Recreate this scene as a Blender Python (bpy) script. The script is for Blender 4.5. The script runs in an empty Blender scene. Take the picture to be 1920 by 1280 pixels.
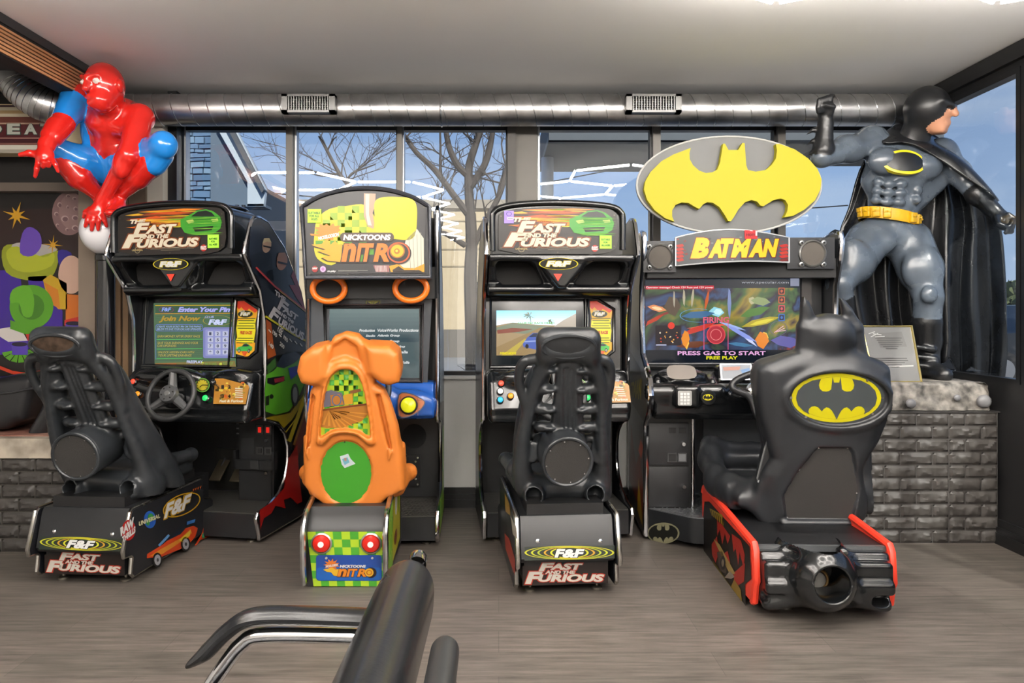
import bpy, bmesh, math, random
import numpy as np
from mathutils import Vector, Matrix
random.seed(7)
SC = bpy.context.scene
COL = SC.collection
# ---------------------------------------------------------------- camera
F, CX, CY, EYE = 1400.0, 935.0, 590.0, 1.22
cam = bpy.data.cameras.new('camera'); cam_ob = bpy.data.objects.new('camera', cam); COL.objects.link(cam_ob)
cam.sensor_width = 36.0; cam.lens = F/1920*36.0
cam.shift_x = (960-CX)/1920; cam.shift_y = -(640-CY)/1920
cam.clip_start = 0.05; cam.clip_end = 300
cam_ob.location = (0, 0, EYE); cam_ob.rotation_euler = (math.pi/2, 0, 0)
SC.camera = cam_ob
# ---------------------------------------------------------------- sky
W = bpy.data.worlds.new('sky'); SC.world = W; W.use_nodes = True
nt = W.node_tree; nt.nodes.clear()
def wn(t, **k):
    n = nt.nodes.new(t)
    for a, b in k.items(): setattr(n, a, b)
    return n
out = wn('ShaderNodeOutputWorld'); bg = wn('ShaderNodeBackground'); tc = wn('ShaderNodeTexCoord')
sep = wn('ShaderNodeSeparateXYZ'); ramp = wn('ShaderNodeValToRGB'); noi = wn('ShaderNodeTexNoise'); mp = wn('ShaderNodeMapping')
cr = wn('ShaderNodeValToRGB'); mix = wn('ShaderNodeMixRGB')
nt.links.new(tc.outputs['Generated'], sep.inputs[0]); nt.links.new(sep.outputs['Z'], ramp.inputs[0])
e = ramp.color_ramp.elements
e[0].position = 0.0; e[0].color = (.42, .56, .78, 1); e[1].position = .55; e[1].color = (.13, .27, .58, 1)
mp.inputs['Scale'].default_value = (2.2, 2.2, 9)
nt.links.new(tc.outputs['Generated'], mp.inputs[0]); nt.links.new(mp.outputs[0], noi.inputs[0])
noi.inputs['Scale'].default_value = 1.6; noi.inputs['Detail'].default_value = 6
nt.links.new(noi.outputs['Fac'], cr.inputs[0])
cr.color_ramp.elements[0].position = .47; cr.color_ramp.elements[0].color = (0, 0, 0, 1)
cr.color_ramp.elements[1].position = .8; cr.color_ramp.elements[1].color = (.6, .6, .6, 1)
nt.links.new(cr.outputs[0], mix.inputs[0]); nt.links.new(ramp.outputs[0], mix.inputs[1]); mix.inputs[2].default_value = (.62, .70, .82, 1)
nt.links.new(mix.outputs[0], bg.inputs[0]); bg.inputs[1].default_value = 0.78
nt.links.new(bg.outputs[0], out.inputs[0])
# ---------------------------------------------------------------- sun, room lamps, exposure
sun = bpy.data.lights.new('sun', 'SUN'); sun.energy = 5.0; sun.angle = .02; sun.color = (1, .94, .84)
so = bpy.data.objects.new('sun', sun); COL.objects.link(so); so.rotation_euler = (math.radians(52), 0, math.radians(18))
LED_STRENGTH = 68.0     # the honeycomb ceiling tubes built below are the room's lamps
vs = SC.view_settings
vs.view_transform = 'Standard'; vs.look = 'None'; vs.exposure = 0.6; vs.gamma = 1.0; vs.use_curve_mapping = False
SC.cycles.max_bounces = 8; SC.cycles.transparent_max_bounces = 12
SC.cycles.sample_clamp_indirect = 6
# ---------------------------------------------------------------- materials
def lin(c):
    if isinstance(c, str):
        c = c.lstrip('#'); c = [int(c[i:i+2], 16)/255 for i in (0, 2, 4)]
        return tuple((v/12.92 if v <= .04045 else ((v+.055)/1.055)**2.4) for v in c)
    return tuple(c)
_M = {}
def mat(c, rough=.5, metal=0., emit=0., bump=0., bscale=60., var=0., coat=0., vscale=4.):
    k = (c, rough, metal, emit, bump, bscale, var, coat, vscale)
    if k in _M: return _M[k]
    m = bpy.data.materials.new('mat_%d' % len(_M)); m.use_nodes = True; n = m.node_tree
    b = n.nodes['Principled BSDF']; rgb = lin(c)
    b.inputs['Base Color'].default_value = (*rgb, 1); b.inputs['Roughness'].default_value = rough; b.inputs['Metallic'].default_value = metal
    if coat: b.inputs['Coat Weight'].default_value = coat; b.inputs['Coat Roughness'].default_value = .08
    if emit:
        b.inputs['Emission Color'].default_value = (*rgb, 1); b.inputs['Emission Strength'].default_value = emit
    if var or bump:
        t = n.nodes.new('ShaderNodeTexCoord')
    if var:
        z = n.nodes.new('ShaderNodeTexNoise'); z.inputs['Scale'].default_value = vscale; z.inputs['Detail'].default_value = 5
        n.links.new(t.outputs['Object'], z.inputs[0])
        r = n.nodes.new('ShaderNodeValToRGB'); r.color_ramp.elements[0].position = .3; r.color_ramp.elements[1].position = .7
        r.color_ramp.elements[0].color = (*[v*(1-var) for v in rgb], 1); r.color_ramp.elements[1].color = (*[min(1, v*(1+var)+.01*var) for v in rgb], 1)
        n.links.new(z.outputs['Fac'], r.inputs[0]); n.links.new(r.outputs[0], b.inputs['Base Color'])
        mr = n.nodes.new('ShaderNodeMapRange'); mr.inputs[3].default_value = max(.03, rough*.75); mr.inputs[4].default_value = min(1, rough*1.3)
        n.links.new(z.outputs['Fac'], mr.inputs[0]); n.links.new(mr.outputs[0], b.inputs['Roughness'])
    if bump:
        z = n.nodes.new('ShaderNodeTexNoise'); z.inputs['Scale'].default_value = bscale; z.inputs['Detail'].default_value = 3
        n.links.new(t.outputs['Object'], z.inputs[0])
        bp = n.nodes.new('ShaderNodeBump'); bp.inputs['Strength'].default_value = bump; bp.inputs['Distance'].default_value = .004
        n.links.new(z.outputs['Fac'], bp.inputs['Height']); n.links.new(bp.outputs[0], b.inputs['Normal'])
    _M[k] = m
    return m
BLK = mat('#0c0e10', .2, var=.25, coat=.4)        # glossy black plastic
SAT = mat('#151618', .42, var=.25)                   # satin black
MATB = mat('#141414', .7)
RUB = mat('#24272a', .30, bump=.06, bscale=220, var=.35)   # moulded dark seat plastic
CHR = mat('#d8d8da', .12, 1.0)
STEEL = mat('#9a9a9c', .28, 1.0, var=.2, vscale=9)
LIT = .2
def dim(c, k=.58): return tuple(round(v*k, 5) for v in lin(c))
def art(c, e=None): return mat(dim(c), .35, 0, LIT*1.3 if e is None else e)
def scr(c):
    k = ('scr', c)
    if k not in _M:
        m = bpy.data.materials.new('screen_%d' % len(_M)); m.use_nodes = True; b = m.node_tree.nodes['Principled BSDF']; rgb = lin(c)
        b.inputs['Base Color'].default_value = (*[v*.08 for v in rgb], 1); b.inputs['Roughness'].default_value = .12
        b.inputs['Emission Color'].default_value = (*rgb, 1); b.inputs['Emission Strength'].default_value = .62; _M[k] = m
    return _M[k]
def dec(c): return mat(dim(c, .60), .35)
# ---------------------------------------------------------------- text
_T = {}
def text_mesh(s, bold=.02, shear=0., space=1.):
    k = (s, bold, shear, space)
    if k in _T: return _T[k]
    cu = bpy.data.curves.new('t', 'FONT'); cu.body = s; cu.offset = bold; cu.shear = shear; cu.space_character = space
    cu.fill_mode = 'BOTH'; cu.resolution_u = 3
    ob = bpy.data.objects.new('t', cu); me = bpy.data.meshes.new_from_object(ob)
    v = [(p.co.x, p.co.y) for p in me.vertices]; f = [list(p.vertices) for p in me.polygons]
    bpy.data.objects.remove(ob); bpy.data.curves.remove(cu); bpy.data.meshes.remove(me)
    a = np.array(v); lo, hi = a.min(0), a.max(0); a = (a-lo)/np.maximum(hi-lo, 1e-6)
    _T[k] = (a, f)
    return _T[k]
# ---------------------------------------------------------------- frames
class Frame:
    """A thing's own ground frame: origin (x, y) and turn about z."""
    def __init__(s, x, y, deg, z=0.):
        s.o = np.array([x, y, z]); s.a = math.radians(deg); c, n = math.cos(s.a), math.sin(s.a)
        s.R = np.array([[c, -n, 0], [n, c, 0], [0, 0, 1]])
    def ray(s, px, py):
        d = np.array([(px-CX)/F, 1., -(py-CY)/F]); return s.R.T @ (np.array([0, 0, EYE])-s.o), s.R.T @ d
    def hit(s, px, py, p0, n):
        o, d = s.ray(px, py); p0 = np.asarray(p0, float); n = np.asarray(n, float)
        return o+d*(((p0-o)@n)/(d@n))
    def y(s, px, py, ly): return s.hit(px, py, (0, ly, 0), (0, 1, 0))
    def x(s, px, py, lx): return s.hit(px, py, (lx, 0, 0), (1, 0, 0))
WORLD = Frame(0, 0, 0)
class Plane:
    """A flat face (point, normal) in a thing's frame; pt() finds the point of it seen at a photo pixel."""
    def __init__(s, fr, p0, n, zoom=(0, 0, 1.)):
        s.fr, s.p0 = fr, np.asarray(p0, float); n = np.asarray(n, float); s.n = n/np.linalg.norm(n); s.z = zoom
    def pt(s, x, y, lift=0.):
        zx, zy, k = s.z
        return s.fr.hit(zx+x/k, zy+y/k, s.p0, s.n)+s.n*lift
    def zoom(s, a, b, c): return Plane(s.fr, s.p0, s.n, (a, b, c))
LAY = .0009
# ---------------------------------------------------------------- mesh builder
def blur_screen(cols, scale=7., e=.62, dist=1.5):
    """soft patches of coloured light, as a moving game picture shows"""
    m = bpy.data.materials.new('game_picture'); m.use_nodes = True; n = m.node_tree; b = n.nodes['Principled BSDF']; L = n.links.new
    t = n.nodes.new('ShaderNodeTexCoord'); z = n.nodes.new('ShaderNodeTexNoise'); z.inputs['Scale'].default_value = scale; z.inputs['Detail'].default_value = 4; z.inputs['Distortion'].default_value = dist
    L(t.outputs['Object'], z.inputs[0]); r = n.nodes.new('ShaderNodeValToRGB'); el = r.color_ramp.elements
    while len(el) < len(cols): el.new(.5)
    for i, c in enumerate(cols): el[i].position = .26+.48*i/(len(cols)-1); el[i].color = (*lin(c), 1)
    L(z.outputs['Fac'], r.inputs[0]); L(r.outputs[0], b.inputs['Emission Color']); b.inputs['Emission Strength'].default_value = e; b.inputs['Base Color'].default_value = (.01, .01, .01, 1); b.inputs['Roughness'].default_value = .15
    return m
class P:
    def __init__(s): s.v = []; s.f = []; s.m = []; s.mats = []
    def mi(s, m):
        if m not in s.mats: s.mats.append(m)
        return s.mats.index(m)
    def add(s, vs, fs, m):
        o = len(s.v); i = s.mi(m); s.v += [tuple(map(float, p)) for p in vs]
        for f in fs: s.f.append([o+a for a in f]); s.m.append(i)
        return s
    def box(s, c, d, m, rot=None, bev=0.):
        if bev:
            bm = bmesh.new(); bmesh.ops.create_cube(bm, size=1.0)
            for v in bm.verts: v.co = Vector((v.co.x*d[0], v.co.y*d[1], v.co.z*d[2]))
            bmesh.ops.bevel(bm, geom=bm.edges[:], offset=bev, segments=3, profile=.5, affect='EDGES')
            bm.verts.index_update(); vs = [v.co.copy() for v in bm.verts]; fs = [[v.index for v in f.verts] for f in bm.faces]; bm.free()
        else:
            vs = [Vector((x*d[0]/2, y*d[1]/2, z*d[2]/2)) for x in (-1, 1) for y in (-1, 1) for z in (-1, 1)]
            fs = [(0, 1, 3, 2), (4, 6, 7, 5), (0, 4, 5, 1), (2, 3, 7, 6), (0, 2, 6, 4), (1, 5, 7, 3)]
        if rot is not None: vs = [rot @ v for v in vs]
        return s.add([v+Vector(c) for v in vs], fs, m)
    def bb(s, a, b, m, bev=0.):
        return s.box([(p+q)/2 for p, q in zip(a, b)], [abs(q-p) for p, q in zip(a, b)], m, bev=bev)
    def prism(s, poly, fn0, fn1, m, cap0=None, cap1=None):
        """poly 2d; fn0 / fn1 map (u, v) to the two 3d caps"""
        n = len(poly); a = [fn0(*p) for p in poly]; b = [fn1(*p) for p in poly]
        s.add(a+b, [(i, (i+1) % n, n+(i+1) % n, n+i) for i in range(n)], m)
        s.add(a, [list(range(n))[::-1]], cap0 or m); s.add(b, [list(range(n))], cap1 or m)
        return s
    def xprism(s, poly, x0, x1, m, **k): return s.prism(poly, lambda y, z: (x0, y, z), lambda y, z: (x1, y, z), m, **k)
    def yprism(s, poly, y0, y1, m, **k): return s.prism(poly, lambda x, z: (x, y0, z), lambda x, z: (x, y1, z), m, **k)
    def zprism(s, poly, z0, z1, m, **k): return s.prism(poly, lambda x, y: (x, y, z0), lambda x, y: (x, y, z1), m, **k)
    def tube(s, pts, r, m, n=10, closed=False, sq=None):
        pts = [Vector(p) for p in pts]; N = len(pts); rs = r if hasattr(r, '__len__') else [r]*N
        rings = []; up = None
        for i, p in enumerate(pts):
            t = (pts[(i+1) % N]-pts[i-1]) if closed else (pts[min(i+1, N-1)]-pts[max(i-1, 0)])
            t.normalize()
            if up is None:
                up = Vector((0, 0, 1)) if abs(t.z) < .9 else Vector((0, 1, 0))
            u = up-t*up.dot(t)
            if u.length < 1e-5: u = t.orthogonal()
            u.normalize(); up = u; w = t.cross(u)
            a, b = (1, 1) if sq is None else sq
            rings.append([p+(u*math.cos(k*2*math.pi/n)*a+w*math.sin(k*2*math.pi/n)*b)*rs[i] for k in range(n)])
        vs = [v for q in rings for v in q]; fs = []
        for i in range(N if closed else N-1):
            j = (i+1) % N
            for k in range(n): fs.append((i*n+k, i*n+(k+1) % n, j*n+(k+1) % n, j*n+k))
        if not closed: fs += [list(range(n))[::-1], [(N-1)*n+k for k in range(n)]]
        return s.add(vs, fs, m)
    def lathe(s, prof, o, axis, m, n=32, ref=None):
        """prof: (radius, distance along axis)"""
        ax = Vector(axis).normalized(); u = (Vector(ref) if ref else ax.orthogonal()); u = (u-ax*u.dot(ax)).normalized(); w = ax.cross(u); o = Vector(o)
        vs = []; fs = []; K = len(prof)
        for (r, h) in prof:
            for k in range(n): vs.append(o+ax*h+(u*math.cos(k*2*math.pi/n)+w*math.sin(k*2*math.pi/n))*max(r, 1e-5))
        for i in range(K-1):
            for k in range(n): fs.append((i*n+k, i*n+(k+1) % n, (i+1)*n+(k+1) % n, (i+1)*n+k))
        return s.add(vs, fs, m)
    def disc(s, o, axis, r, m, n=28, h=.002): return s.lathe([(0, 0), (r, 0), (r, h), (0, h)], o, axis, m, n)
    def torus(s, o, axis, R, r, m, n=36, k=10, sx=1., ref=None):
        ax = Vector(axis).normalized(); u = (Vector(ref) if ref else ax.orthogonal()); u = (u-ax*u.dot(ax)).normalized(); w = ax.cross(u)
        return s.tube([Vector(o)+u*math.cos(i*2*math.pi/n)*R*sx+w*math.sin(i*2*math.pi/n)*R for i in range(n)], r, m, k, closed=True)
    def sphere(s, c, r, m, nu=20, nv=12):
        r = r if hasattr(r, '__len__') else (r, r, r); vs = []; fs = []
        for j in range(nv+1):
            t = math.pi*j/nv
            for i in range(nu):
                p = 2*math.pi*i/nu; vs.append((c[0]+r[0]*math.sin(t)*math.cos(p), c[1]+r[1]*math.sin(t)*math.sin(p), c[2]+r[2]*math.cos(t)))
        for j in range(nv):
            for i in range(nu): fs.append((j*nu+i, (j+1)*nu+i, (j+1)*nu+(i+1) % nu, j*nu+(i+1) % nu))
        return s.add(vs, fs, m)
    # flat graphics printed on a face
    def poly(s, pl, pts, m, lay=1): return s.add([pl.pt(x, y, lay*LAY) for x, y in pts], [list(range(len(pts)))], m)
    def ell(s, pl, cx, cy, rx, ry, m, lay=1, n=32, rot=0.):
        c, d = math.cos(rot), math.sin(rot)
        return s.poly(pl, [(cx+rx*math.cos(t)*c-ry*math.sin(t)*d, cy+rx*math.cos(t)*d+ry*math.sin(t)*c) for t in [i*2*math.pi/n for i in range(n)]], m, lay)
    def ring(s, pl, cx, cy, rx, ry, w, m, lay=1, n=40, a0=0, a1=360):
        ts = [math.radians(a0+(a1-a0)*i/n) for i in range(n+1)]; vs = []
        for t in ts:
            vs.append(pl.pt(cx+rx*math.cos(t), cy+ry*math.sin(t), lay*LAY)); vs.append(pl.pt(cx+(rx-w)*math.cos(t), cy+(ry-w*ry/rx)*math.sin(t), lay*LAY))
        return s.add(vs, [(2*i, 2*i+1, 2*i+3, 2*i+2) for i in range(n)], m)
    def line(s, pl, pts, w, m, lay=1):
        for (x0, y0), (x1, y1) in zip(pts[:-1], pts[1:]):
            L = math.hypot(x1-x0, y1-y0) or 1; nx, ny = -(y1-y0)/L*w/2, (x1-x0)/L*w/2
            s.poly(pl, [(x0+nx, y0+ny), (x1+nx, y1+ny), (x1-nx, y1-ny), (x0-nx, y0-ny)], m, lay)
        return s
    def text(s, pl, t, quad, m, lay=2, bold=.02, shear=0., space=1.):
        """quad: (x0, y0, x1, y1) or four corners TL TR BR BL in the plane's pixel frame"""
        if len(quad) == 4 and not hasattr(quad[0], '__len__'):
            x0, y0, x1, y1 = quad; quad = ((x0, y0), (x1, y0), (x1, y1), (x0, y1))
        a, f = text_mesh(t, bold, shear, space); q = [np.array(c, float) for c in quad]
        vs = []
        for u, v in a:
            b = (q[3]*(1-u)+q[2]*u)*(1-v)+(q[0]*(1-u)+q[1]*u)*v; vs.append(pl.pt(b[0], b[1], lay*LAY))
        return s.add(vs, f, m)
    def checker(s, pl, quad, nx, ny, m0, m1, lay=1):
        q = [np.array(c, float) for c in quad]
        g = lambda u, v: tuple((q[0]*(1-u)+q[1]*u)*(1-v)+(q[3]*(1-u)+q[2]*u)*v)
        for i in range(nx):
            for j in range(ny):
                s.poly(pl, [g(i/nx, j/ny), g((i+1)/nx, j/ny), g((i+1)/nx, (j+1)/ny), g(i/nx, (j+1)/ny)], m0 if (i+j) % 2 else m1, lay)
        return s
    def build(s, name, parent=None, sharp=40, **tags):
        me = bpy.data.meshes.new(name); me.from_pydata(s.v, [], s.f)
        for m in s.mats: me.materials.append(m)
        me.polygons.foreach_set('material_index', s.m); me.update()
        fix_normals(me)
        me.polygons.foreach_set('use_smooth', [True]*len(me.polygons)); me.set_sharp_from_angle(angle=math.radians(sharp))
        return link(name, me, parent, **tags)
def fix_normals(me):
    bm = bmesh.new(); bm.from_mesh(me); bmesh.ops.remove_doubles(bm, verts=bm.verts[:], dist=1e-6)
    bmesh.ops.recalc_face_normals(bm, faces=bm.faces[:]); bm.to_mesh(me); bm.free()
def link(name, me, parent=None, **tags):
    o = bpy.data.objects.new(name, me); COL.objects.link(o)
    if parent is not None: o.parent = parent
    for k, v in tags.items(): o[k] = v
    return o
def thing(name, label, cat, loc=(0, 0, 0), deg=0., group=None):
    o = bpy.data.objects.new(name, None); COL.objects.link(o); o.empty_display_size = .1
    o.location = loc; o.rotation_euler = (0, 0, math.radians(deg)); o['label'] = label; o['category'] = cat
    if group: o['group'] = group
    return o
def tag(o, label, cat, group=None):
    o['label'] = label; o['category'] = cat
    if group: o['group'] = group
    return o
def struct(o): o['kind'] = 'structure'; return o
def rrect(x0, y0, x1, y1, r, n=6):
    pts = []
    for cx, cy, a in ((x1-r, y1-r, 0), (x0+r, y1-r, 90), (x0+r, y0+r, 180), (x1-r, y0+r, 270)):
        for i in range(n+1):
            t = math.radians(a+90*i/n); pts.append((cx+r*math.cos(t), cy+r*math.sin(t)))
    return pts
def smooth(pts, k=4, closed=False):
    """Catmull-Rom through the points"""
    P_ = [np.array(p, float) for p in pts]; n = len(P_); o = []
    for i in range(n if closed else n-1):
        g = (lambda j: P_[j % n]) if closed else (lambda j: P_[min(max(j, 0), n-1)])
        a, b, c, d = g(i-1), g(i), g(i+1), g(i+2)
        for q in range(k):
            t = q/k; o.append(tuple(.5*((2*b)+(c-a)*t+(2*a-5*b+4*c-d)*t*t+(3*b-a-3*c+d)*t**3)))
    if not closed: o.append(tuple(P_[-1]))
    return o
# ---------------------------------------------------------------- blended solids (moulded plastic, sculpted figures)
class Solid:
    def __init__(s, lo, hi, h):
        s.lo = np.array(lo, float); s.h = h; s.n = np.ceil((np.array(hi, float)-s.lo)/h).astype(int)+1
        s.D = np.full(tuple(s.n), 1.0, np.float32); s.Bm = {}
    def reg(s, lo, hi, pad):
        a = np.clip(np.floor((np.array(lo)-pad-s.lo)/s.h).astype(int), 0, s.n); b = np.clip(np.ceil((np.array(hi)+pad-s.lo)/s.h).astype(int)+1, 0, s.n)
        sl = tuple(slice(i, j) for i, j in zip(a, b))
        ax = [s.lo[k]+s.h*np.arange(a[k], b[k]) for k in range(3)]
        return sl, ax[0][:, None, None], ax[1][None, :, None], ax[2][None, None, :]
    def put(s, sl, d, k, m, sub=False):
        if d.size == 0: return s
        D = s.D[sl]
        if sub:
            e = np.maximum(k-np.abs(D+d), 0)/max(k, 1e-9); s.D[sl] = np.maximum(D, -d)+e*e*k*.25; return s
        e = np.maximum(k-np.abs(D-d), 0)/max(k, 1e-9)
        if m not in s.Bm: s.Bm[m] = np.full(tuple(s.n), 1.0, np.float32)
        s.Bm[m][sl] = np.minimum(s.Bm[m][sl], d)
        s.D[sl] = np.minimum(D, d)-e*e*k*.25
        return s
    def cone(s, a, b, ra, rb, k=.02, m=0, sub=False):
        a = np.asarray(a, float); b = np.asarray(b, float); r = max(ra, rb); pad = k+3*s.h+r
        sl, X, Y, Z = s.reg(np.minimum(a, b), np.maximum(a, b), pad)
        ab = b-a; L = ab@ab+1e-9
        t = np.clip(((X-a[0])*ab[0]+(Y-a[1])*ab[1]+(Z-a[2])*ab[2])/L, 0, 1)
        d = np.sqrt((X-a[0]-t*ab[0])**2+(Y-a[1]-t*ab[1])**2+(Z-a[2]-t*ab[2])**2)-(ra+(rb-ra)*t)
        return s.put(sl, d, k, m, sub)
    def chain(s, pts, rs, k=.02, m=0, sub=False):
        rs = rs if hasattr(rs, '__len__') else [rs]*len(pts)
        for i in range(len(pts)-1): s.cone(pts[i], pts[i+1], rs[i], rs[i+1], k, m, sub)
        return s
    def ell(s, c, r, k=.02, m=0, R=None, sub=False):
        c = np.asarray(c, float); r = np.asarray(r, float); q = max(r) if R is not None else r
        sl, X, Y, Z = s.reg(c-q, c+q, k+3*s.h); X, Y, Z = X-c[0], Y-c[1], Z-c[2]
        if R is not None:
            R = np.asarray(R, float).T; X, Y, Z = (R[0, 0]*X+R[0, 1]*Y+R[0, 2]*Z, R[1, 0]*X+R[1, 1]*Y+R[1, 2]*Z, R[2, 0]*X+R[2, 1]*Y+R[2, 2]*Z)
        k0 = np.sqrt((X/r[0])**2+(Y/r[1])**2+(Z/r[2])**2); k1 = np.sqrt((X/r[0]**2)**2+(Y/r[1]**2)**2+(Z/r[2]**2)**2)
        return s.put(sl, k0*(k0-1)/np.maximum(k1, 1e-6), k, m, sub)
    def box(s, c, hf, rnd=.01, k=.01, m=0, R=None, sub=False):
        c = np.asarray(c, float); hf = np.asarray(hf, float); q = np.linalg.norm(hf) if R is not None else hf
        sl, X, Y, Z = s.reg(c-q, c+q, k+3*s.h); X, Y, Z = X-c[0], Y-c[1], Z-c[2]
        if R is not None:
            R = np.asarray(R, float).T; X, Y, Z = (R[0, 0]*X+R[0, 1]*Y+R[0, 2]*Z, R[1, 0]*X+R[1, 1]*Y+R[1, 2]*Z, R[2, 0]*X+R[2, 1]*Y+R[2, 2]*Z)
        x, y, z = np.abs(X)-hf[0]+rnd, np.abs(Y)-hf[1]+rnd, np.abs(Z)-hf[2]+rnd
        d = np.sqrt(np.maximum(x, 0)**2+np.maximum(y, 0)**2+np.maximum(z, 0)**2)+np.minimum(np.maximum(np.maximum(x, y), z), 0)-rnd
        return s.put(sl, d, k, m, sub)
    def ext(s, poly, O, U, V, w0, w1, rnd=.01, k=.01, m=0, sub=False):
        """polygon (u, v) on the plane O+uU+vV, pushed along the normal U x V from w0 to w1"""
        O, U, V = (np.asarray(q, float) for q in (O, U, V)); N = np.cross(U, V)
        pp = np.array([O+U*u+V*v+N*w for u, v in poly for w in (w0, w1)]); sl, X, Y, Z = s.reg(pp.min(0), pp.max(0), k+3*s.h)
        X, Y, Z = X-O[0], Y-O[1], Z-O[2]
        u = X*U[0]+Y*U[1]+Z*U[2]; v = X*V[0]+Y*V[1]+Z*V[2]; w = X*N[0]+Y*N[1]+Z*N[2]
        u, v, w = np.broadcast_arrays(u, v, w)
        d = np.full(u.shape, 1e9); sg = np.zeros(u.shape, bool); q = np.array(poly, float); n = len(q)
        for i in range(n):
            a, b = q[i], q[i-1]; ex, ey = b-a; wx, wy = u-a[0], v-a[1]; t = np.clip((wx*ex+wy*ey)/(ex*ex+ey*ey+1e-12), 0, 1)
            d = np.minimum(d, (wx-ex*t)**2+(wy-ey*t)**2)
            if abs(ey) > 1e-12:
                c = ((a[1] <= v) != (b[1] <= v)); sg ^= c & (u < a[0]+(v-a[1])*ex/ey)
        d = np.sqrt(d); d = np.where(sg, -d, d)+rnd; z = np.abs(w-(w0+w1)/2)-abs(w1-w0)/2+rnd
        r = np.minimum(np.maximum(d, z), 0)+np.sqrt(np.maximum(d, 0)**2+np.maximum(z, 0)**2)-rnd
        return s.put(sl, r, k, m, sub)
    def mesh(s, name, mats, parent=None, matfn=None, relax=2, **tags):
        D = s.D; S = D < 0; nx, ny, nz = D.shape
        off = [(i, j, k) for i in (0, 1) for j in (0, 1) for k in (0, 1)]
        cnt = sum(S[i:nx-1+i, j:ny-1+j, k:nz-1+k].astype(np.int8) for i, j, k in off); mx = (cnt > 0) & (cnt < 8)
        c = np.argwhere(mx); idx = np.full(mx.shape, -1, np.int64); idx[mx] = np.arange(len(c))
        val = [D[c[:, 0]+i, c[:, 1]+j, c[:, 2]+k].astype(float) for i, j, k in off]
        acc = np.zeros((len(c), 3)); num = np.zeros(len(c))
        for p in range(8):
            for q in range(p+1, 8):
                a, b = np.array(off[p]), np.array(off[q])
                if abs(a-b).sum() != 1: continue
                cr_ = (val[p] < 0) != (val[q] < 0); t = np.where(cr_, val[p]/np.where(cr_, val[p]-val[q], 1), 0)
                acc += np.where(cr_[:, None], a+(b-a)*t[:, None], 0); num += cr_
        V = s.lo+s.h*(c+acc/num[:, None]); faces = []
        for ax in range(3):
            o1, o2 = [(1, 2), (2, 0), (0, 1)][ax]
            A = np.take(S, range(D.shape[ax]-1), ax); Bq = np.take(S, range(1, D.shape[ax]), ax); X = np.argwhere(A != Bq)
            X = X[(X[:, o1] > 0) & (X[:, o2] > 0) & (X[:, o1] < D.shape[o1]-1) & (X[:, o2] < D.shape[o2]-1)]
            e1 = np.zeros(3, int); e2 = np.zeros(3, int); e1[o1] = 1; e2[o2] = 1
            g = lambda Q: idx[Q[:, 0], Q[:, 1], Q[:, 2]]
            q = np.stack([g(X-e1-e2), g(X-e2), g(X), g(X-e1)], 1); fl = ~A[X[:, 0], X[:, 1], X[:, 2]]; q[fl] = q[fl][:, ::-1]; faces.append(q)
        Fc = np.concatenate(faces)
        for _ in range(relax):                                   # light smoothing
            sm = np.zeros_like(V); ct = np.zeros(len(V))
            for a in range(4):
                i, j = Fc[:, a], Fc[:, (a+1) % 4]
                np.add.at(sm, i, V[j]); np.add.at(sm, j, V[i]); np.add.at(ct, i, 1); np.add.at(ct, j, 1)
            V = V*.5+.5*sm/ct[:, None]
        me = bpy.data.meshes.new(name); me.vertices.add(len(V)); me.vertices.foreach_set('co', V.ravel())
        me.loops.add(len(Fc)*4); me.loops.foreach_set('vertex_index', Fc.ravel().astype(np.int32))
        me.polygons.add(len(Fc)); me.polygons.foreach_set('loop_start', np.arange(0, len(Fc)*4, 4, dtype=np.int32))
        mats = mats if isinstance(mats, (list, tuple)) else [mats]
        for m in mats: me.materials.append(m)
        if len(mats) > 1:
            C = V[Fc].mean(1)
            if matfn is not None: mi = matfn(C)
            else:
                
                q = (C-s.lo)/s.h; g = np.clip(np.floor(q).astype(int), 0, s.n-2); fq = q-g; best = np.full(len(C), 9.); mi = np.zeros(len(C), int)
                for k, Bk in s.Bm.items():
                    v = sum(Bk[g[:, 0]+i, g[:, 1]+j, g[:, 2]+l]*np.where(i, fq[:, 0], 1-fq[:, 0])*np.where(j, fq[:, 1], 1-fq[:, 1])*np.where(l, fq[:, 2], 1-fq[:, 2]) for i, j, l in off); w = v < best; mi[w] = k; best = np.minimum(best, v)
            me.polygons.foreach_set('material_index', np.asarray(mi, np.int32))
        me.polygons.foreach_set('use_smooth', [True]*len(Fc)); me.update(calc_edges=True); me.validate()
        return link(name, me, parent, **tags)
def rot(ax, deg): return np.array(Matrix.Rotation(math.radians(deg), 3, ax))
def along(d, up=(0, 0, 1)):
    """rotation whose local z runs along d"""
    d = Vector(d).normalized(); x = Vector(up).cross(d)
    if x.length < 1e-4: x = Vector((1, 0, 0))
    x.normalize(); y = d.cross(x); return np.array([[x.x, y.x, d.x], [x.y, y.y, d.y], [x.z, y.z, d.z]])
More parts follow.
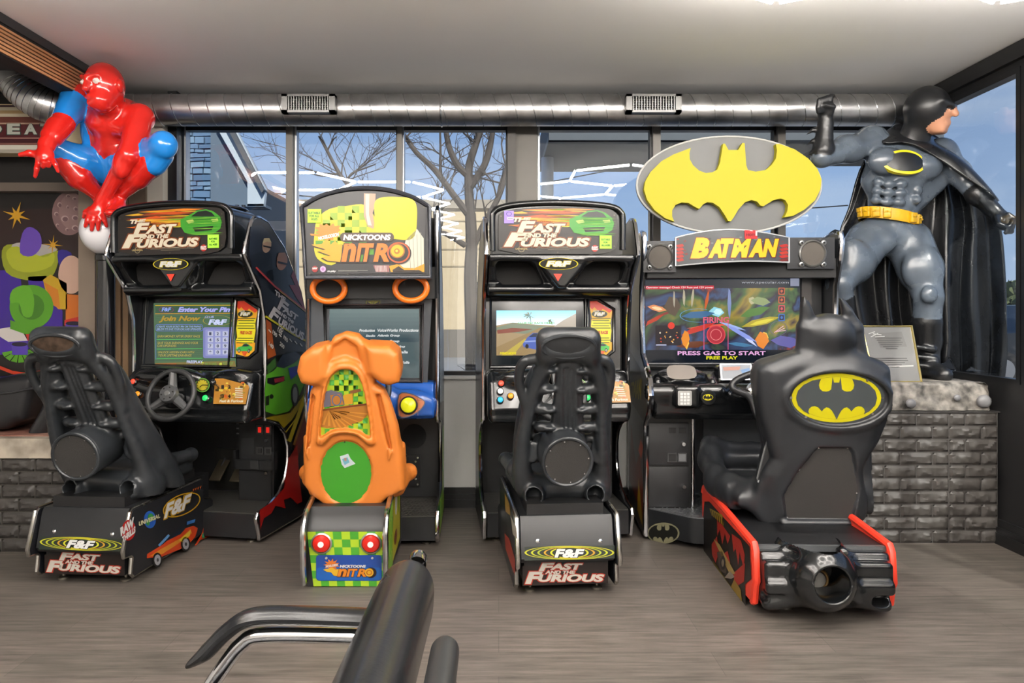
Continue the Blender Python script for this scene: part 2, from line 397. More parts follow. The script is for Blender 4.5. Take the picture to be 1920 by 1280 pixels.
# ================================================================ the room
from mathutils import noise as mnoise
YB, CEIL, XR = 4.77, 2.62, 2.68
def node_mat(name):
    m = bpy.data.materials.new(name); m.use_nodes = True; n = m.node_tree
    return m, n, n.nodes['Principled BSDF'], (lambda t, **k: [setattr(x, a, b) for x in [n.nodes.new(t)] for a, b in k.items()] and x or n.nodes[-1])
def floor_mat():
    m = bpy.data.materials.new('plank_floor'); m.use_nodes = True; n = m.node_tree; b = n.nodes['Principled BSDF']; L = n.links.new
    t = n.nodes.new('ShaderNodeTexCoord'); br = n.nodes.new('ShaderNodeTexBrick')
    br.inputs['Scale'].default_value = 1; br.inputs['Brick Width'].default_value = 1.22; br.inputs['Row Height'].default_value = .18
    br.inputs['Mortar Size'].default_value = .0012; br.inputs['Mortar Smooth'].default_value = .3; br.offset = .37
    br.inputs['Color1'].default_value = (*lin('#665f59'), 1); br.inputs['Color2'].default_value = (*lin('#5b5650'), 1); br.inputs['Mortar'].default_value = (*lin('#4a4541'), 1)
    L(t.outputs['Object'], br.inputs[0])
    mp = n.nodes.new('ShaderNodeMapping'); mp.inputs['Scale'].default_value = (1.6, 20, 1); L(t.outputs['Object'], mp.inputs[0])
    z = n.nodes.new('ShaderNodeTexNoise'); z.inputs['Scale'].default_value = 2.4; z.inputs['Detail'].default_value = 8; z.inputs['Roughness'].default_value = .65; L(mp.outputs[0], z.inputs[0])
    r = n.nodes.new('ShaderNodeValToRGB'); r.color_ramp.elements[0].position = .3; r.color_ramp.elements[0].color = (.34, .33, .32, 1); r.color_ramp.elements[1].position = .72; r.color_ramp.elements[1].color = (1.38, 1.37, 1.36, 1)
    L(z.outputs['Fac'], r.inputs[0])
    mx = n.nodes.new('ShaderNodeMixRGB'); mx.blend_type = 'MULTIPLY'; mx.inputs[0].default_value = .85; L(br.outputs['Color'], mx.inputs[1]); L(r.outputs[0], mx.inputs[2]); L(mx.outputs[0], b.inputs['Base Color'])
    b.inputs['Roughness'].default_value = .42
    bp = n.nodes.new('ShaderNodeBump'); bp.inputs['Strength'].default_value = .15; bp.inputs['Distance'].default_value = .002; L(z.outputs['Fac'], bp.inputs['Height']); L(bp.outputs[0], b.inputs['Normal'])
    return m
CEILM = mat('#f2f1ef', .75, var=.05, vscale=.7)
WHITE = mat('#f0f0ec', .6, var=.03)
DARKW = mat('#1b1b1d', .5, var=.2)
FRAME_D = mat('#57544f', .4, .3, var=.1)
FRAME_K = mat('#121315', .35)
FRAME_L = mat('#b9bcc0', .3, .8)
struct(P().bb((-5.2, -4.2, -.1), (XR+.1, YB+.15, 0), floor_mat()).build('floor'))
struct(P().bb((-5.2, -4.2, CEIL), (XR+.1, YB+.15, CEIL+.1), CEILM).build('ceiling'))
struct(P().bb((-5.3, -4.3, 0), (XR+.2, -4.2, CEIL), mat('#e6e4e0', .7)).build('wall_front'))
struct(P().bb((-5.3, -4.2, 0), (-5.2, YB+.15, CEIL), mat('#dad8d4', .7)).build('wall_left'))
struct(P().bb((-5.2, YB-.02, 0), (-2.02, YB+.12, CEIL), DARKW).bb((-2.02, YB-.02, 0), (XR, YB+.12, .83), WHITE)
       .bb((-2.02, YB, 2.42), (XR, YB+.12, CEIL), DARKW).bb((-2.0, YB-.06, .815), (XR, YB, .835), WHITE).build('wall_back'))
bb_ = P()
for z0, z1, d in ((0, .05, .03), (.05, .085, .024), (.085, .125, .018)): bb_.bb((-2.0, YB-.02-d, z0), (1.9, YB-.02, z1), mat('#1c1c1d', .3))
struct(bb_.build('baseboard_back'))
struct(P().bb((XR, -4.2, 0), (XR+.1, YB+.15, .86), mat('#1a1a1b', .45, var=.15)).bb((XR, -4.2, 2.5), (XR+.1, YB+.15, CEIL), DARKW)
       .bb((XR, -4.2, .86), (XR+.1, .9, 2.5), mat('#dad8d4', .6)).build('wall_right'))
struct(P().bb((XR-.03, -4.2, 2.53), (XR, YB, CEIL-.004), mat('#161617', .4, var=.3)).build('trim_2'))
b = P()
for z0, z1, d in ((0, .06, .03), (.06, .09, .022), (.09, .13, .014)): b.bb((XR-d, -4, z0), (XR, YB-.78, z1), mat('#1c1c1d', .3))
struct(b.build('baseboard_right'))
def glass(tint=(1, 1, 1), refl=1.0):
    m = bpy.data.materials.new('window_glass'); m.use_nodes = True; n = m.node_tree; n.nodes.clear(); L = n.links.new
    o = n.nodes.new('ShaderNodeOutputMaterial'); mx = n.nodes.new('ShaderNodeMixShader'); t = n.nodes.new('ShaderNodeBsdfTransparent'); g = n.nodes.new('ShaderNodeBsdfGlossy'); f = n.nodes.new('ShaderNodeFresnel')
    t.inputs[0].default_value = (*tint, 1); g.inputs['Roughness'].default_value = .0; f.inputs['IOR'].default_value = 1.5
    ml = n.nodes.new('ShaderNodeMath'); ml.operation = 'MULTIPLY'; ml.inputs[1].default_value = 2.0*refl; ml.use_clamp = True
    ge = n.nodes.new('ShaderNodeNewGeometry'); mr = n.nodes.new('ShaderNodeMapRange'); mr.inputs[3].default_value = 1.5; mr.inputs[4].default_value = 1/1.5; L(ge.outputs['Backfacing'], mr.inputs[0]); L(mr.outputs[0], f.inputs['IOR'])
    L(f.outputs[0], ml.inputs[0]); L(ml.outputs[0], mx.inputs[0]); L(t.outputs[0], mx.inputs[1]); L(g.outputs[0], mx.inputs[2]); L(mx.outputs[0], o.inputs[0])
    return m
GLASS = glass((.93, .96, .98)); GLASS_R = glass((.90, .92, .93), .7)
def wx(px, Y=YB): return (px-CX)/F*Y
# back windows: mullion px edges
edges = [(350, 537), (557, 743), (758, 948), (1012, 1218), (1238, 1450), (1470, 1700), (1716, 1718)]
posts = P(); posts.bb((-2.07, YB-.10, .0), (wx(344), YB+.1, CEIL), FRAME_K)
edges[-1] = None; edges = [e_ for e_ in edges if e_]
for i, (a, b_) in enumerate(edges):
    x0, x1 = wx(a), wx(b_)
    if i == len(edges)-1: x1 = XR-.06
    w = P(); t = .012
    w.bb((x0-t, YB-.012, .835), (x0, YB+.05, 2.42), FRAME_L).bb((x1, YB-.012, .835), (x1+t, YB+.05, 2.42), FRAME_K).bb((x0, YB-.012, .835), (x1, YB+.05, .86), FRAME_K).bb((x0, YB-.012, 2.395), (x1, YB+.05, 2.42), FRAME_K)
    wo = struct(w.build('window_%d' % (i+1)))
    P().bb((x0, YB+.018, .86), (x1, YB+.022, 2.395), GLASS).build('pane', wo)
for a, b_ in ((537, 554), (743, 757), (1218, 1237), (1450, 1469)): posts.bb((wx(a)+.012, YB-.05, .835), (wx(b_)-.005, YB+.08, 2.42), FRAME_D)
posts.bb((wx(948)+.012, YB-.06, .835), (wx(967), YB+.1, 2.42), mat('#4a4744', .5)).bb((wx(967), YB-.035, .835), (wx(1011)-.012, YB+.1, 2.42), FRAME_D)
posts.bb((XR-.06, YB-.05, .835), (XR, YB+.1, 2.42), FRAME_K)
struct(posts.build('trim_3'))
# right-hand window
for i, (y0, y1) in enumerate(((.9, 2.3), (2.36, 3.80), (3.87, YB-.06))):
    w = P().bb((XR, y0-.03, .86), (XR+.06, y0, 2.5), FRAME_K).bb((XR, y1, .86), (XR+.06, y1+.03, 2.5), FRAME_K).bb((XR, y0, .86), (XR+.06, y1, .885), FRAME_K).bb((XR, y0, 2.47), (XR+.06, y1, 2.5), FRAME_K)
    wo = struct(w.build('window_%d' % (i+7)))
    P().bb((XR+.028, y0, .885), (XR+.032, y1, 2.47), GLASS_R).build('pane', wo)
# left corner: slat wall, plain column, bulkhead with slats
WOOD = mat('#b79672', .5, var=.12, vscale=3)
WOOD2 = mat('#c08a5e', .5, var=.12, vscale=3)
s_ = P(); s_.bb((-2.75, 4.62, 0), (-2.27, 4.66, 2.45), MATB)
x = -2.74
while x < -2.28: s_.bb((x, 4.60, .0), (x+.034, 4.62, 2.45), WOOD); x += .047
s_.bb((-2.27, 4.58, 0), (-2.165, 4.7, 2.45), mat('#5d5043', .5)).bb((-2.165, 4.6, 0), (-2.07, 4.72, 2.45), mat('#b8b2a6', .6))
struct(s_.build('trim_1'))
k = P(); XB = -2.30
k.bb((XB-.1, -1, 2.574), (XB, 4.35, CEIL-.002), mat('#262627', .6)).bb((XB-.1, -1, 2.43), (XB-.008, 4.35, 2.574), MATB)
z = 2.436
while z < 2.565: k.bb((XB-.01, -1, z), (XB, 4.35, z+.0118), WOOD2); z += .0185
struct(k.build('trim_4'))
struct(P().bb((-5.2, -1, 2.55), (XB-.1, 4.62, 2.60), mat('#232324', .7)).bb((-5.2, 4.5, 1.9), (-2.42, 4.62, 2.56), mat('#202021', .7)).build('ceiling_left'))
# duct with spiral seams and two grilles
R_, YD, ZD = .0955, 4.55, 2.466
STL = mat('#c2c2c2', .33, 1.0, var=.25, vscale=7)
wq = lambda px, py, Y: ((px-CX)/F*Y, Y, EYE-(py-CY)/F*Y)
path = [wq(22, 132, 4.16), wq(38, 163, 4.16), wq(72, 190, 4.165), wq(112, 204, 4.22), wq(160, 208, 4.40), (-2.25, YD, ZD), (XR, YD, ZD)]
dp = smooth(path[:6], 5)+[path[6]]
du = thing('air_duct', 'long round galvanised steel duct with spiral seams under the ceiling', 'duct', (0, YD, ZD))
off = lambda pts: [(p[0], p[1]-YD, p[2]-ZD) for p in pts]
P().tube(off(dp), R_, STL, 40).build('duct_pipe', du, sharp=70)
sm = P(); 
def helix(x0, lean=.055):
    return [(x0+lean*(1-math.cos(t))*.5*1.0, -R_*1.008*math.cos(t-math.pi/2)*1.0, R_*1.008*math.cos(t)) for t in [i*math.pi/14 for i in range(15)]]
x = -2.2
SEAM = mat('#c9c9c9', .25, 1.0)
while x < XR-.1:
    sm.tube([(a, -abs(b), c) for a, b, c in helix(x)], .0028, SEAM, 6); x += .108
for t in range(4, 22):
    c = Vector(dp[t]); d = (Vector(dp[t+1])-Vector(dp[t-1])).normalized()
    sm.torus((c.x, c.y-YD, c.z-ZD), d, R_*1.004, .0025, SEAM, 30, 5)
P().torus((wx(828, YD), 0, 0), (1, 0, 0), R_*1.01, .006, SEAM, 36, 6).build('coupling', du)
sm.build('seam', du)
for a, b_ in ((530, 630), (1173, 1276)):
    g = thing('air_vent', 'grey metal louvred grille on the duct above the %s' % ('machine with the yellow and green marquee' if a < 700 else 'oval bat emblem sign'), 'vent', (wx((a+b_)/2, YD-.126), YD-.126, ZD), 0, 'louvred grilles set in the duct')
    hw = (b_-a)/2/F*(YD-.126); hz = .054
    f = P(); GM = mat('#8d8d8c', .4, .6)
    f.bb((-hw, -.03, hz-.014), (hw, .03, hz), GM).bb((-hw, -.03, -hz), (hw, .03, -hz+.014), GM).bb((-hw, -.03, -hz), (-hw+.035, .03, hz), GM).bb((hw-.035, -.03, -hz), (hw, .03, hz), GM)
    f.build('frame', g); P().bb((-hw, .02, -hz), (hw, .028, hz), MATB).build('backing', g)
    n_ = 16
    sl = P()
    for i in range(n_): xx = -hw+.035+(2*hw-.07)*(i+.5)/n_; sl.bb((xx-.002, -.028, -hz+.012), (xx+.002, -.012, hz-.012), mat('#b5b5b4', .35, .7))
    for i in range(5): zz = -hz+.02+(2*hz-.04)*(i+.5)/5; sl.bb((-hw+.03, -.008, zz-.002), (hw-.03, .008, zz+.002), mat('#8a8a8a', .4, .6))
    sl.build('louvre', g)
# honeycomb LED tubes hung under the ceiling (seen mirrored in the panes)
LEDM = mat('#fff8f0', .4, 0, LED_STRENGTH); LEDB = mat('#d5d5d5', .5)
ZL = 2.52
def hexring(cx, cy, s, a0): return [(cx+s*math.cos(math.radians(a0+60*i)), cy+s*math.sin(math.radians(a0+60*i))) for i in range(6)]
def honeycomb(name, label, cells, s, a0, extra=()):
    t = thing(name, label, 'ceiling light', (cells[0][0], cells[0][1], ZL), 0, 'honeycomb LED lights'); seen = set(); tubes = P(); hous = P(); cord = P()
    segs = []
    for cx, cy in cells:
        h = hexring(cx, cy, s, a0)
        for i in range(6): segs.append((h[i], h[(i+1) % 6]))
    segs += list(extra)
    for a, b in segs:
        key = tuple(sorted((tuple(np.round(a, 2)), tuple(np.round(b, 2)))))
        if key in seen: continue
        seen.add(key); a, b = Vector((*a, 0)), Vector((*b, 0)); d = (b-a).normalized(); L = Vector((cells[0][0], cells[0][1], 0))
        tubes.tube([a+d*.02-L, b-d*.02-L], .011, LEDM, 8); hous.tube([a-L+Vector((0, 0, .012)), b-L+Vector((0, 0, .012))], .007, LEDB, 6)
    tubes.build('light_tube', t); hous.build('joint', t)
    x, y = cells[0]; cord.tube([(s, 0, .01), (s, 0, CEIL-ZL)], .003, LEDB, 5).build('hanging_wire', t); P().tube([(-s, 0, .01), (-s, 0, CEIL-ZL)], .003, LEDB, 5).build('hanging_wire', t)
    return t
s = .53; dx = s*math.cos(math.pi/6)
honeycomb('honeycomb_light', 'white honeycomb of LED tubes under the ceiling, mirrored behind the bat emblem', [(1.15, 2.58), (1.15+2*dx, 2.58), (1.15+dx, 2.58-1.5*s), (1.15-dx, 2.58-1.5*s), (1.15, 2.58-3*s), (1.15+2*dx, 2.58-3*s), (1.15+dx, 2.58-4.5*s), (1.15-dx, 2.58-4.5*s), (1.15, 2.58-6*s), (1.15+2*dx, 2.58-6*s), (1.15+dx, 2.58-7.5*s)], s, 30)
s = .55; dy = s*math.sin(math.pi/3)
honeycomb('honeycomb_light', 'white honeycomb of LED tubes under the ceiling, mirrored above the yellow racing marquee', [(-1.12, 1.80), (-1.12, 1.80-2*dy), (-1.12, 1.8-4*dy), (-1.12-1.5*s, 1.80-dy), (-1.12-1.5*s, 1.8-3*dy), (-1.12-1.5*s, 1.8+dy-.0), (-1.12, 1.8-6*dy), (-1.12-1.5*s, 1.8-5*dy), (-1.12-1.5*s, 1.8-7*dy), (-1.12, 1.8-8*dy), (-1.12, 1.8-10*dy)], s, 0)
# brick-faced ledges
def brick_face(p, x0, x1, z0, z1, y, m, seed):
    rnd = random.Random(seed); nr = int(round((z1-z0)/.0702)); bh = (z1-z0)/nr; bw = .172
    for r in range(nr):
        xx = x1-(0 if r % 2 else bw/2)-bw*12
        while xx < x1:
            a, b = max(xx+.003, x0), min(xx+bw-.003, x1)
            if b-a > .02: chisel(p, a, b, z0+r*bh+.003, z0+(r+1)*bh-.003, y, m, rnd)
            xx += bw
def chisel(p, a, b, c, d, y, m, rnd):
    nx, nz = max(3, int((b-a)/.011)), 6; vs = []; sx, sz = rnd.random()*9, rnd.random()*9
    for j in range(nz+1):
        for i in range(nx+1):
            e = min(i, nx-i, j, nz-j); u, v = a+(b-a)*i/nx, c+(d-c)*j/nz
            h = 0 if e == 0 else .010+.008*(mnoise.noise((u*38+sx, v*55+sz, 1.7))) + (.003 if e > 1 else 0)
            vs.append((u, y-max(h, 0), v))
    fs = [(j*(nx+1)+i, j*(nx+1)+i+1, (j+1)*(nx+1)+i+1, (j+1)*(nx+1)+i) for j in range(nz) for i in range(nx)]
    p.add(vs, fs, m)
BR = mat('#3d3a37', .5, var=.12, vscale=6)
pr = P(); pr.bb((1.9, 3.992, 0), (XR-.012, YB-.08, .70), mat('#393634', .6)); brick_face(pr, 1.9, 2.405, 0, .695, 3.992, BR, 3); brick_face(pr, 2.41, XR-.014, 0, .695, 3.992, BR, 4)
pr.bb((1.88, 3.985, .697), (XR-.002, 4.1, .704), mat('#2e2c2b', .5))
struct(pr.build('wall_plinth_right', sharp=25))
BRL = mat('#393633', .5, var=.15, vscale=6)
pl_ = P(); pl_.bb((-3.9, 3.845, 0), (-2.13, 4.62, .484), mat('#37342f', .6)); brick_face(pl_, -3.9, -2.13, 0, .482, 3.845, BRL, 5)
struct(pl_.build('wall_plinth_left', sharp=25))
def stone_mat(c1, c2, sc):
    m = bpy.data.materials.new('stone'); m.use_nodes = True; n = m.node_tree; b = n.nodes['Principled BSDF']; L = n.links.new
    t = n.nodes.new('ShaderNodeTexCoord'); z = n.nodes.new('ShaderNodeTexNoise'); z.inputs['Scale'].default_value = sc; z.inputs['Detail'].default_value = 9; L(t.outputs['Object'], z.inputs[0])
    r = n.nodes.new('ShaderNodeValToRGB'); r.color_ramp.elements[0].position = .36; r.color_ramp.elements[0].color = (*lin(c1), 1); r.color_ramp.elements[1].position = .64; r.color_ramp.elements[1].color = (*lin(c2), 1)
    L(z.outputs['Fac'], r.inputs[0]); L(r.outputs[0], b.inputs['Base Color']); b.inputs['Roughness'].default_value = .65
    bp = n.nodes.new('ShaderNodeBump'); bp.inputs['Strength'].default_value = .7; bp.inputs['Distance'].default_value = .008; L(z.outputs['Fac'], bp.inputs['Height']); L(bp.outputs[0], b.inputs['Normal'])
    return m
STONE = stone_mat('#3a3835', '#8a857e', 16)
SLAB = stone_mat('#6f675c', '#b3a898', 7)
struct(P().bb((-3.9, 3.83, .484), (-2.12, 4.1, .585), SLAB).bb((-3.9, 3.90, .585), (-2.12, 4.6, .592), stone_mat('#6e4438', '#8d6a5c', 9)).build('trim_5'))
# ================================================================ the two street-racing machines
FA = Frame(.322, 4.03, 5)          # machine in the middle of the row
FB = Frame(-1.668, 4.046, -11)     # machine at the end of the row
FBS = Frame(-1.722, 4.141, -4)     # its seat base, bolted on slightly askew
def Z(fr, p0, n, a, b, c): return Plane(fr, p0, n, (a, b, c))
RED, GRN, YEL, ORG, BLUE = '#d8231c', '#35b52a', '#e9d51c', '#ee7a1a', '#2b7fc4'
SIDE = [(0, .03), (-.03, .145), (-.02, .165), (.10, .175), (.25, .215), (.345, .29), (.385, .38), (.385, .47), (.34, .55), (.25, .605), (.08, .655), (.078, .74), (.085, 1.0), (.075, 1.19), (.016, 1.35), (-.12, 1.50), (-.15, 1.535), (-.143, 1.56),
        (-.085, 1.70), (-.06, 1.725), (.0, 1.735), (.10, 1.72), (.32, 1.60), (.57, 1.36), (.70, 1.13), (.755, .87), (.77, .6), (.77, .03)]
SIDE = [(y*.84 if y > 0 else y, z) for y, z in SIDE]; SIDE_L = SIDE
def fast_car(p, pl, x0, y0, x1, y1, col, e=dec, lay=2, flip=False):
    """side view of a low sports car in a box of the plane"""
    g = lambda u, v: ((x1+(x0-x1)*u) if flip else (x0+(x1-x0)*u), y0+(y1-y0)*v)
    body = [(0, .62), (.04, .5), (.2, .42), (.33, .38), (.45, .14), (.62, .08), (.78, .2), (.9, .36), (1, .42), (.99, .74), (.9, .84), (.1, .86), (.01, .8)]
    p.poly(pl, [g(*q) for q in body], e(col), lay)
    p.poly(pl, [g(*q) for q in [(.37, .38), (.47, .19), (.6, .13), (.73, .22), (.8, .36), (.6, .4)]], e('#1a1f2a'), lay+1)
    for c in (.2, .8):
        cx, cy = g(c, .82); rx = abs(x1-x0)*.085; ry = abs(y1-y0)*.2
        p.ell(pl, cx, cy, rx, ry, e('#101010'), lay+1); p.ell(pl, cx, cy, rx*.62, ry*.62, e('#b8b8bb'), lay+2); p.ell(pl, cx, cy, rx*.2, ry*.2, e('#303030'), lay+3)
    p.poly(pl, [g(*q) for q in [(.03, .56), (.12, .5), (.13, .55), (.05, .62)]], e('#f2f2e0'), lay+1)
def tail_car(p, pl, x0, y0, x1, y1, e=dec, lay=2):
    """three-quarter nose of a green street racer"""
    g = lambda u, v: (x0+(x1-x0)*u, y0+(y1-y0)*v)
    p.poly(pl, [g(*q) for q in [(0, .35), (.2, .22), (.38, .05), (.62, 0), (.8, .1), (.95, .3), (1, .52), (.96, .78), (.8, .95), (.4, 1), (.1, .88), (0, .62)]], e('#3a9428'), lay)
    p.poly(pl, [g(*q) for q in [(.26, .26), (.42, .08), (.62, .05), (.76, .14), (.84, .3)]], e('#161c18'), lay+1)
    p.poly(pl, [g(*q) for q in [(.14, .42), (.3, .36), (.34, .48), (.2, .54)]], e('#b9c86a'), lay+1); p.poly(pl, [g(*q) for q in [(.74, .4), (.9, .36), (.92, .48), (.78, .5)]], e('#b9c86a'), lay+1)
    p.poly(pl, [g(*q) for q in [(.3, .7), (.8, .66), (.76, .82), (.36, .86)]], e('#10180e'), lay+1)
def ff_logo(p, pl, x0, y0, x1, y1, c, e=dec, lay=3, back=None):
    """stacked film title, three lines"""
    g = lambda a, b, c_, d: (x0+(x1-x0)*a, y0+(y1-y0)*b, x0+(x1-x0)*c_, y0+(y1-y0)*d)
    T = [('F', .15, .14, .37, .56, .25), ('AST', .31, .22, .72, .53, .25), ('AND THE', .23, .55, .62, .69, .2), ('F', 0, .52, .32, 1, .25), ('URIOUS', .20, .70, 1, 1, .2)]
    if back:
        for t, a, b, c_, d, s_ in T: p.text(pl, t, g(a-.02, b-.04, c_+.02, d+.04), e(back), lay-1, .09, s_)
    for t, a, b, c_, d, s_ in T: p.text(pl, t, g(a, b, c_, d), e(c), lay, .05, s_)
def ff_badge(p, pl, cx, cy, rx, ry, e=dec, lay=2):
    p.ell(pl, cx, cy, rx, ry, e('#0c0c0c'), lay); p.ring(pl, cx, cy, rx, ry, rx*.06, e('#e2cf1e'), lay+1)
    p.text(pl, 'F&F', (cx-rx*.68, cy-ry*.55, cx+rx*.68, cy+ry*.55), e('#e2cf1e'), lay+1, .1, .2); p.text(pl, 'F&F', (cx-rx*.64, cy-ry*.48, cx+rx*.64, cy+ry*.48), e('#f2f2f2'), lay+2, .05, .2)
def side_panel(t, name, prof, x, m, trim_m, thick=.02, art_fn=None):
    p = P().xprism(prof, x-thick/2, x+thick/2, m)
    if art_fn: art_fn(p)
    o = p.build(name, t)
    P().tube([(x, y, z) for y, z in prof], .0115, trim_m, 8, closed=True).build('edge_trim', o)
    return o
def racing_machine(fr, which):
    lab = {'a': 'black street racing arcade machine in the middle of the row, showing a palm road race', 'b': 'black street racing arcade machine beside the globe post, showing a green PIN entry screen'}[which]
    t = thing('racing_arcade_machine', lab, 'arcade machine', (fr.o[0], fr.o[1], 0), math.degrees(fr.a), 'black street racing machines')
    A = FA
    # --- cabinet
    c = P().bb((-.385, .47, .03), (.385, .64, .86), MATB).bb((-.385, .14, .86), (.385, .50, 1.32), MATB).bb((-.385, 0.1, 1.32), (.385, .33, 1.55), MATB).bb((-.385, .2, .66), (.385, .5, 1.0), MATB)
    c.build('cabinet_body', t)
    pf = P().bb((-.385, -.005, .03), (.385, .48, .158), SAT).bb((-.385, .0, .158), (.385, .48, .164), mat('#3a3936', .5, .3, bump=.3, bscale=90)); pf.build('foot_platform', t)
    k = P().bb((-.385, .44, .164), (.16, .475, .66), mat('#161617', .45, var=.3))
    for i in range(4): k.box((.07, .438, .60-.03*i), (.11, .006, .008), STEEL)
    k.bb((-.12, .425, .18), (.14, .442, .42), mat('#2a2926', .4, .4)); k.build('kick_panel', t)
    for px_ in (-.055, .075):
        q = P(); q.box((px_, .37, .30), (.07, .012, .15), mat('#8b7f6a', .35, .9), rot=Matrix.Rotation(math.radians(-48), 3, 'X'), bev=.004); q.tube([(px_, .43, .36), (px_, .38, .30)], .01, STEEL, 8); q.build('pedal', t)
    # coin door
    if which == 'b': X0, X1 = .14, .355
    else: X0, X1 = .14, .355
    cd = P().bb((X0, .25, .165), (X1, .47, .66), mat('#131314', .4, var=.3)); cdo = cd.build('coin_box', t)
    d = P().bb((X0+.012, .243, .18), (X1-.012, .252, .375), mat('#191a1b', .4, var=.4)).bb((X0+.012, .243, .39), (X1-.012, .252, .65), mat('#191a1b', .4, var=.4)); d.bb((X0+.02, .241, .43), (X0+.1, .244, .52), mat('#232425', .5)); d.build('coin_door', cdo)
    for i, (a, r_) in enumerate(((.115, '#a01512'), (.165, '#a01512'))):
        s_ = P().bb((X0+a, .236, .545), (X0+a+.042, .244, .595), mat('#3a3a3a', .4)).bb((X0+a+.012, .232, .555), (X0+a+.03, .237, .585), mat('#c41f16', .3, 0, .6)); s_.build('coin_slot', cdo)
        P().bb((X0+a, .236, .43), (X0+a+.042, .244, .472), mat('#3a3a3a', .4)).bb((X0+a+.01, .233, .438), (X0+a+.032, .237, .464), MATB).build('coin_return', cdo)
    for z in (.51, .325): P().lathe([(0, -.012), (.009, -.012), (.012, -.004), (.012, 0)], (X0+.175, .243, z), (0, 1, 0), CHR, 14).build('lock', cdo)
    if which == 'b': P().bb((X0-.02, .222, .345), (X1+.015, .235, .40), mat('#2a2b2c', .4, .5)).bb((X0-.02, .222, .345), (X0-.005, .26, .45), mat('#2a2b2c', .4, .5)).bb((X1+.0, .222, .345), (X1+.015, .26, .45), mat('#2a2b2c', .4, .5)).box((X0+.115, .218, .375), (.05, .01, .05), mat('#3b3c3d', .4, .5)).build('security_bar', cdo)
    # side panels with printed art on the outer right-hand face
    def art_b(p):
        pl = Z(FB, (.411, 0, 0), (1, 0, 0), 200, 370, 3.6575); A_ = dec; G = lambda *q: list(q)
        p.poly(pl, [(985, 200), (1060, 190), (1150, 280), (1230, 400), (1290, 520), (1340, 700), (1360, 790), (1200, 660), (1000, 480), (975, 390)], A_('#2b3342'), 1)
        # two plain figures in dark clothes
        for (hx, hy, hr, skin, hair) in ((1095, 330, 40, '#c9a78f', '#d8c9a0'), (1200, 440, 48, '#c28d70', '#b98a70')):
            p.poly(pl, [(hx-110, hy+70), (hx-30, hy+40), (hx+30, hy+50), (hx+50, hy+240), (hx-40, hy+230), (hx-100, hy+180)], A_('#1a212c'), 2)
            p.ell(pl, hx, hy, hr*.75, hr*1.25, A_(skin), 3, rot=.2); p.poly(pl, [(hx-hr*.8, hy-hr*.3), (hx-hr*.5, hy-hr*1.25), (hx+hr*.4, hy-hr*1.3), (hx+hr*.8, hy-hr*.5), (hx, hy-hr*.7)], A_(hair), 4)
            p.poly(pl, [(hx-hr*.7, hy-hr*.1), (hx+hr*.8, hy+hr*.25), (hx+hr*.75, hy+hr*.5), (hx-hr*.65, hy+hr*.2)], A_('#15171c'), 5)
        p.poly(pl, [(1280, 500), (1310, 580), (1345, 720), (1355, 770), (1300, 690), (1250, 600), (1290, 600), (1262, 540)], A_('#9c2a32'), 3)
        p.line(pl, [(1020, 480), (1150, 610), (1362, 775)], 12, A_('#b83c3c'), 4); p.line(pl, [(1180, 640), (1362, 785)], 6, A_('#caa52c'), 5)
        p.poly(pl, [(1030, 500), (1362, 795), (1400, 960), (1390, 985), (1290, 960), (1090, 810)], A_('#20222b'), 2)
        for s_, q in (('THE', ((1150, 630), (1225, 690), (1222, 722), (1150, 665))), ('F', ((1185, 680), (1250, 735), (1212, 800), (1165, 760))), ('AST', ((1215, 740), (1312, 810), (1304, 850), (1200, 780))), ('AND THE', ((1180, 775), (1282, 850), (1276, 870), (1176, 800))), ('F', ((1135, 740), (1195, 790), (1160, 865), (1105, 815))), ('URIOUS', ((1180, 815), (1352, 930), (1345, 985), (1170, 865)))):
            p.text(pl, s_, q, A_('#eae6ea'), 4, .05, .1)
        p.line(pl, [(1088, 815), (1290, 945), (1395, 1000)], 12, A_('#e0d61c'), 3)
        p.poly(pl, [(1090, 835), (1290, 960), (1385, 1010), (1400, 1090), (1100, 1130)], A_('#2a2620'), 2); p.poly(pl, [(1090, 835), (1125, 860), (1140, 1000), (1160, 1080), (1100, 1110)], A_('#b9581c'), 3)
        for i, (s_, x, y) in enumerate((('130', 1150, 930), ('140', 1125, 1010), ('160', 1185, 915), ('200', 1200, 1010), ('180', 1225, 965), ('120', 1192, 895))): p.text(pl, s_, ((x-14, y-24), (x+16, y+6), (x+10, y+32), (x-20, y+2)), A_('#f1efe6'), 5, .03)
        for i in range(7): x = 1105+i*36; p.line(pl, [(x, 905+i*16), (x+16, 925+i*16)], 7, A_('#f1efe6'), 5)
        # green car below
        q = Z(FB, (.411, 0, 0), (1, 0, 0), 200, 640, 3.2)
        p.poly(q, [(955, 180), (1010, 90), (1100, 60), (1170, 60), (1200, 130), (1196, 300), (1100, 430), (950, 460), (945, 300)], A_('#26301f'), 2)
        p.poly(q, [(955, 200), (1000, 175), (1040, 130), (1110, 95), (1165, 100), (1190, 150), (1185, 250), (1150, 330), (1090, 420), (1010, 440), (950, 420), (946, 300)], A_('#5fb52a'), 3)
        p.poly(q, [(1010, 150), (1050, 80), (1130, 60), (1165, 90), (1120, 130), (1060, 160)], A_('#232c3c'), 4); p.poly(q, [(955, 150), (1010, 95), (1012, 150), (965, 195)], A_('#3d6a2a'), 4)
        p.poly(q, [(960, 220), (1060, 205), (1065, 235), (1000, 262), (960, 250)], A_('#191a1a'), 4); p.poly(q, [(1000, 225), (1062, 210), (1060, 238), (1005, 248)], A_('#a6283c'), 5)
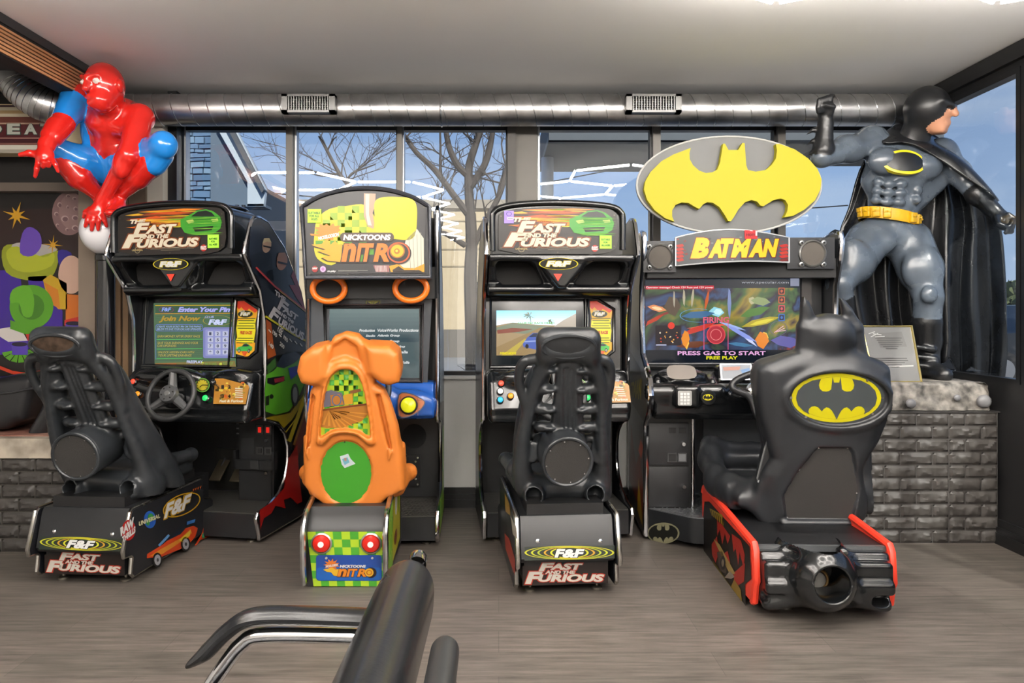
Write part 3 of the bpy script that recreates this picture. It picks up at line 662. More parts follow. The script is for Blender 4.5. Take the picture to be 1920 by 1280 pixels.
        p.poly(q, [(1085, 160), (1140, 145), (1145, 190), (1100, 230)], A_('#3848b0'), 5); p.ell(q, 1125, 320, 24, 68, A_('#22262a'), 5); p.ell(q, 1125, 320, 15, 48, A_('#8e949a'), 6); p.ell(q, 985, 330, 12, 14, A_('#232a1c'), 5); p.poly(q, [(950, 330), (970, 322), (970, 380), (950, 385)], A_('#10120f'), 5)
        p.poly(q, [(946, 460), (1010, 440), (1196, 300), (1196, 330), (1110, 470), (1060, 520), (1030, 480)], A_('#b9a21e'), 2)
        p.line(q, [(1190, 320), (1092, 600)], 22, A_('#d9c41e'), 4); p.line(q, [(1150, 440), (1070, 545)], 7, A_('#d9c41e'), 4); p.line(q, [(1196, 470), (1085, 830)], 40, A_('#7e2018'), 3); p.line(q, [(1196, 400), (1120, 620)], 14, A_('#a06a20'), 3)
        p.poly(q, [(1090, 700), (1140, 620), (1150, 780), (1170, 960), (1140, 975), (1100, 935), (1060, 950), (1070, 1000), (1010, 985), (985, 1030), (940, 1060), (918, 1130), (915, 1010), (990, 960), (1060, 880)], A_('#c3201c'), 4)
    PANEL = mat('#15161a', .3, var=.2)
    side_panel(t, 'side_panel', SIDE, .40, PANEL, CHR, art_fn=art_b if which == 'b' else None)
    side_panel(t, 'side_panel', SIDE_L, -.40, PANEL, CHR)
    # --- marquee with its moulded bezel
    n = np.array([0, -1, .0]); YM = -.14; mp_ = lambda x, y: Z(A, (0, YM, 0), n, 880, 360, 3.2).pt(x, y)
    outer = [(140, 352), (138, 160), (150, 118), (190, 92), (300, 72), (530, 62), (760, 74), (870, 92), (908, 120), (922, 160), (922, 345)]
    inner = [(175, 345), (175, 152), (186, 126), (215, 113), (330, 95), (530, 86), (720, 92), (838, 102), (872, 122), (884, 150), (882, 335), (740, 375), (690, 372), (345, 372), (330, 378)]
    o3 = [mp_(*q) for q in smooth(outer, 3)]; low = [mp_(q[0], q[1]) for q in [(922, 372), (750, 405), (735, 375), (345, 375), (330, 405), (140, 375)]]
    poly = [(q[0], q[2]) for q in o3]+[(q[0], q[2]) for q in low]
    m_ = P().yprism(poly, YM+.012, YM+.28, BLK); m_.sphere((.0, .12, 1.80), (.26, .17, .035), BLK)
    mo = m_.build('marquee_housing', t)
    P().tube([(q[0], YM+.004, q[2]) for q in o3], .016, BLK, 10).build('bezel', mo)
    pl = Z(A, (0, YM, 0), n, 880, 360, 3.2); g = P(); g.poly(pl, smooth(inner, 3), art('#221d1a', .35), 0)
    rr = random.Random(2)
    for i in range(46):
        u = rr.random(); y = 95+rr.random()*110; x0 = 215+rr.random()*260; x1 = x0+120+rr.random()*330; c_ = rr.choice(['#c9501a', '#e0801e', '#b8341a', '#d8a82a', '#7c3a18', '#e6b83a'] if x0 < 420 else ['#5aa524', '#86b82a', '#3f8f22', '#c2c02c'])
        h = 2+rr.random()*7; x1 = min(x1, 850); g.poly(pl, [(x0, y), (x0+(x1-x0)*.7, y-h), (x1, y), (x0+(x1-x0)*.7, y+h)], art(c_), 1+i % 3*.3)
    tail_car(g, pl, 600, 108, 868, 262, art, 3)
    for i in range(12):
        y = 150+rr.random()*110; g.poly(pl, [(640, y), (760, y-3), (880, y), (760, y+3)], art(rr.choice(['#4aa830', '#2f7a24', '#7ab83a'])), 7)
    CRM = '#ddd2b8'
    g.text(pl, 'THE', (262, 152, 370, 180), art(CRM), 5, .06, .25); ff_logo(g, pl, 205, 150, 722, 328, CRM, art, 6, '#7c3c14')
    g.text(pl, 'UNIVERSAL', (276, 336, 350, 346), art('#b9a26a'), 6, .03); g.ring(pl, 312, 341, 20, 20, 5, art('#7f745a'), 5)
    g.line(pl, [(370, 330), (700, 330)], 3, art('#b5a98f'), 5); g.line(pl, [(400, 338), (690, 338)], 2, art('#8d836f'), 5); g.line(pl, [(470, 346), (600, 346)], 2, art('#8d836f'), 5)
    g.ell(pl, 752, 338, 20, 20, art('#b32a20'), 5); g.text(pl, 'RAW', (732, 326, 772, 338), art('#f1efe8'), 6, .06, .2); g.text(pl, 'THRILLS', (732, 339, 772, 348), art('#f1efe8'), 6, .06, .2)
    x0, y0, x1, y1 = (780, 262, 852, 340)
    g.poly(pl, [(x0, y0), (x1, y0), (x1, y1), (x0, y1)], mat('#9be83a', .5), 8)
    for i, s_ in enumerate(('SUITABLE', 'FOR', 'ALL AGES')): w_ = (26, 12, 26)[i]; g.text(pl, s_, (816-w_, y0+18+i*17, 816+w_, y0+29+i*17), dec('#1c3a10'), 9, .04)
    if which == 'a':
        g.poly(pl, [(208, 113), (266, 113), (266, 188), (208, 188)], mat('#8f78c8', .5), 8); g.ring(pl, 237, 132, 17, 13, 4, dec('#6550a0'), 9); g.poly(pl, [(226, 152), (264, 152), (264, 166), (226, 166)], dec('#e4e0ee'), 9); g.line(pl, [(230, 159), (260, 159)], 4, dec('#8a80a8'), 10)
    for (x, y) in ((190, 145), (868, 140), (190, 335), (868, 325), (530, 362)): g.ell(pl, x, y, 5, 5, mat('#55504a', .3, 1), 4, 10)
    g.build('marquee_panel', mo)
    # --- speaker hood
    S = Solid((-.40, -.18, 1.30), (.40, .14, 1.56), .0065)
    S.ext([(.12, 1.325), (-.015, 1.325), (-.045, 1.345), (-.045, 1.365), (-.02, 1.39), (-.085, 1.47), (-.14, 1.505), (-.14, 1.535), (.12, 1.535)], (-.385, 0, 0), (0, 1, 0), (0, 0, 1), 0, .77, .008, .004)
    for sg in (-1, 1):
        S.ext([(sg*q[0], q[1]) for q in [(.085, 1.385), (.135, 1.475), (.17, 1.50), (.33, 1.50), (.345, 1.48), (.335, 1.41), (.30, 1.383)]][::sg], (0, -.2, 0), (1, 0, 0), (0, 0, 1), -.25, -.0, .008, .012, sub=True)
    S.ext([(-.14, 1.52), (-.10, 1.46), (-.02, 1.36), (.02, 1.36), (.10, 1.46), (.14, 1.52)], (0, 0, 0), (1, 0, 0), (0, 0, 1), -.02, .135, .012, .012)
    ho = S.mesh('speaker_hood', BLK, t)
    for sg in (-1, 1): P().box((sg*.22, .02, 1.44), (.27, .01, .13), mat('#151413', .9, bump=.5, bscale=400)).build('speaker_grille', ho)
    e_ = P(); pe = Z(A, (0, -.142, 1.49), (0, -1, -.12), 880, 360, 3.2); ff_badge(e_, pe, 535, 430, 118, 36); e_.build('badge', ho)
    e_ = P(); pe = Z(A, (0, -.139, 1.43), (0, -1, 0), 880, 360, 3.2); e_.poly(pe, [(505, 490), (558, 490), (532, 535)], mat('#c8301f', .3, 0, .4), 1); e_.build('warning_light', ho)
    # --- monitor
    YS = .115; pb = Z(A, (0, YS, 1.12), (0, -1, .10), 880, 360, 3.2)
    P().add([pb.pt(*q, .0) for q in ((95, 600), (905, 600), (905, 1110), (95, 1110))], [(0, 1, 2, 3)], BLK).build('monitor_surround', t)
    bz = P(); fr_ = [(128, 632), (690, 632), (700, 1045), (125, 1048)]; bz.tube([pb.pt(*q, .006) for q in fr_], .012, BLK, 8, closed=True); mz = bz.build('monitor_bezel', t)
    P().add([pb.pt(*q, .003) for q in fr_], [(0, 1, 2, 3)], mat('#0c1216', .12)).build('monitor_glass', mz)
    sc = P()
    if which == 'a':
        pl = Z(A, (0, YS, 1.12), (0, -1, .10), 880, 360, 3.2); pl.p0 = pl.p0+pl.n*.005
        for i in range(10): y = 710+i*11; f_ = i/9; sc.poly(pl, [(162, y), (639, y), (639, y+11), (162, y+11)], mat('#%02x%02x%02x' % (int(95+90*f_), int(165+35*f_), int(205+5*f_)), .2, 0, .75), 1)
        sc.poly(pl, [(162, 800), (260, 782), (400, 795), (520, 800), (639, 730), (639, 980), (162, 980)], scr('#a7906c'), 2); sc.poly(pl, [(480, 825), (560, 770), (639, 728), (639, 830)], scr('#b8aea0'), 3)
        sc.poly(pl, [(162, 812), (260, 785), (400, 800), (500, 808), (500, 830), (330, 850), (162, 835)], scr('#7f8a74'), 3); sc.poly(pl, [(165, 828), (260, 815), (380, 822), (300, 838), (170, 850)], scr('#8a4a3c'), 4)
        sc.poly(pl, [(162, 980), (162, 930), (420, 815), (460, 815), (420, 980)], scr('#9a8158'), 4); sc.poly(pl, [(190, 980), (330, 880), (345, 880), (260, 980)], scr('#bda94a'), 5)
        sc.poly(pl, [(320, 910), (350, 870), (380, 845), (430, 845), (470, 870), (470, 930), (400, 945), (325, 930)], scr('#4a62b4'), 6); sc.poly(pl, [(355, 870), (385, 848), (425, 848), (430, 868)], scr('#22304c'), 7); sc.ell(pl, 345, 925, 10, 14, scr('#16181c'), 7); sc.poly(pl, [(330, 893), (470, 885), (470, 893), (330, 902)], scr('#8da0d8'), 7)
        for cx, cy, r_ in ((362, 742, 42), (490, 775, 22)):
            sc.line(pl, [(cx+2, cy), (cx+6, cy+r_*.9)], 4, scr('#5a6a4e'), 5)
            for a in range(0, 360, 40): sc.poly(pl, [(cx, cy), (cx+r_*math.cos(math.radians(a)), cy+r_*.55*math.sin(math.radians(a))), (cx+r_*.6*math.cos(math.radians(a+18)), cy-4+r_*.4*math.sin(math.radians(a+18)))], scr('#6b7a55'), 6)
        sc.text(pl, 'DEMO MODE', (182, 960, 282, 974), scr('#e8d81c'), 7, .05, .25); sc.text(pl, 'CLUB F&F RACE DEMO', (290, 780, 510, 792), scr('#7ac06a'), 7, .03)
    else:
        pl = Z(FB, pb.p0, pb.n, 200, 370, 3.6575); pl.p0 = pl.p0+pl.n*.005; Q = lambda q, c, l=2: sc.poly(pl, q, scr(c), l)
        Q([(322, 725), (878, 722), (888, 1160), (330, 1165)], '#49684a', 1)
        for i in range(22): y = 800+i*15; Q([(340, y), (870, y-2), (870, y+1), (340, y+4)], '#3e5c48', 1.5)
        Q([(335, 732), (870, 728), (872, 795), (338, 800)], '#35553f'); Q([(335, 738), (868, 736), (868, 742), (335, 744)], '#b9a02a', 3)
        sc.ring(pl, 412, 770, 52, 22, 6, scr('#7a3a5a'), 4); sc.text(pl, 'F&F', (380, 755, 446, 782), scr('#8ea0e8'), 5, .04, .2); sc.text(pl, 'Enter Your Pin', (490, 752, 850, 786), scr('#a6a6ea'), 5, .05, .3)
        sc.line(pl, [(335, 798), (870, 794)], 5, scr('#b98a2a'), 4)
        sc.text(pl, 'Join Now', (362, 812, 648, 858), scr('#a8882e'), 5, .05, .3); sc.ring(pl, 762, 845, 100, 36, 5, scr('#9a8a3a'), 4); sc.text(pl, 'CLUB', (676, 812, 738, 828), scr('#a6b0e0'), 5, .02, .3); sc.text(pl, 'F&F', (700, 836, 830, 874), scr('#c4cdf0'), 6, .05, .2)
        sc.poly(pl, rrect(338, 870, 662, 918, 14), scr('#5c70b8'), 3); sc.poly(pl, rrect(343, 874, 658, 914, 12), scr('#46623f'), 4)
        for i, s_ in enumerate(('CREATE YOUR SECRET PIN ON THE PINPAD', 'BELOW TO SAVE YOUR CAR AND UPGRADES!')): sc.text(pl, s_, (350, 880+i*17, 652, 893+i*17), scr('#98a8e6'), 5, .01, .2)
        for s_, x0, y0, x1 in (('EARN MONEY AFTER EVERY RACE', 352, 945, 645), ('SAVE YOUR EARNINGS AND YOUR', 352, 990, 630), ('CAR UPGRADES', 352, 1010, 482), ('UNLOCK HIDDEN CARS WITH', 355, 1054, 604), ('YOUR LIFETIME EARNINGS', 358, 1076, 586)): sc.text(pl, s_, (x0, y0, x1, y0+15), scr('#b3a04e'), 5, .01, .2)
        for y in (975, 1040, 1105): sc.line(pl, [(345, y), (660, y-3)], 4, scr('#4fae58'), 4)
        sc.line(pl, [(340, 925), (340, 1110)], 4, scr('#5c78a8'), 4)
        sc.poly(pl, rrect(664, 890, 876, 1102, 14), scr('#777cb4'), 4); sc.poly(pl, rrect(680, 905, 862, 1088, 10), scr('#8b90c4'), 5)
        for r_ in range(4):
            for c_ in range(3):
                x, y = 697+c_*51, 918+r_*42; sc.poly(pl, [(x, y), (x+36, y), (x+36, y+33), (x, y+33)], scr('#b7bbd2'), 6); sc.text(pl, '123456789*0#'[r_*3+c_], (x+10, y+6, x+26, y+27), scr('#40465e'), 7, .03)
        Q([(335, 1135), (880, 1120), (888, 1160), (335, 1165)], '#7a6a34', 3); Q([(335, 1140), (480, 1138), (480, 1162), (335, 1165)], '#a85a2a', 4); sc.text(pl, 'FREEPLAY', (553, 1118, 662, 1137), scr('#c4cdf4'), 6, .02); sc.text(pl, '*', (648, 1128, 672, 1152), scr('#c8d84a'), 6, .05); sc.text(pl, 'PRESS TO CANCEL', (678, 1132, 760, 1150), scr('#6a9a4a'), 6, .01); sc.text(pl, '#', (776, 1132, 794, 1152), scr('#c8d84a'), 6, .03); sc.text(pl, 'PRESS TO ACCEPT', (800, 1130, 872, 1148), scr('#6a9a4a'), 6, .01)
    sc.build('screen', mz)
    # instruction card
    pc = Z(A, (0, YS, 1.12), (0, -1, .10), 880, 360, 3.2); ic = P()
    fr2 = [(712, 645), (770, 645), (866, 700), (866, 955), (820, 990), (712, 990)]; ic.tube([pc.pt(*q, .006) for q in fr2], .009, BLK, 8, closed=True)
    ic.poly(pc, [(724, 655), (765, 655), (856, 710), (854, 945), (812, 985), (722, 965)], art('#e8a41c', .3), 2)
    ic.poly(pc, [(724, 655), (765, 655), (856, 710), (840, 725), (800, 700), (780, 720), (750, 690), (735, 705), (724, 690)], art('#d9381a', .3), 3)
    ic.poly(pc, [(724, 770), (850, 760), (852, 900), (800, 905), (724, 890)], art('#ded21e', .3), 3)
    ic.poly(pc, [(722, 690), (733, 750), (728, 820), (738, 870), (724, 900)], art('#241b0c', .1), 4); ic.poly(pc, [(856, 720), (846, 790), (852, 830), (845, 900), (855, 900)], art('#241b0c', .1), 4)
    ff_badge(ic, pc, 780, 732, 50, 22, dec, 5); ic.text(pc, 'CLUB', (742, 708, 776, 720), dec('#e8e4d4'), 8, .03)
    for i, y in enumerate((758, 770, 786, 802, 816, 875, 888, 902)): ic.line(pc, [(732+(i % 3)*5, y), (846-(i % 2)*8, y)], 5, dec('#5a6a1a'), 5)
    ic.text(pc, 'FREE RACES', (754, 832, 832, 852), dec('#c23a1c'), 5, .05, .2); fast_car(ic, pc, 738, 900, 840, 960, '#3fb84a', dec, 6); ic.poly(pc, [(770, 945), (810, 955), (800, 980), (785, 975)], dec('#d9541a'), 5)
    ic.build('instruction_card', t)
    # --- dashboard
    S = Solid((-.41, -.16, .62), (.41, .2, .96), .0065)
    S.ext([(-.06, .655), (-.085, .72), (-.035, .865), (.03, .915), (.14, .925), (.14, .655)], (-.385, 0, 0), (0, 1, 0), (0, 0, 1), 0, .77, .03, .01)
    S.ell((-.12, -.02, .885), (.20, .07, .055), .03); S.ell((.25, .02, .89), (.11, .05, .04), .03)
    S.box((0, -.05, .668), (.37, .03, .018), .015, .02)
    do = S.mesh('dashboard', BLK, t)
    nD = np.array([0, -1, .42]); pd = Z(A, (0, -.0615, .81), nD, 880, 360, 3.2)
    for (x, y, c_, s_) in ((190, 1150, '#d2402c', ''), (185, 1197, '#d6d2c8', '2'), (185, 1248, '#2f9ec4', '3'), (247, 1225, '#e08a22', '')):
        q = pd.pt(x, y); b_ = P().lathe([(.019, 0), (.019, .006), (.015, .01)], q, pd.n, BLK, 20).lathe([(.0145, .006), (.0145, .013), (.010, .0165), (0, .017)], q, pd.n, mat(c_, .25, 0, .35), 20)
        bo = b_.build('button', do)
    pg = Z(FB, (0, -.0615, .81), nD, 200, 640, 3.2); pg.p0 = pg.p0+pg.n*.004
    gq = P(); gq.ell(pg, 575, 262, 44, 44, art('#2a2d18', .1), 1); gq.ring(pg, 575, 262, 44, 42, 5, art('#6ca83a'), 2); gq.ell(pg, 575, 262, 33, 32, art('#b9a92a'), 2); gq.line(pg, [(560, 275), (575, 262), (610, 262)], 5, dec('#2a2410'), 3)
    for i in range(9): a = math.radians(140+i*32); gq.line(pg, [(575+26*math.cos(a), 262+26*math.sin(a)), (575+32*math.cos(a), 262+32*math.sin(a))], 4, dec('#1d1a0c'), 3)
    gq.poly(pg, [(350, 225), (440, 215), (500, 215), (525, 250), (510, 262), (450, 240), (360, 250)], art('#b8a01e'), 1); gq.ring(pg, 410, 236, 26, 14, 4, art('#6d6a18'), 2); gq.ring(pg, 500, 236, 22, 18, 4, art('#6d6a18'), 2)
    gq.build('gauge_panel', do)
    q = pg.pt(597, 342); P().lathe([(.021, 0), (.021, .006), (.016, .01)], q, pg.n, BLK, 20).lathe([(.0155, .006), (.0155, .014), (.011, .018), (0, .0185)], q, pg.n, mat('#23b65a', .25, 0, .4), 20).build('start_button', do)
    sp = P(); sp.poly(pg, [(650, 222), (700, 222), (850, 262), (855, 275), (835, 376), (640, 374)], art('#b07a28', .25), 1)
    rr = random.Random(5)
    for i in range(30): x, y = 660+rr.random()*170, 245+rr.random()*100; sp.ell(pg, x, y, 4+rr.random()*10, 3+rr.random()*8, art(rr.choice(['#d8b82a', '#4a3812', '#c8601c', '#8a7a1e', '#dcc850']), .2), 2, 8)
    for i in range(5): sp.line(pg, [(772, 282+i*13), (818, 285+i*13)], 7, dec('#ded8c0'), 3)
    sp.text(pg, 'Fast & Furious', (678, 350, 822, 366), dec('#f0e8d0'), 4, .05, .2)
    for i in range(4): sp.text(pg, str(i+1), (690+(i % 2)*40, 262+(i//2)*55, 706+(i % 2)*40, 285+(i//2)*55), dec('#1b1608'), 4, .05)
    spo = sp.build('shifter_plate', do)
    q = pg.pt(672, 268); P().tube([q, q+pg.n*.05], .006, CHR, 8).sphere(q+pg.n*.06, .018, BLK).build('shift_lever', do)
    # steering wheel
    pw = Plane(FB, (0, -.15, .80), (0, -1, .38), (200, 640, 3.2)); w0 = pw.pt(385, 320); wn_ = pw.n
    wh = P().torus(w0, wn_, .131, .0135, mat('#2b2c2d', .5, bump=.1), 40, 10)
    U = Vector((1, 0, 0)); V = Vector(wn_).cross(U)
    for a in (100, 215, 325):
        d_ = U*math.cos(math.radians(a))+V*math.sin(math.radians(a)); wh.tube([Vector(w0)-Vector(wn_)*.012+d_*.03, Vector(w0)-Vector(wn_)*.008+d_*.128], [.026, .018], mat('#4a4b4c', .4), 8)
    wo = wh.build('steering_wheel', t)
    w0 = np.array(w0)+wn_*.022; h_ = P().lathe([(0, .012), (.043, .012), (.046, .008), (.046, -.02)], w0, wn_, mat('#87888a', .3, .8), 28).lathe([(0, .018), (.012, .018), (.014, .012)], w0, wn_, mat('#b0b0b0', .3, .8), 18)
    for i in range(6): a = math.radians(60*i+15); c_ = Vector(w0)+(U*math.cos(a)+V*math.sin(a))*.032+Vector(wn_)*.012; h_.lathe([(.004, 0), (.004, .003), (0, .003)], c_, wn_, MATB, 8)
    h_.build('hub', wo); P().tube([Vector(w0)-Vector(wn_)*.01, Vector(w0)-Vector(wn_)*.10], .03, BLK, 14).build('steering_column', wo)
    # --- seat pedestal
    xl, xr = -.315, .125; xm = (xl+xr)/2
    up = [(-.80, .155), (-.815, .175), (-.775, .325), (-.76, .345), (-.30, .345), (.02, .345), (.02, .155)]
    P().xprism(up, xl+.018, xr-.018, SAT).bb((xl+.035, -.77, .045), (xr-.035, .02, .16), SAT).build('seat_pedestal', t)
    pz = P().bb((xm-.17, -.745, .345), (xm+.17, -.08, .392), mat('#19191a', .4)); pz.build('seat_plinth', t)
    out = [(-.84, .15), (-.845, .175), (-.79, .335), (-.775, .352), (-.40, .37), (-.12, .375), (-.105, .36), (-.10, .215), (-.08, .2), (.0, .2), (.01, .19), (.0, .045), (-.77, .045), (-.785, .06), (-.775, .13), (-.79, .145)]
    out_b = [(-.84, .15), (-.845, .175), (-.79, .335), (-.775, .342), (-.14, .338), (-.115, .335), (-.105, .32), (-.11, .235), (-.08, .22), (.0, .2), (.01, .19), (.0, .045), (-.77, .045), (-.785, .06), (-.775, .13), (-.79, .145)]
    def base_b(p):
        pl = Z(FBS, (xr+.011, 0, 0), (1, 0, 0), 200, 640, 3.2); A_ = dec
        p.ell(pl, 130, 1132, 42, 62, A_('#c8221c'), 1, rot=.1); p.text(pl, 'RAW', ((75, 1120), (160, 1050), (165, 1105), (82, 1170)), A_('#f2f0ec'), 3, .07, .1); p.text(pl, 'THRILLS', ((88, 1172), (168, 1105), (170, 1145), (95, 1205)), A_('#f2f0ec'), 3, .06, .1)
        p.ell(pl, 258, 1068, 36, 52, A_('#2a62c0'), 1); p.ell(pl, 262, 1055, 18, 24, A_('#3d9a48'), 2); p.ell(pl, 246, 1088, 11, 16, A_('#3d9a48'), 2); p.text(pl, 'UNIVERSAL', ((190, 1080), (318, 1032), (318, 1056), (190, 1108)), A_('#e8e0b0'), 3, .04)
        p.poly(pl, [(345, 1060), (480, 1000), (540, 950), (555, 920), (520, 905), (420, 930), (360, 985)], A_('#16171b'), 1)
        vs = [(448+112*math.cos(u)*.98, 980-(112*math.cos(u))*.32+62*math.sin(u)) for u in [i*math.pi/20 for i in range(41)]]
        p.line(pl, vs, 7, A_('#d9a81e'), 2); p.text(pl, 'F&F', ((345, 970), (512, 900), (500, 1000), (335, 1075)), A_('#d9a81e'), 3, .1, .15); p.text(pl, 'F&F', ((350, 975), (508, 908), (496, 995), (340, 1065)), A_('#f2f0ec'), 4, .04, .15)
        for i in range(4): p.poly(pl, [(515+i*14, 888-i*5), (526+i*14, 878-i*5), (518+i*14, 900-i*5)], A_('#d9641e'), 2)
        # orange flame car
        p.poly(pl, [(240, 1275), (330, 1220), (400, 1165), (470, 1120), (520, 1105), (545, 1120), (530, 1170), (500, 1205), (440, 1245), (330, 1290), (240, 1300)], A_('#e0481a'), 2)
        p.poly(pl, [(370, 1180), (420, 1140), (470, 1122), (440, 1155), (360, 1195)], A_('#1f2a3c'), 3); p.line(pl, [(310, 1225), (372, 1160)], 14, A_('#6aa0d8'), 3); p.poly(pl, [(480, 1080), (530, 1065), (525, 1085), (478, 1100)], A_('#3a78c0'), 3)
        p.poly(pl, [(250, 1290), (330, 1240), (440, 1180), (500, 1125), (510, 1150), (470, 1180), (400, 1230), (330, 1275)], A_('#f0982a'), 3); p.poly(pl, [(430, 1190), (500, 1130), (495, 1165), (450, 1205)], A_('#f2d23a'), 4)
        for x, y in ((470, 1215), (300, 1310)): p.ell(pl, x, y, 28, 44, A_('#1c1c1c'), 4); p.ell(pl, x, y, 19, 32, A_('#b4b4ba'), 5); p.ell(pl, x, y, 7, 11, A_('#404040'), 6)
        p.poly(pl, [(525, 1225), (570, 1150), (580, 1110), (600, 1140), (636, 1065), (636, 1160), (590, 1180), (560, 1190), (540, 1220)], A_('#e8501e'), 2); p.ell(pl, 577, 1165, 10, 16, A_('#3a9a6a'), 4)
    def base_a(p):
        pl = Plane(FA, (xl-.011, 0, 0), (-1, 0, 0), (880, 580, 2.326))
        p.poly(pl, [(156, 800), (176, 850), (180, 900), (158, 880)], dec('#b08a3c'), 1); p.poly(pl, [(155, 975), (175, 1000), (200, 1090), (200, 1160), (178, 1100), (158, 1040)], dec('#b83a28'), 1); p.poly(pl, [(182, 900), (205, 950), (208, 1000), (190, 980)], dec('#c8c0b0'), 1)
    for x, nm in ((xl, 'left'), (xr, 'right')):
        pr_ = out_b if which == 'b' else out
        o = P().xprism(pr_, x-.011, x+.011, PANEL)
        if which == 'b' and x == xr: base_b(o)
        if which == 'a' and x == xl: base_a(o)
        oo = o.build('pedestal_side', t); P().tube([(x, y, z) for y, z in pr_], .010, mat('#b5b2ac', .25, 1.0, var=.25, vscale=20), 8, closed=True).build('edge_trim', oo)
    r = P(); prr = Z(A, (0, -.817, .165), (0, -1, .26), 880, 580, 2.326)
    for x in (298, 571): r.lathe([(.009, 0), (.009, .003), (.004, .006), (0, .006)], prr.pt(x, 1010), prr.n, CHR, 12)
    r.poly(prr, [(240, 1035), (634, 1028), (634, 1085), (240, 1095)], dec('#14241a'), 1)
    for i in range(5): r.ring(prr, 436, 1060, 196-i*28, 30-i*1.5, 9, dec(['#d8d81e', '#c8ce1e', '#b4c41e', '#d4a01e', '#d8d81e'][i]), 2+i*.3, a0=0, a1=360)
    r.text(prr, 'F&F', (366, 1042, 506, 1084), dec('#101410'), 4, .12, .2); r.text(prr, 'F&F', (370, 1044, 502, 1082), dec('#f0f0ee'), 5, .05, .2); r.build('rear_plate', t)
    r = P(); prl = Z(A, (0, -.772, .1), (0, -1, 0), 880, 580, 2.326); r.poly(prl, [(232, 1118), (604, 1100), (604, 1190), (232, 1205)], dec('#241a16'), 1)
    for t_, q in (('F', (302, 1103, 372, 1140)), ('AST', (352, 1106, 494, 1134)), ('AND THE', (330, 1137, 462, 1152)), ('F', (242, 1142, 320, 1196)), ('URIOUS', (300, 1153, 588, 1186))):
        r.text(prl, t_, (q[0]-5, q[1]-4, q[2]+5, q[3]+4), dec('#c23a22'), 2, .09, .2); r.text(prl, t_, q, dec('#e6dfd2'), 3, .05, .2)
    r.build('rear_label', t)
    for x in (xl+.07, xr-.07): P().lathe([(0, 0), (.024, 0), (.024, .008), (.016, .014), (.007, .014), (.007, .05)], (x, -.70, .0), (0, 0, 1), mat('#8a8478', .4, .9), 16).build('levelling_foot', t)
    for x in (xl+.12, xr-.12): P().lathe([(0, -.012), (.028, -.012), (.028, .012), (0, .012)], (x, -.62, .028), (1, 0, 0), MATB, 18).build('caster', t)
    for x in (-.33, .33): P().lathe([(0, 0), (.024, 0), (.024, .008), (.014, .014), (.007, .014), (.007, .04)], (x, .05, 0), (0, 0, 1), mat('#8a8478', .4, .9), 16).build('levelling_foot', t)
    # --- moulded seat
    tn = np.array([0, -.905, -.425]); ps = Z(A, (0, -.60, .45), tn, 880, 580, 2.326); q = lambda x, y, l=0.: Plane(A, ps.p0+tn*l, tn, ps.z).pt(x, y)
    S = Solid((-.42, -1.1, .36), (.26, -.02, 1.22), .0068)
    # headrest and shoulders
    S.chain([q(345, 130, .0), q(520, 130, .0)], .052, .03); S.chain([q(350, 175), q(515, 175)], .052, .03); S.chain([q(338, 205), q(318, 262)], [.04, .026], .03); S.chain([q(527, 205), q(552, 262)], [.04, .026], .03)
    S.ell(q(433, 163, .062), (.108, .03, .050), .006, sub=True)
    for pts, rs in (([(318, 262), (286, 330), (262, 420), (240, 520), (228, 620), (232, 720), (262, 790)], [.026, .024, .022, .026, .034, .045, .055]), ([(552, 262), (572, 330), (576, 420), (574, 520), (576, 620), (572, 720), (560, 790)], [.026, .022, .020, .022, .028, .04, .055])):
        S.chain([q(*p_) for p_ in smooth(pts, 3)], list(np.interp(np.linspace(0, 1, (len(pts)-1)*3+1), np.linspace(0, 1, len(rs)), rs)), .015)
        S.chain([q(*p_, -.05) for p_ in smooth(pts, 3)], [.018]*((len(pts)-1)*3+1), .03); w_ = [p_ for p_ in smooth(pts, 3)]
        for d_ in (.09, .13): S.chain([q(p_[0], p_[1], -.045-(d_*max(0, (p_[1]-380)/410))) for p_ in w_], [.016]*len(w_), .05)
    for pts in ([(300, 215), (248, 222), (220, 262), (218, 330), (240, 400), (252, 440)], [(562, 215), (598, 222), (616, 262), (612, 330), (594, 400), (584, 440)]): S.chain([q(*p_, -.01) for p_ in smooth(pts, 3)], .019, .012)
    # spine, lower body
    U_ = np.array([1, 0, 0.]); V_ = np.cross(tn, U_); o_ = q(430, 400)
    def pol(pts): return [tuple(((q(*p_)-o_)@U_, (q(*p_)-o_)@V_)) for p_ in pts]
    S.ext(pol([(385, 205), (488, 205), (502, 570), (352, 570)]), o_, U_, V_, -.04, .012, .012, .015)
    for pts in ([(405, 250), (398, 560)], [(462, 250), (470, 560)]): S.chain([q(*p_, .012) for p_ in pts], [.008, .010], .008)
    S.chain([q(425, 250, .012), q(423, 560, .012)], .006, .006); S.chain([q(443, 250, .012), q(446, 560, .012)], .006, .006); S.chain([q(405, 250, .012), q(434, 238, .014), q(462, 250, .012)], .008, .006)
    S.chain([q(300, 770), q(540, 770)], .062, .04); S.chain([q(280, 800, -.02), q(560, 800, -.02)], .055, .04); S.chain([q(300, 560, -.04), q(555, 560, -.04)], .02, .02)
    dn = np.array([0, -.985, -.17]); df = q(428, 665, .15); S.ext([(.112*math.cos(a), .112*math.sin(a)) for a in [i*math.pi/16 for i in range(32)]], df, U_, np.cross(dn, U_), -.22, 0, .006, .02)
    for x in (278, 552):
        for l in (-.03, -.012, .006): S.ell(q(x, 620, l), (.028, .008, .055), .004, R=along(tn)@rot('X', 90) if False else None)
    for x in (415, 434, 453): S.chain([q(x, 262, .016), q(x, 555, .016)], .0045, .004, sub=True)
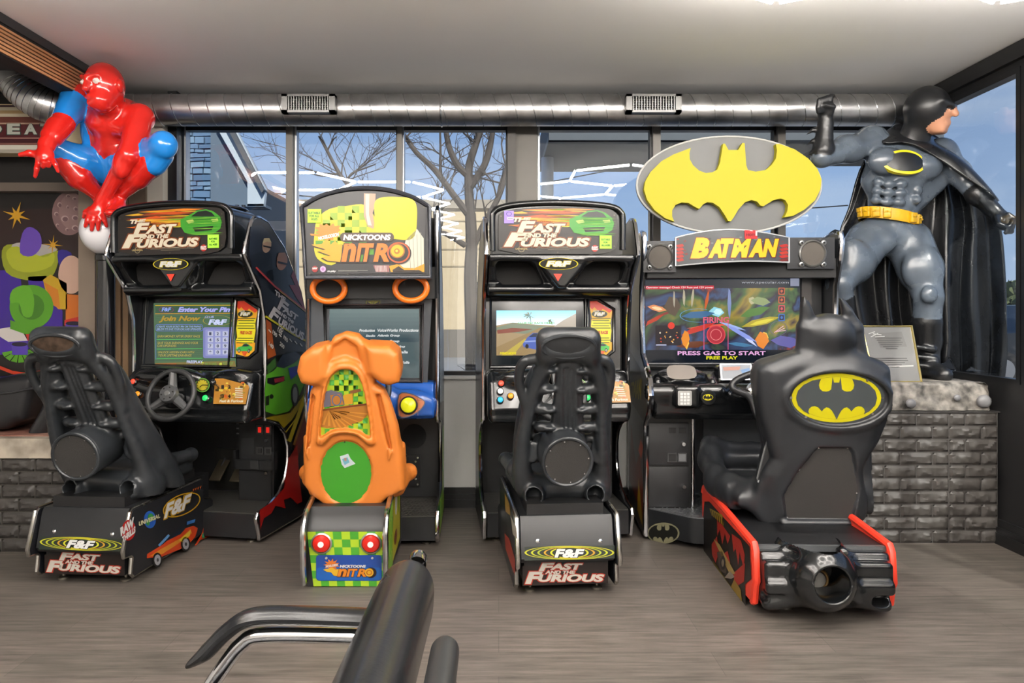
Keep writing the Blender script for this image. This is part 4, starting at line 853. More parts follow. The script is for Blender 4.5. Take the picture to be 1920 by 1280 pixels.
    # ribs
    for y in (262, 345, 432, 510):
        for x in (322, 518): S.ell(q(x, y, -.01), (.046, .034, .027), .008); S.ell(q(x+(28 if x < 430 else -28), y+10, .02), (.026, .014, .011), .004); S.chain([q(x, y), q(375 if x < 430 else 492, y)], .016, .01)
    # exhaust pipes
    for x, y in ((283, 812), (549, 805)):
        a = q(x, y, .075); b_ = q(x+(12 if x < 400 else -8), y-6, -.06); S.cone(b_, a, .045, .050, .02); d_ = (a-b_)/np.linalg.norm(a-b_); S.cone(a+d_*.055-d_*.09, a+d_*.1, .036, .036, .004, sub=True)
    # seat cushion
    S.ext([(-.13, -.60), (.13, -.60), (.20, -.50), (.21, -.18), (.17, -.10), (-.17, -.10), (-.21, -.18), (-.20, -.50)], (xm, 0, .43), (1, 0, 0), (0, 1, 0), -.045, .02, .025, .03)
    S.chain([(xm-.20, -.52, .50), (xm-.21, -.2, .485), (xm-.16, -.12, .48)], [.038, .03, .025], .03); S.chain([(xm+.20, -.52, .50), (xm+.21, -.2, .485), (xm+.16, -.12, .48)], [.038, .03, .025], .03)
    seat = S.mesh('seat', RUB, t)
    pad = P(); cxy = q(433, 163, .044); R_m = Matrix(along(tn).tolist()); 
    pts = [Vector(cxy)+Vector(U_)*(.110*math.cos(a))+Vector(V_)*(.052*math.sin(a)*(1 if abs(math.sin(a)) < 2 else 1)) for a in [i*2*math.pi/36 for i in range(36)]]
    pad.add([Vector(cxy)+Vector(tn)*.012]+pts, [(0, i+1, (i+1) % 36+1) for i in range(36)], mat('#5a4a3e', .3, .5, var=.5, vscale=30) if which == 'b' else mat('#222426', .4)); pad.tube(pts, .009, RUB, 8, closed=True)
    pad.build('headrest_badge', seat)
    tn0 = tn; tn = dn; sp = P(); c_ = df+tn*.001; V_ = np.cross(tn, U_); sp.disc(c_-tn*.002, tn, .100, mat('#262422', .85, bump=.5, bscale=500), 36, .003)
    for i in range(8): a = math.radians(45*i+10); sp.disc(Vector(c_)+(Vector(U_)*math.cos(a)+Vector(V_)*math.sin(a))*.092, tn, .0035, CHR, 8, .003)
    sp.torus(c_, tn, .105, .008, RUB, 40, 8); sp.build('speaker_cover', seat)
    if which == 'b':
        mv = lambda f: Matrix.Translation(f.o.tolist()) @ Matrix.Rotation(f.a, 4, 'Z')
        T_ = mv(FB).inverted() @ mv(FBS)
        for o in t.children:
            if o.name.split('.')[0] in ('seat', 'seat_pedestal', 'seat_plinth', 'pedestal_side', 'rear_plate', 'rear_label', 'caster') or (o.name.startswith('levelling') and min(v.co.y for v in o.data.vertices) < -.3): o.matrix_basis = T_
    return t
racing_machine(FA, 'a')
racing_machine(FB, 'b')
# ================================================================ the yellow and green kart machine
FN = Frame(-.665, 3.93, 2)
def kart_machine():
    A = FN
    t = thing('racing_arcade_machine', 'kart racing arcade machine with an orange seat and a yellow and green chequered marquee', 'arcade machine', (A.o[0], A.o[1], 0), 2)
    C1, C2 = '#3da53a', '#b7d42a'
    YN = -.20; n = (0, -1, 0)
    pl = Plane(A, (0, YN, 0), n, (540, 340, 3.37))
    PANEL = mat('#1b1b1d', .35, var=.2)
    P().bb((-.33, .42, .03), (.33, .62, 1.0), MATB).bb((-.33, .15, .66), (.33, .55, 1.75), mat('#191a1c', .4)).bb((-.30, -.05, 1.42), (.30, .3, 1.76), MATB).build('cabinet_body', t)
    # side panels
    side = [(0, .03), (-.02, .05), (-.02, .15), (.0, .175), (.20, .20), (.33, .26), (.345, .35), (.345, .52), (.29, .62), (.02, .66), (-.01, .70), (-.02, .80), (.02, .90), (.02, 1.30), (-.05, 1.50), (-.07, 1.64), (-.04, 1.76), (.03, 1.79), (.15, 1.74), (.38, 1.45), (.55, 1.1), (.62, .8), (.62, .03)]
    def artp(p):
        for j in range(6):
            for i in range(7):
                a, b = i*.09+.01, j*.085+.05
                if a > .60 or (b > .2 and a < .36): continue
                p.add([(.352+.0009, a, b), (.352+.0009, min(a+.09, .61), b), (.352+.0009, min(a+.09, .61), b+.085), (.352+.0009, a, b+.085)], [(0, 1, 2, 3)], dec(C1 if (i+j) % 2 else C2))
        p.add([(.3535, .05, .75), (.3535, .6, .7), (.3535, .55, 1.1), (.3535, .3, 1.5), (.3535, .0, 1.6), (.3535, .04, 1.0)], [(0, 1, 2, 3, 4, 5)], dec('#7d8a96'))
    for x, a in ((.341, artp), (-.341, None)):
        p = P().xprism(side, x-.011, x+.011, PANEL)
        if a: a(p)
        o = p.build('side_panel', t); P().tube([(x, y, z) for y, z in side], .0125, CHR, 8, closed=True).build('edge_trim', o)
    # marquee
    g = lambda x, y: pl.pt(x, y)
    outer = [(112, 608), (85, 160), (190, 98), (340, 55), (490, 42), (640, 55), (790, 100), (893, 160), (900, 606)]
    o3 = [g(*q) for q in [outer[0]]+smooth(outer[1:8], 4)+[outer[8]]]
    m_ = P().yprism([(q[0], q[2]) for q in o3], YN+.008, YN+.16, mat('#232427', .35)); mo = m_.build('marquee_box', t)
    P().tube([(q[0], YN+.0, q[2]) for q in o3], .011, mat('#3a3c42', .3, .4), 8, closed=True).build('bezel', mo)
    p = P(); inner = [(130, 585), (102, 172), (200, 112), (345, 72), (490, 60), (635, 72), (780, 115), (872, 170), (862, 580)]
    p.poly(pl, [inner[0]]+smooth(inner[1:8], 4)+[inner[8]], art('#2a2a2c'), 0)
    glow = [(170, 300), (190, 230), (260, 175), (370, 155), (490, 150), (560, 250), (570, 330), (400, 350), (300, 520), (200, 500), (165, 430)]
    p.poly(pl, smooth(glow, 4, True), art('#c9c21a'), 1)
    for j in range(8):
        for i in range(8):
            x, y = 175+i*46, 155+j*44
            if (i+j) % 2 and ((x-370)/215)**2+((y-330)/190)**2 < .92: p.poly(pl, [(x, y), (x+46, y), (x+46, y+44), (x, y+44)], art('#8fae1e' if j < 5 else '#4f8f1c'), 2)
    # a plain yellow panel, a bent pipe and a white barrel where the artwork stood
    p.poly(pl, [(480, 75), (555, 78), (552, 150), (535, 200), (545, 265), (540, 300), (505, 285), (480, 220)], art('#b79a80'), 3); p.poly(pl, [(490, 80), (515, 80), (512, 210), (530, 280), (505, 275), (492, 200)], art('#e3d2bd'), 4)
    p.poly(pl, smooth([(560, 115), (690, 98), (800, 125), (815, 250), (790, 360), (680, 365), (570, 340), (548, 220)], 5, True), art('#d9cc1c'), 4)
    p.poly(pl, [(745, 370), (815, 300), (858, 360), (860, 560), (760, 570), (700, 540)], art('#d8d4c0'), 4)
    for i in range(4): p.line(pl, [(765+i*25, 365-i*15), (775+i*23, 560)], 2.5, art('#8a8674'), 5)
    p.poly(pl, [(540, 530), (640, 530), (640, 572), (555, 572)], art('#a06a68'), 3)
    for i in range(8): p.line(pl, [(556+i*9, 532), (558+i*9, 570)], 3, art('#e4ddd8'), 4)
    p.poly(pl, [(640, 535), (700, 520), (730, 545), (800, 548), (862, 520), (862, 572), (650, 572)], art('#d99a1e'), 5); p.poly(pl, [(660, 560), (700, 535), (735, 560), (830, 560), (850, 572), (665, 572)], art('#2c1c10'), 6)
    # splat and word marks
    rr = random.Random(4); sp = []
    for i in range(26):
        a = i*2*math.pi/26; r_ = (1.0 if i % 2 else .72)+rr.random()*.25; sp.append((255+80*r_*math.cos(a), 320+50*r_*math.sin(a)))
    p.poly(pl, smooth(sp, 3, True), art('#d9861c'), 3); p.poly(pl, [(140, 330), (200, 335), (200, 345), (145, 342)], art('#d9861c'), 3)
    p.text(pl, 'NICKELODEON', ((192, 350), (322, 322), (322, 346), (194, 372)), art('#f4f2e8'), 4, .05)
    p.poly(pl, rrect(330, 324, 670, 382, 28), art('#2a1c14'), 6); p.poly(pl, rrect(334, 328, 666, 378, 25), art('#4a3420'), 6.5); p.text(pl, 'NICKTOONS', (350, 336, 650, 372), art('#f2f0ec'), 8, .05, .15)
    fl = [(150, 400), (215, 395), (250, 362), (270, 400), (300, 375), (320, 400), (345, 395), (335, 510), (250, 500), (215, 480), (270, 470), (190, 440), (240, 430), (170, 410)]
    p.poly(pl, [(x+(4 if x > 250 else -6), y+6) for x, y in fl], art('#3a1c10'), 6); p.poly(pl, fl, art('#dca41e'), 7)
    for off, c_, l in ((8, '#2c140c', 8), (0, '#e07a1c', 9)):
        b_ = .09 if off else .045
        for s_, x0, x1 in (('n', 338, 432), ('I', 428, 470), ('T', 465, 545), ('R', 540, 640)): p.text(pl, s_, (x0-off, 392-off*.5, x1+off, 508+off), art(c_), l, b_, .22)
    p.ell(pl, 705, 455, 75, 70, art('#1c1512'), 8); p.ring(pl, 700, 450, 72, 66, 10, art('#c4541a'), 9); p.ell(pl, 692, 440, 48, 46, art('#d9b81e'), 9); p.ring(pl, 692, 440, 48, 46, 8, art('#a0601a'), 10); p.ell(pl, 690, 442, 18, 18, art('#b5761c'), 11); p.ell(pl, 688, 440, 8, 8, art('#f0e040'), 12)
    p.poly(pl, [(126, 176), (212, 176), (212, 262), (126, 262)], mat('#a8e03a', .5), 8)
    for i, (s_, w_) in enumerate((('SUITABLE', 37), ('FOR ALL', 30), ('AGES', 20))): p.text(pl, s_, (168-w_, 192+i*20, 168+w_, 207+i*20), dec('#1c2a10'), 9, .03)
    p.ell(pl, 171, 554, 19, 20, art('#a82c2a'), 5); p.text(pl, 'RAW', (155, 544, 187, 556), art('#f1efe8'), 6, .06, .2); p.ell(pl, 222, 554, 19, 20, art('#b87ab8'), 5); p.ring(pl, 222, 554, 15, 16, 4, art('#e8d8ea'), 6); p.text(pl, 'm-play', (250, 560, 306, 576), art('#e8e8e8'), 6, .03, .3); p.line(pl, [(318, 562), (505, 562)], 3, art('#9a9a90'), 5); p.line(pl, [(318, 569), (440, 569)], 2, art('#80807a'), 5)
    for x, y in ((125, 170), (860, 165), (140, 585), (380, 588), (625, 582), (860, 578)): p.ell(pl, x, y, 5, 5, mat('#55504a', .3, 1), 12, 10)
    p.build('marquee_panel', mo)
    # speakers
    pq = Plane(A, (0, -.06, 0), n, (540, 340, 3.37)); zt, zb = pq.pt(500, 600)[2], pq.pt(500, 740)[2]
    P().bb((-.33, -.055, zb), (.33, .2, zt+.05), MATB).build('speaker_panel', t)
    for x, y in ((260, 680), (778, 676)):
        c_ = pq.pt(x, y, .01); P().torus(c_, n, .064, .016, mat('#e8741c', .3), 36, 10, sx=1.28, ref=(1, 0, 0)).build('speaker_ring', t)
    # monitor
    pm = Plane(A, (0, .03, 0), n, (540, 340, 3.37)); P().add([pm.pt(*q) for q in ((130, 738), (910, 738), (880, 1290), (150, 1290))], [(0, 1, 2, 3)], mat('#33373c', .22, var=.2)).build('monitor_surround', t)
    b_ = P(); fr_ = [(238, 795), (842, 790), (838, 1262), (250, 1262)]; b_.tube([pm.pt(*q, .004) for q in fr_], .011, mat('#1c1a1b', .35), 8, closed=True); b_.tube([pm.pt(*q, .002) for q in [(225, 780), (855, 775), (850, 1275), (240, 1275)]], .006, mat('#4a3c3c', .4), 8, closed=True); mz = b_.build('monitor_bezel', t)
    s_ = P(); sc = scr
    s_.poly(pm, [(262, 808), (828, 806), (830, 1240), (270, 1240)], scr('#4f5f62'), 1)
    for i in range(8): s_.poly(pm, [(262, 806+i*26), (828, 806+i*26), (828, 832+i*26), (262, 832+i*26)], scr('#%02x%02x%02x' % (100-6*i, 120-6*i, 121-5*i)), 2)
    for tx, q in (('Production', (450, 932, 550, 950)), ('VoiceWorks Productions', (566, 930, 826, 950)), ('Studio', (492, 967, 552, 982)), ('Atlantis Group', (564, 965, 706, 984)), ('Nick and Family Games Group', (402, 1000, 704, 1020)), ('Tarantino', (630, 1034, 740, 1050)), ('Shewalla', (640, 1068, 758, 1086)), ('Wolfe', (706, 1134, 768, 1152))): s_.text(pm, tx, q, scr('#d8dcdc'), 4, .03, .25)
    s_.build('screen', mz)
    w_ = P(); w_.poly(pm, [(493, 754), (582, 754), (582, 784), (493, 784)], dec('#c8c81e'), 2); w_.poly(pm, [(497, 758), (578, 758), (578, 780), (497, 780)], dec('#1c1c12'), 3); w_.poly(pm, [(502, 760), (573, 760), (548, 774), (538, 779), (528, 774)], dec('#c8c81e'), 4); w_.text(pm, '18', (528, 762, 548, 772), dec('#1c1c12'), 5, .03); w_.build('warning_label', mz)
    # blue control deck
    z2 = (540, 600, 2.4625); S = Solid((-.36, -.16, .64), (.36, .12, .92), .0065)
    S.ext([(-.03, .675), (-.06, .70), (-.05, .74), (.02, .86), (.10, .87), (.10, .675)], (-.328, 0, 0), (0, 1, 0), (0, 0, 1), 0, .656, .015, .01)
    for sg in (-1, 1): S.ell((sg*.19, -.03, .76), (.135, .05, .07), .03)
    S.ell((0, -.03, .80), (.13, .07, .08), .04)
    BLU = mat('#1f4f9c', .25, var=.15, coat=.3); do = S.mesh('control_deck', BLU, t)
    pd = Plane(A, (0, -.082, .76), (0, -1, .25), z2); d = P()
    tri = smooth([(512, 345), (560, 338), (610, 360), (632, 380), (610, 415), (560, 445), (512, 440)], 3, True); d.poly(pd, tri, dec('#c8681c'), 1)
    d.line(pd, tri+[tri[0]], 5, dec('#2a3a5a'), 2)
    for x in (520, 545, 600): d.line(pd, [(x, 350), (x, 440)], 2, dec('#7a3a14'), 2)
    for y in (370, 410): d.line(pd, [(514, y), (618, y)], 2, dec('#7a3a14'), 2)
    d.poly(pd, [(455, 305), (478, 312), (480, 355), (458, 362)], dec('#c8681c'), 1); d.build('button_plate', do)
    c_ = pd.pt(557, 394, .002); P().lathe([(.047, 0), (.047, .012), (.040, .018)], c_, pd.n, MATB, 28).lathe([(.039, .01), (.038, .022), (.030, .030), (0, .034)], c_, pd.n, mat('#c2c31e', .25, 0, .35), 28).build('start_button', do)
    w0 = np.array([-.02, -.17, .84]); nn = np.array([0, -.93, .36]); P().torus(w0, nn, .125, .015, mat('#22262c', .5), 36, 10).tube([w0-nn*.01, w0-nn*.12], .03, MATB, 12).tube([w0+np.array([-.12, 0, 0]), w0+np.array([.12, 0, 0])], .016, MATB, 8).build('steering_wheel', t)
    # lower front with round speaker, pedal plate, step
    P().bb((-.33, .40, .165), (.33, .43, .675), mat('#1a1b1c', .4, var=.3)).build('kick_panel', t)
    k = Plane(A, (0, .40, .5), n, z2); sp_ = P(); sp_.disc(k.pt(583, 535, .002), n, .070, mat('#161718', .8, bump=.5, bscale=500), 32, .004); sp_.build('speaker_grille', t)
    q = P(); a = k.pt(523, 620, .004); b2 = k.pt(612, 765, .004); q.bb((a[0], .385, b2[2]), (b2[0], .396, a[2]), mat('#121213', .4)); 
    for x, y in ((535, 632), (600, 632), (535, 755), (600, 755), (590, 650), (590, 730)): q.disc(k.pt(x, y, .016), n, .006, CHR, 10, .003)
    q.build('pedal_plate', t); P().box((.115, .36, .36), (.06, .012, .13), mat('#9a9488', .3, .9), rot=Matrix.Rotation(math.radians(-40), 3, 'X')).build('pedal', t)
    f = P().bb((-.33, -.005, .03), (.33, .42, .155), SAT).bb((-.33, 0, .155), (.33, .42, .16), mat('#4a4844', .45, .4))
    for i in range(26):
        for j in range(8): f.box((.05+i*.0108, .03+j*.045, .162), (.004, .03, .003), mat('#6a6762', .4, .6), rot=Matrix.Rotation(.6 if (i+j) % 2 else -.6, 3, 'Z'))
    f.build('foot_step', t)
    for x in (-.28, .28): P().lathe([(0, 0), (.022, 0), (.022, .01), (.01, .014), (.01, .04)], (x, .05, 0), (0, 0, 1), mat('#5a564e', .4, .8), 16).build('levelling_foot', t)
    # --- seat box
    pr = Plane(A, (0, -.58, 0), n, z2); L_, R_2 = pr.pt(90, 1100)[0], pr.pt(447, 1100)[0]
    zt = pr.pt(250, 880)[2]; zm = pr.pt(250, 976)[2]; zbm = pr.pt(250, 1228)[2]
    bx = P().bb((L_, -.575, zbm), (R_2, .0, zm), PANEL).xprism([(-.58, zm-.002), (-.575, zm+.02), (-.53, zt-.03), (-.50, zt), (.0, zt), (0, zm-.002)], L_, R_2, SAT).bb((L_+.03, -.52, .0+.03), (R_2-.03, -.02, zbm), MATB); bx.build('seat_box', t)
    p = P(); q = [(88, 976), (443, 976), (447, 1228), (118, 1228)]; p.checker(pr, q, 9, 7, dec('#4aa82e'), dec('#b9dc2c'), 1)
    p.poly(pr, rrect(130, 1083, 433, 1202, 16), dec('#16469c'), 3); p.poly(pr, rrect(134, 1140, 430, 1198, 14), dec('#0f5fb4'), 3.4); p.ring(pr, 282, 1142, 150, 60, 3, dec('#0e2c66'), 3.6) if 0 else None
    sp = []
    for i in range(22): a = i*2*math.pi/22; r_ = 1.15 if i % 2 else .62; sp.append((202+34*r_*math.cos(a), 1128+26*r_*math.sin(a)))
    p.poly(pr, sp, dec('#e0761c'), 4); p.text(pr, 'NICKELODEON', ((175, 1130), (232, 1122), (232, 1132), (175, 1141)), dec('#f4f0e8'), 5, .04)
    p.text(pr, 'NICKTOONS', (240, 1128, 360, 1141), dec('#f4f2f0'), 5, .05, .15)
    p.poly(pr, [(163, 1150), (205, 1140), (222, 1150), (245, 1145), (235, 1180), (212, 1178), (200, 1162), (180, 1160)], dec('#e8b82a'), 5)
    for off, c_, l in ((3, '#4a1c0c', 5), (0, '#e88a1e', 6)):
        for s2, x0, x1 in (('n', 228, 272), ('I', 270, 290), ('T', 288, 322), ('R', 320, 362)): p.text(pr, s2, (x0-off, 1146-off, x1+off, 1182+off), dec(c_), l, .09 if off else .04, .22)
    p.ell(pr, 384, 1163, 25, 24, dec('#2a1410'), 7); p.ell(pr, 376, 1162, 20, 19, dec('#e8b21e'), 8); p.ring(pr, 376, 1162, 13, 12, 4, dec('#b0541a'), 9)
    p.build('number_plate_panel', t)
    for x, y in ((178, 1096), (390, 1096)): P().disc(pr.pt(x, y, .003), n, .006, CHR, 12, .004).build('screw', t)
    for x, y in ((156, 1028), (384, 1028)):
        c_ = pr.pt(x, y, .002); P().lathe([(.047, 0), (.047, .008), (.041, .012)], c_, n, mat('#b9b9b4', .3, .8), 30, ref=(1, 0, 0)).lathe([(.040, .008), (.036, .016), (.018, .022), (0, .024)], c_, n, mat('#b01c12', .2, 0, .12), 30).disc(Vector(c_)+Vector((0, -.0225, 0)), n, .013, mat('#e8c8c0', .3, 0, .3), 20, .003).build('tail_light', t)
    outl = [(-.61, .03), (-.63, .10), (-.64, .25), (-.62, zt-.045), (-.585, zt-.012), (-.545, zt), (-.3, zt+.05), (-.12, zt+.10), (-.06, zt+.05), (-.05, .24), (0, .17), (0, .04), (-.56, .03)]
    def bart(p):
        x = R_2+.019
        for i in range(6):
            for j in range(4):
                a, b2 = -.60+i*.03, .05+j*.075; p.add([(x, a, b2), (x, a+.03, b2), (x, a+.03, b2+.075), (x, a, b2+.075)], [(0, 1, 2, 3)], dec('#4aa82e' if (i+j) % 2 else '#b9dc2c'))
        p.add([(x+.0005, -.44, .06), (x+.0005, -.08, .07), (x+.0005, -.08, zt+.05), (x+.0005, -.40, zt)], [(0, 1, 2, 3)], dec('#c6bd22'))
        for (y0, z0, ry, rz, c_) in ((-.28, .30, .05, .06, '#e8e6da'), (-.16, .27, .03, .05, '#8fae24'), (-.30, .14, .07, .035, '#7a3420'), (-.2, .38, .05, .03, '#8fae24')):
            p.add([(x+.0012, y0+ry*math.cos(k*.4), z0+rz*math.sin(k*.4)) for k in range(16)], [list(range(16))], dec(c_))
    for x, a in ((L_-.009, None), (R_2+.009, bart)):
        p = P().xprism(outl, x-.009, x+.009, PANEL)
        if a: a(p)
        o = p.build('box_side', t); P().tube([(x, y, z) for y, z in outl], .013, mat('#c2c2c0', .22, 1.0, var=.2, vscale=20), 8, closed=True).build('edge_trim', o)
    for x in (L_+.06, R_2-.06): P().lathe([(0, 0), (.02, 0), (.02, .01), (.008, .014), (.008, .04)], (x, -.50, 0), (0, 0, 1), mat('#8a8478', .4, .9), 14).build('levelling_foot', t)
    # --- orange seat
    tn = np.array([0, -.985, -.17]); tn /= np.linalg.norm(tn); p0 = np.array([0, -.46, .42]); q = lambda x, y, l=0.: Plane(A, p0+tn*l, tn, z2).pt(x, y)
    U_ = np.array([1., 0, 0]); V_ = np.cross(tn, U_); o_ = q(275, 500)
    pol = lambda pts: [tuple(((q(*p_)-o_)@U_, (q(*p_)-o_)@V_)) for p_ in pts]
    S = Solid((-.36, -.75, zt-.02), (.34, -.05, 1.24), .0066)
    body = [(180, 130), (205, 82), (262, 60), (320, 72), (360, 115), (400, 300), (440, 325), (470, 390), (505, 500), (525, 620), (535, 740), (535, 790), (460, 825), (415, 870), (300, 876), (175, 868), (105, 815), (72, 770), (68, 640), (78, 500), (98, 330), (130, 300)]
    S.ext(pol(body), o_, U_, V_, -.09, .0, .028, .01)
    for wing in ([(172, 115), (108, 128), (58, 165), (42, 235), (62, 290), (110, 302), (150, 298), (190, 260)], [(355, 112), (470, 118), (510, 152), (522, 235), (515, 285), (470, 300), (430, 290), (370, 240)]): S.ext(pol(wing), o_, U_, V_, -.15, .035, .035, .03)
    S.ext(pol([(60, 560), (72, 780), (110, 820), (500, 815), (535, 790), (530, 600)]), o_, U_, V_, -.16, -.03, .05, .04)
    S.ext(pol([(190, 195), (205, 125), (262, 88), (315, 125), (338, 200), (262, 170)]), o_, U_, V_, -.022, .2, .01, .02, sub=True)          # hollow under the arch
    S.chain([q(*p_, .006) for p_ in smooth([(150, 540), (160, 420), (185, 270), (225, 222), (262, 212), (305, 222), (345, 275), (372, 420), (383, 545)], 4)], .012, .012)
    S.chain([q(*p_, .006) for p_ in smooth([(150, 560), (200, 512), (262, 500), (330, 515), (383, 560)], 4)], .018, .015)
    S.ext(pol(smooth([(148, 538), (155, 440), (178, 300), (215, 240), (262, 226), (310, 238), (345, 300), (370, 420), (382, 540), (330, 515), (265, 502), (200, 512)], 3, True)), o_, U_, V_, -.012, .2, .004, .004, sub=True)
    S.ext(pol([(267+122*math.cos(a), 706+150*math.sin(a)) for a in [i*math.pi/18 for i in range(36)]][::-1]), o_, U_, V_, -.012, .2, .004, .004, sub=True)
    for sl in ([(108, 345), (122, 350), (108, 480), (96, 600), (84, 612), (92, 470)], [(405, 345), (425, 345), (460, 500), (478, 600), (466, 610), (440, 500)]): S.ext(pol(sl), o_, U_, V_, -.03, .2, .006, .01, sub=True)
    for sl in ([(95, 575), (82, 615), (100, 655)], [(462, 580), (482, 610), (465, 650)]): S.ext(pol(sl), o_, U_, V_, -.004, .014, .006, .01)
    S.ext([(-.20, -.38), (.20, -.38), (.23, -.34), (.235, -.15), (.16, -.09), (-.16, -.09), (-.235, -.15), (-.23, -.34)], (q(300, 850)[0], 0, zt+.055), (1, 0, 0), (0, 1, 0), -.05, .02, .03, .03)
    for sg in (-1, 1): S.chain([(q(300, 850)[0]+sg*.215, -.36, zt+.10), (q(300, 850)[0]+sg*.245, -.28, zt+.11), (q(300, 850)[0]+sg*.20, -.14, zt+.08)], [.04, .035, .03], .03)
    seat = S.mesh('seat', mat('#c4702a', .42, var=.05, vscale=5), t)
    pc = Plane(A, p0-tn*.011, tn, z2); p = P()
    win = smooth([(148, 538), (155, 440), (178, 300), (215, 240), (262, 226), (310, 238), (345, 300), (370, 420), (382, 540), (330, 515), (265, 502), (200, 512)], 3, True)
    p.poly(pc, win, dec('#b9d828'), 1)
    for j in range(13):
        for i in range(11):
            x, y = 148+i*22, 226+j*25
            if (i+j) % 2: continue
            c_ = [(x+11, y+12)]
            xm_, ym_ = c_[0]; lim = np.interp(ym_, [226, 300, 420, 540], [40, 86, 108, 116]); low = 540-38*max(0, 1-((xm_-265)/115)**2)
            if abs(xm_-264) < lim-9 and ym_ < low-8: p.poly(pc, [(x, y), (x+22, y), (x+22, y+25), (x, y+25)], dec('#4aa838'), 2)
    p.poly(pc, [(150, 412), (255, 395), (372, 382), (374, 430), (340, 465), (250, 495), (180, 498), (150, 490)], dec('#b9782a'), 3); p.poly(pc, [(150, 412), (372, 382), (372, 390), (150, 420)], dec('#7a4018'), 4)
    for i in range(9): a = 150+i*27; p.poly(pc, [(190, 415), (a+8, 497-abs(i-3)*5-(i > 5)*(i-5)*12), (a+20, 497-abs(i-3)*5-(i > 5)*(i-5)*14)], dec('#dc9638'), 4.5)
    p.poly(pc, [(165, 330), (200, 322), (250, 335), (262, 390), (160, 402), (155, 380)], dec('#6d6a78'), 3); p.poly(pc, [(195, 345), (240, 340), (258, 388), (200, 395)], dec('#b9762c'), 4); p.ring(pc, 225, 368, 22, 26, 4, dec('#3d6aa0'), 5)
    p.poly(pc, [(285, 325), (335, 315), (338, 328), (290, 340)], dec('#8a5a30'), 4); p.poly(pc, [(255, 345), (300, 335), (300, 385), (262, 390)], dec('#d8a02a'), 4)
    p.build('printed_panel', seat)
    p = P(); p.poly(pc, [(267+119*math.cos(a), 706+147*math.sin(a)) for a in [i*math.pi/24 for i in range(48)]], dec('#43a32a'), 1)
    for x, y in ((262, 562), (153, 640), (378, 643), (160, 772), (382, 772), (274, 850)): p.ell(pc, x, y, 4, 4, dec('#20381a'), 2, 10)
    p.poly(pc, [(240, 628), (278, 616), (290, 640), (312, 662), (262, 682), (248, 665)], dec('#dfeaf0'), 2); p.poly(pc, [(250, 640), (275, 632), (285, 655), (262, 668)], dec('#7fc4dc'), 3); p.poly(pc, [(258, 636), (270, 634), (272, 646), (262, 650)], dec('#c89a86'), 4)
    p.build('oval_panel', seat)
    return t
kart_machine()
# ================================================================ the caped-hero driving machine with the oval emblem
FH = Frame(1.335, 4.02, -2)
BAT_TOP = [(0, .40), (-.055, .40), (-.085, .52), (-.115, .52), (-.14, .25), (-.22, .19), (-.33, .16), (-.45, .22), (-.52, .36), (-.555, .50), (-.535, .5)]
def bat_shape(kind):
    """half outlines (x, y up) in units of the half width, mirrored to a whole bat"""
    if kind == 'sign':
        h = [(0, .365), (.055, .365), (.075, .445), (.10, .45), (.125, .17), (.14, .135), (.235, .115), (.32, .14), (.40, .20), (.455, .29), (.475, .37), (.465, .44),
             (.60, .41), (.74, .345), (.86, .23), (.94, .08), (.955, -.03), (.93, -.14), (.86, -.27), (.76, -.38), (.645, -.455), (.61, -.455), (.645, -.40), (.655, -.33), (.625, -.255), (.56, -.22), (.50, -.225), (.43, -.26), (.385, -.30), (.37, -.31), (.35, -.29), (.31, -.245), (.25, -.225), (.18, -.25), (.12, -.31), (.06, -.40), (.02, -.485), (0, -.50)]
    else:   # the dark bat inside a yellow ring
        h = [(0, .34), (.055, .34), (.085, .47), (.115, .19), (.16, .155), (.22, .14), (.30, .15), (.355, .20), (.375, .28), (.36, .35), (.33, .42), (.52, .385), (.70, .29), (.82, .16), (.86, .0), (.82, -.16), (.70, -.29), (.58, -.36), (.60, -.30), (.585, -.24), (.53, -.19), (.46, -.18), (.39, -.21), (.335, -.27), (.315, -.30), (.28, -.25), (.22, -.205), (.16, -.22), (.10, -.28), (.05, -.37), (0, -.48)]
    return h+[(-x, y) for x, y in h[::-1] if x > 1e-6]
def bat_emblem(p, pl, cx, cy, rx, ry, dark, yel, lay=2, ring=True, rot=0.):
    c, s_ = math.cos(rot), math.sin(rot)
    if ring: p.ell(pl, cx, cy, rx, ry, yel, lay, 48, rot); p.ell(pl, cx, cy, rx*.90, ry*.86, dark, lay+1, 48, rot)
    # yellow lobes: ring area minus bat -> draw yellow inner oval then dark bat
    p.ell(pl, cx, cy, rx*.895, ry*.855, yel, lay+1.5, 48, rot)
    p.poly(pl, [(cx+(x*c*rx-(-y*2*.92)*s_*ry), cy+(x*s_*rx+(-y*2*.92)*c*ry)) for x, y in [(q[0]*1.05, q[1]) for q in bat_shape('ring')]], dark, lay+2)
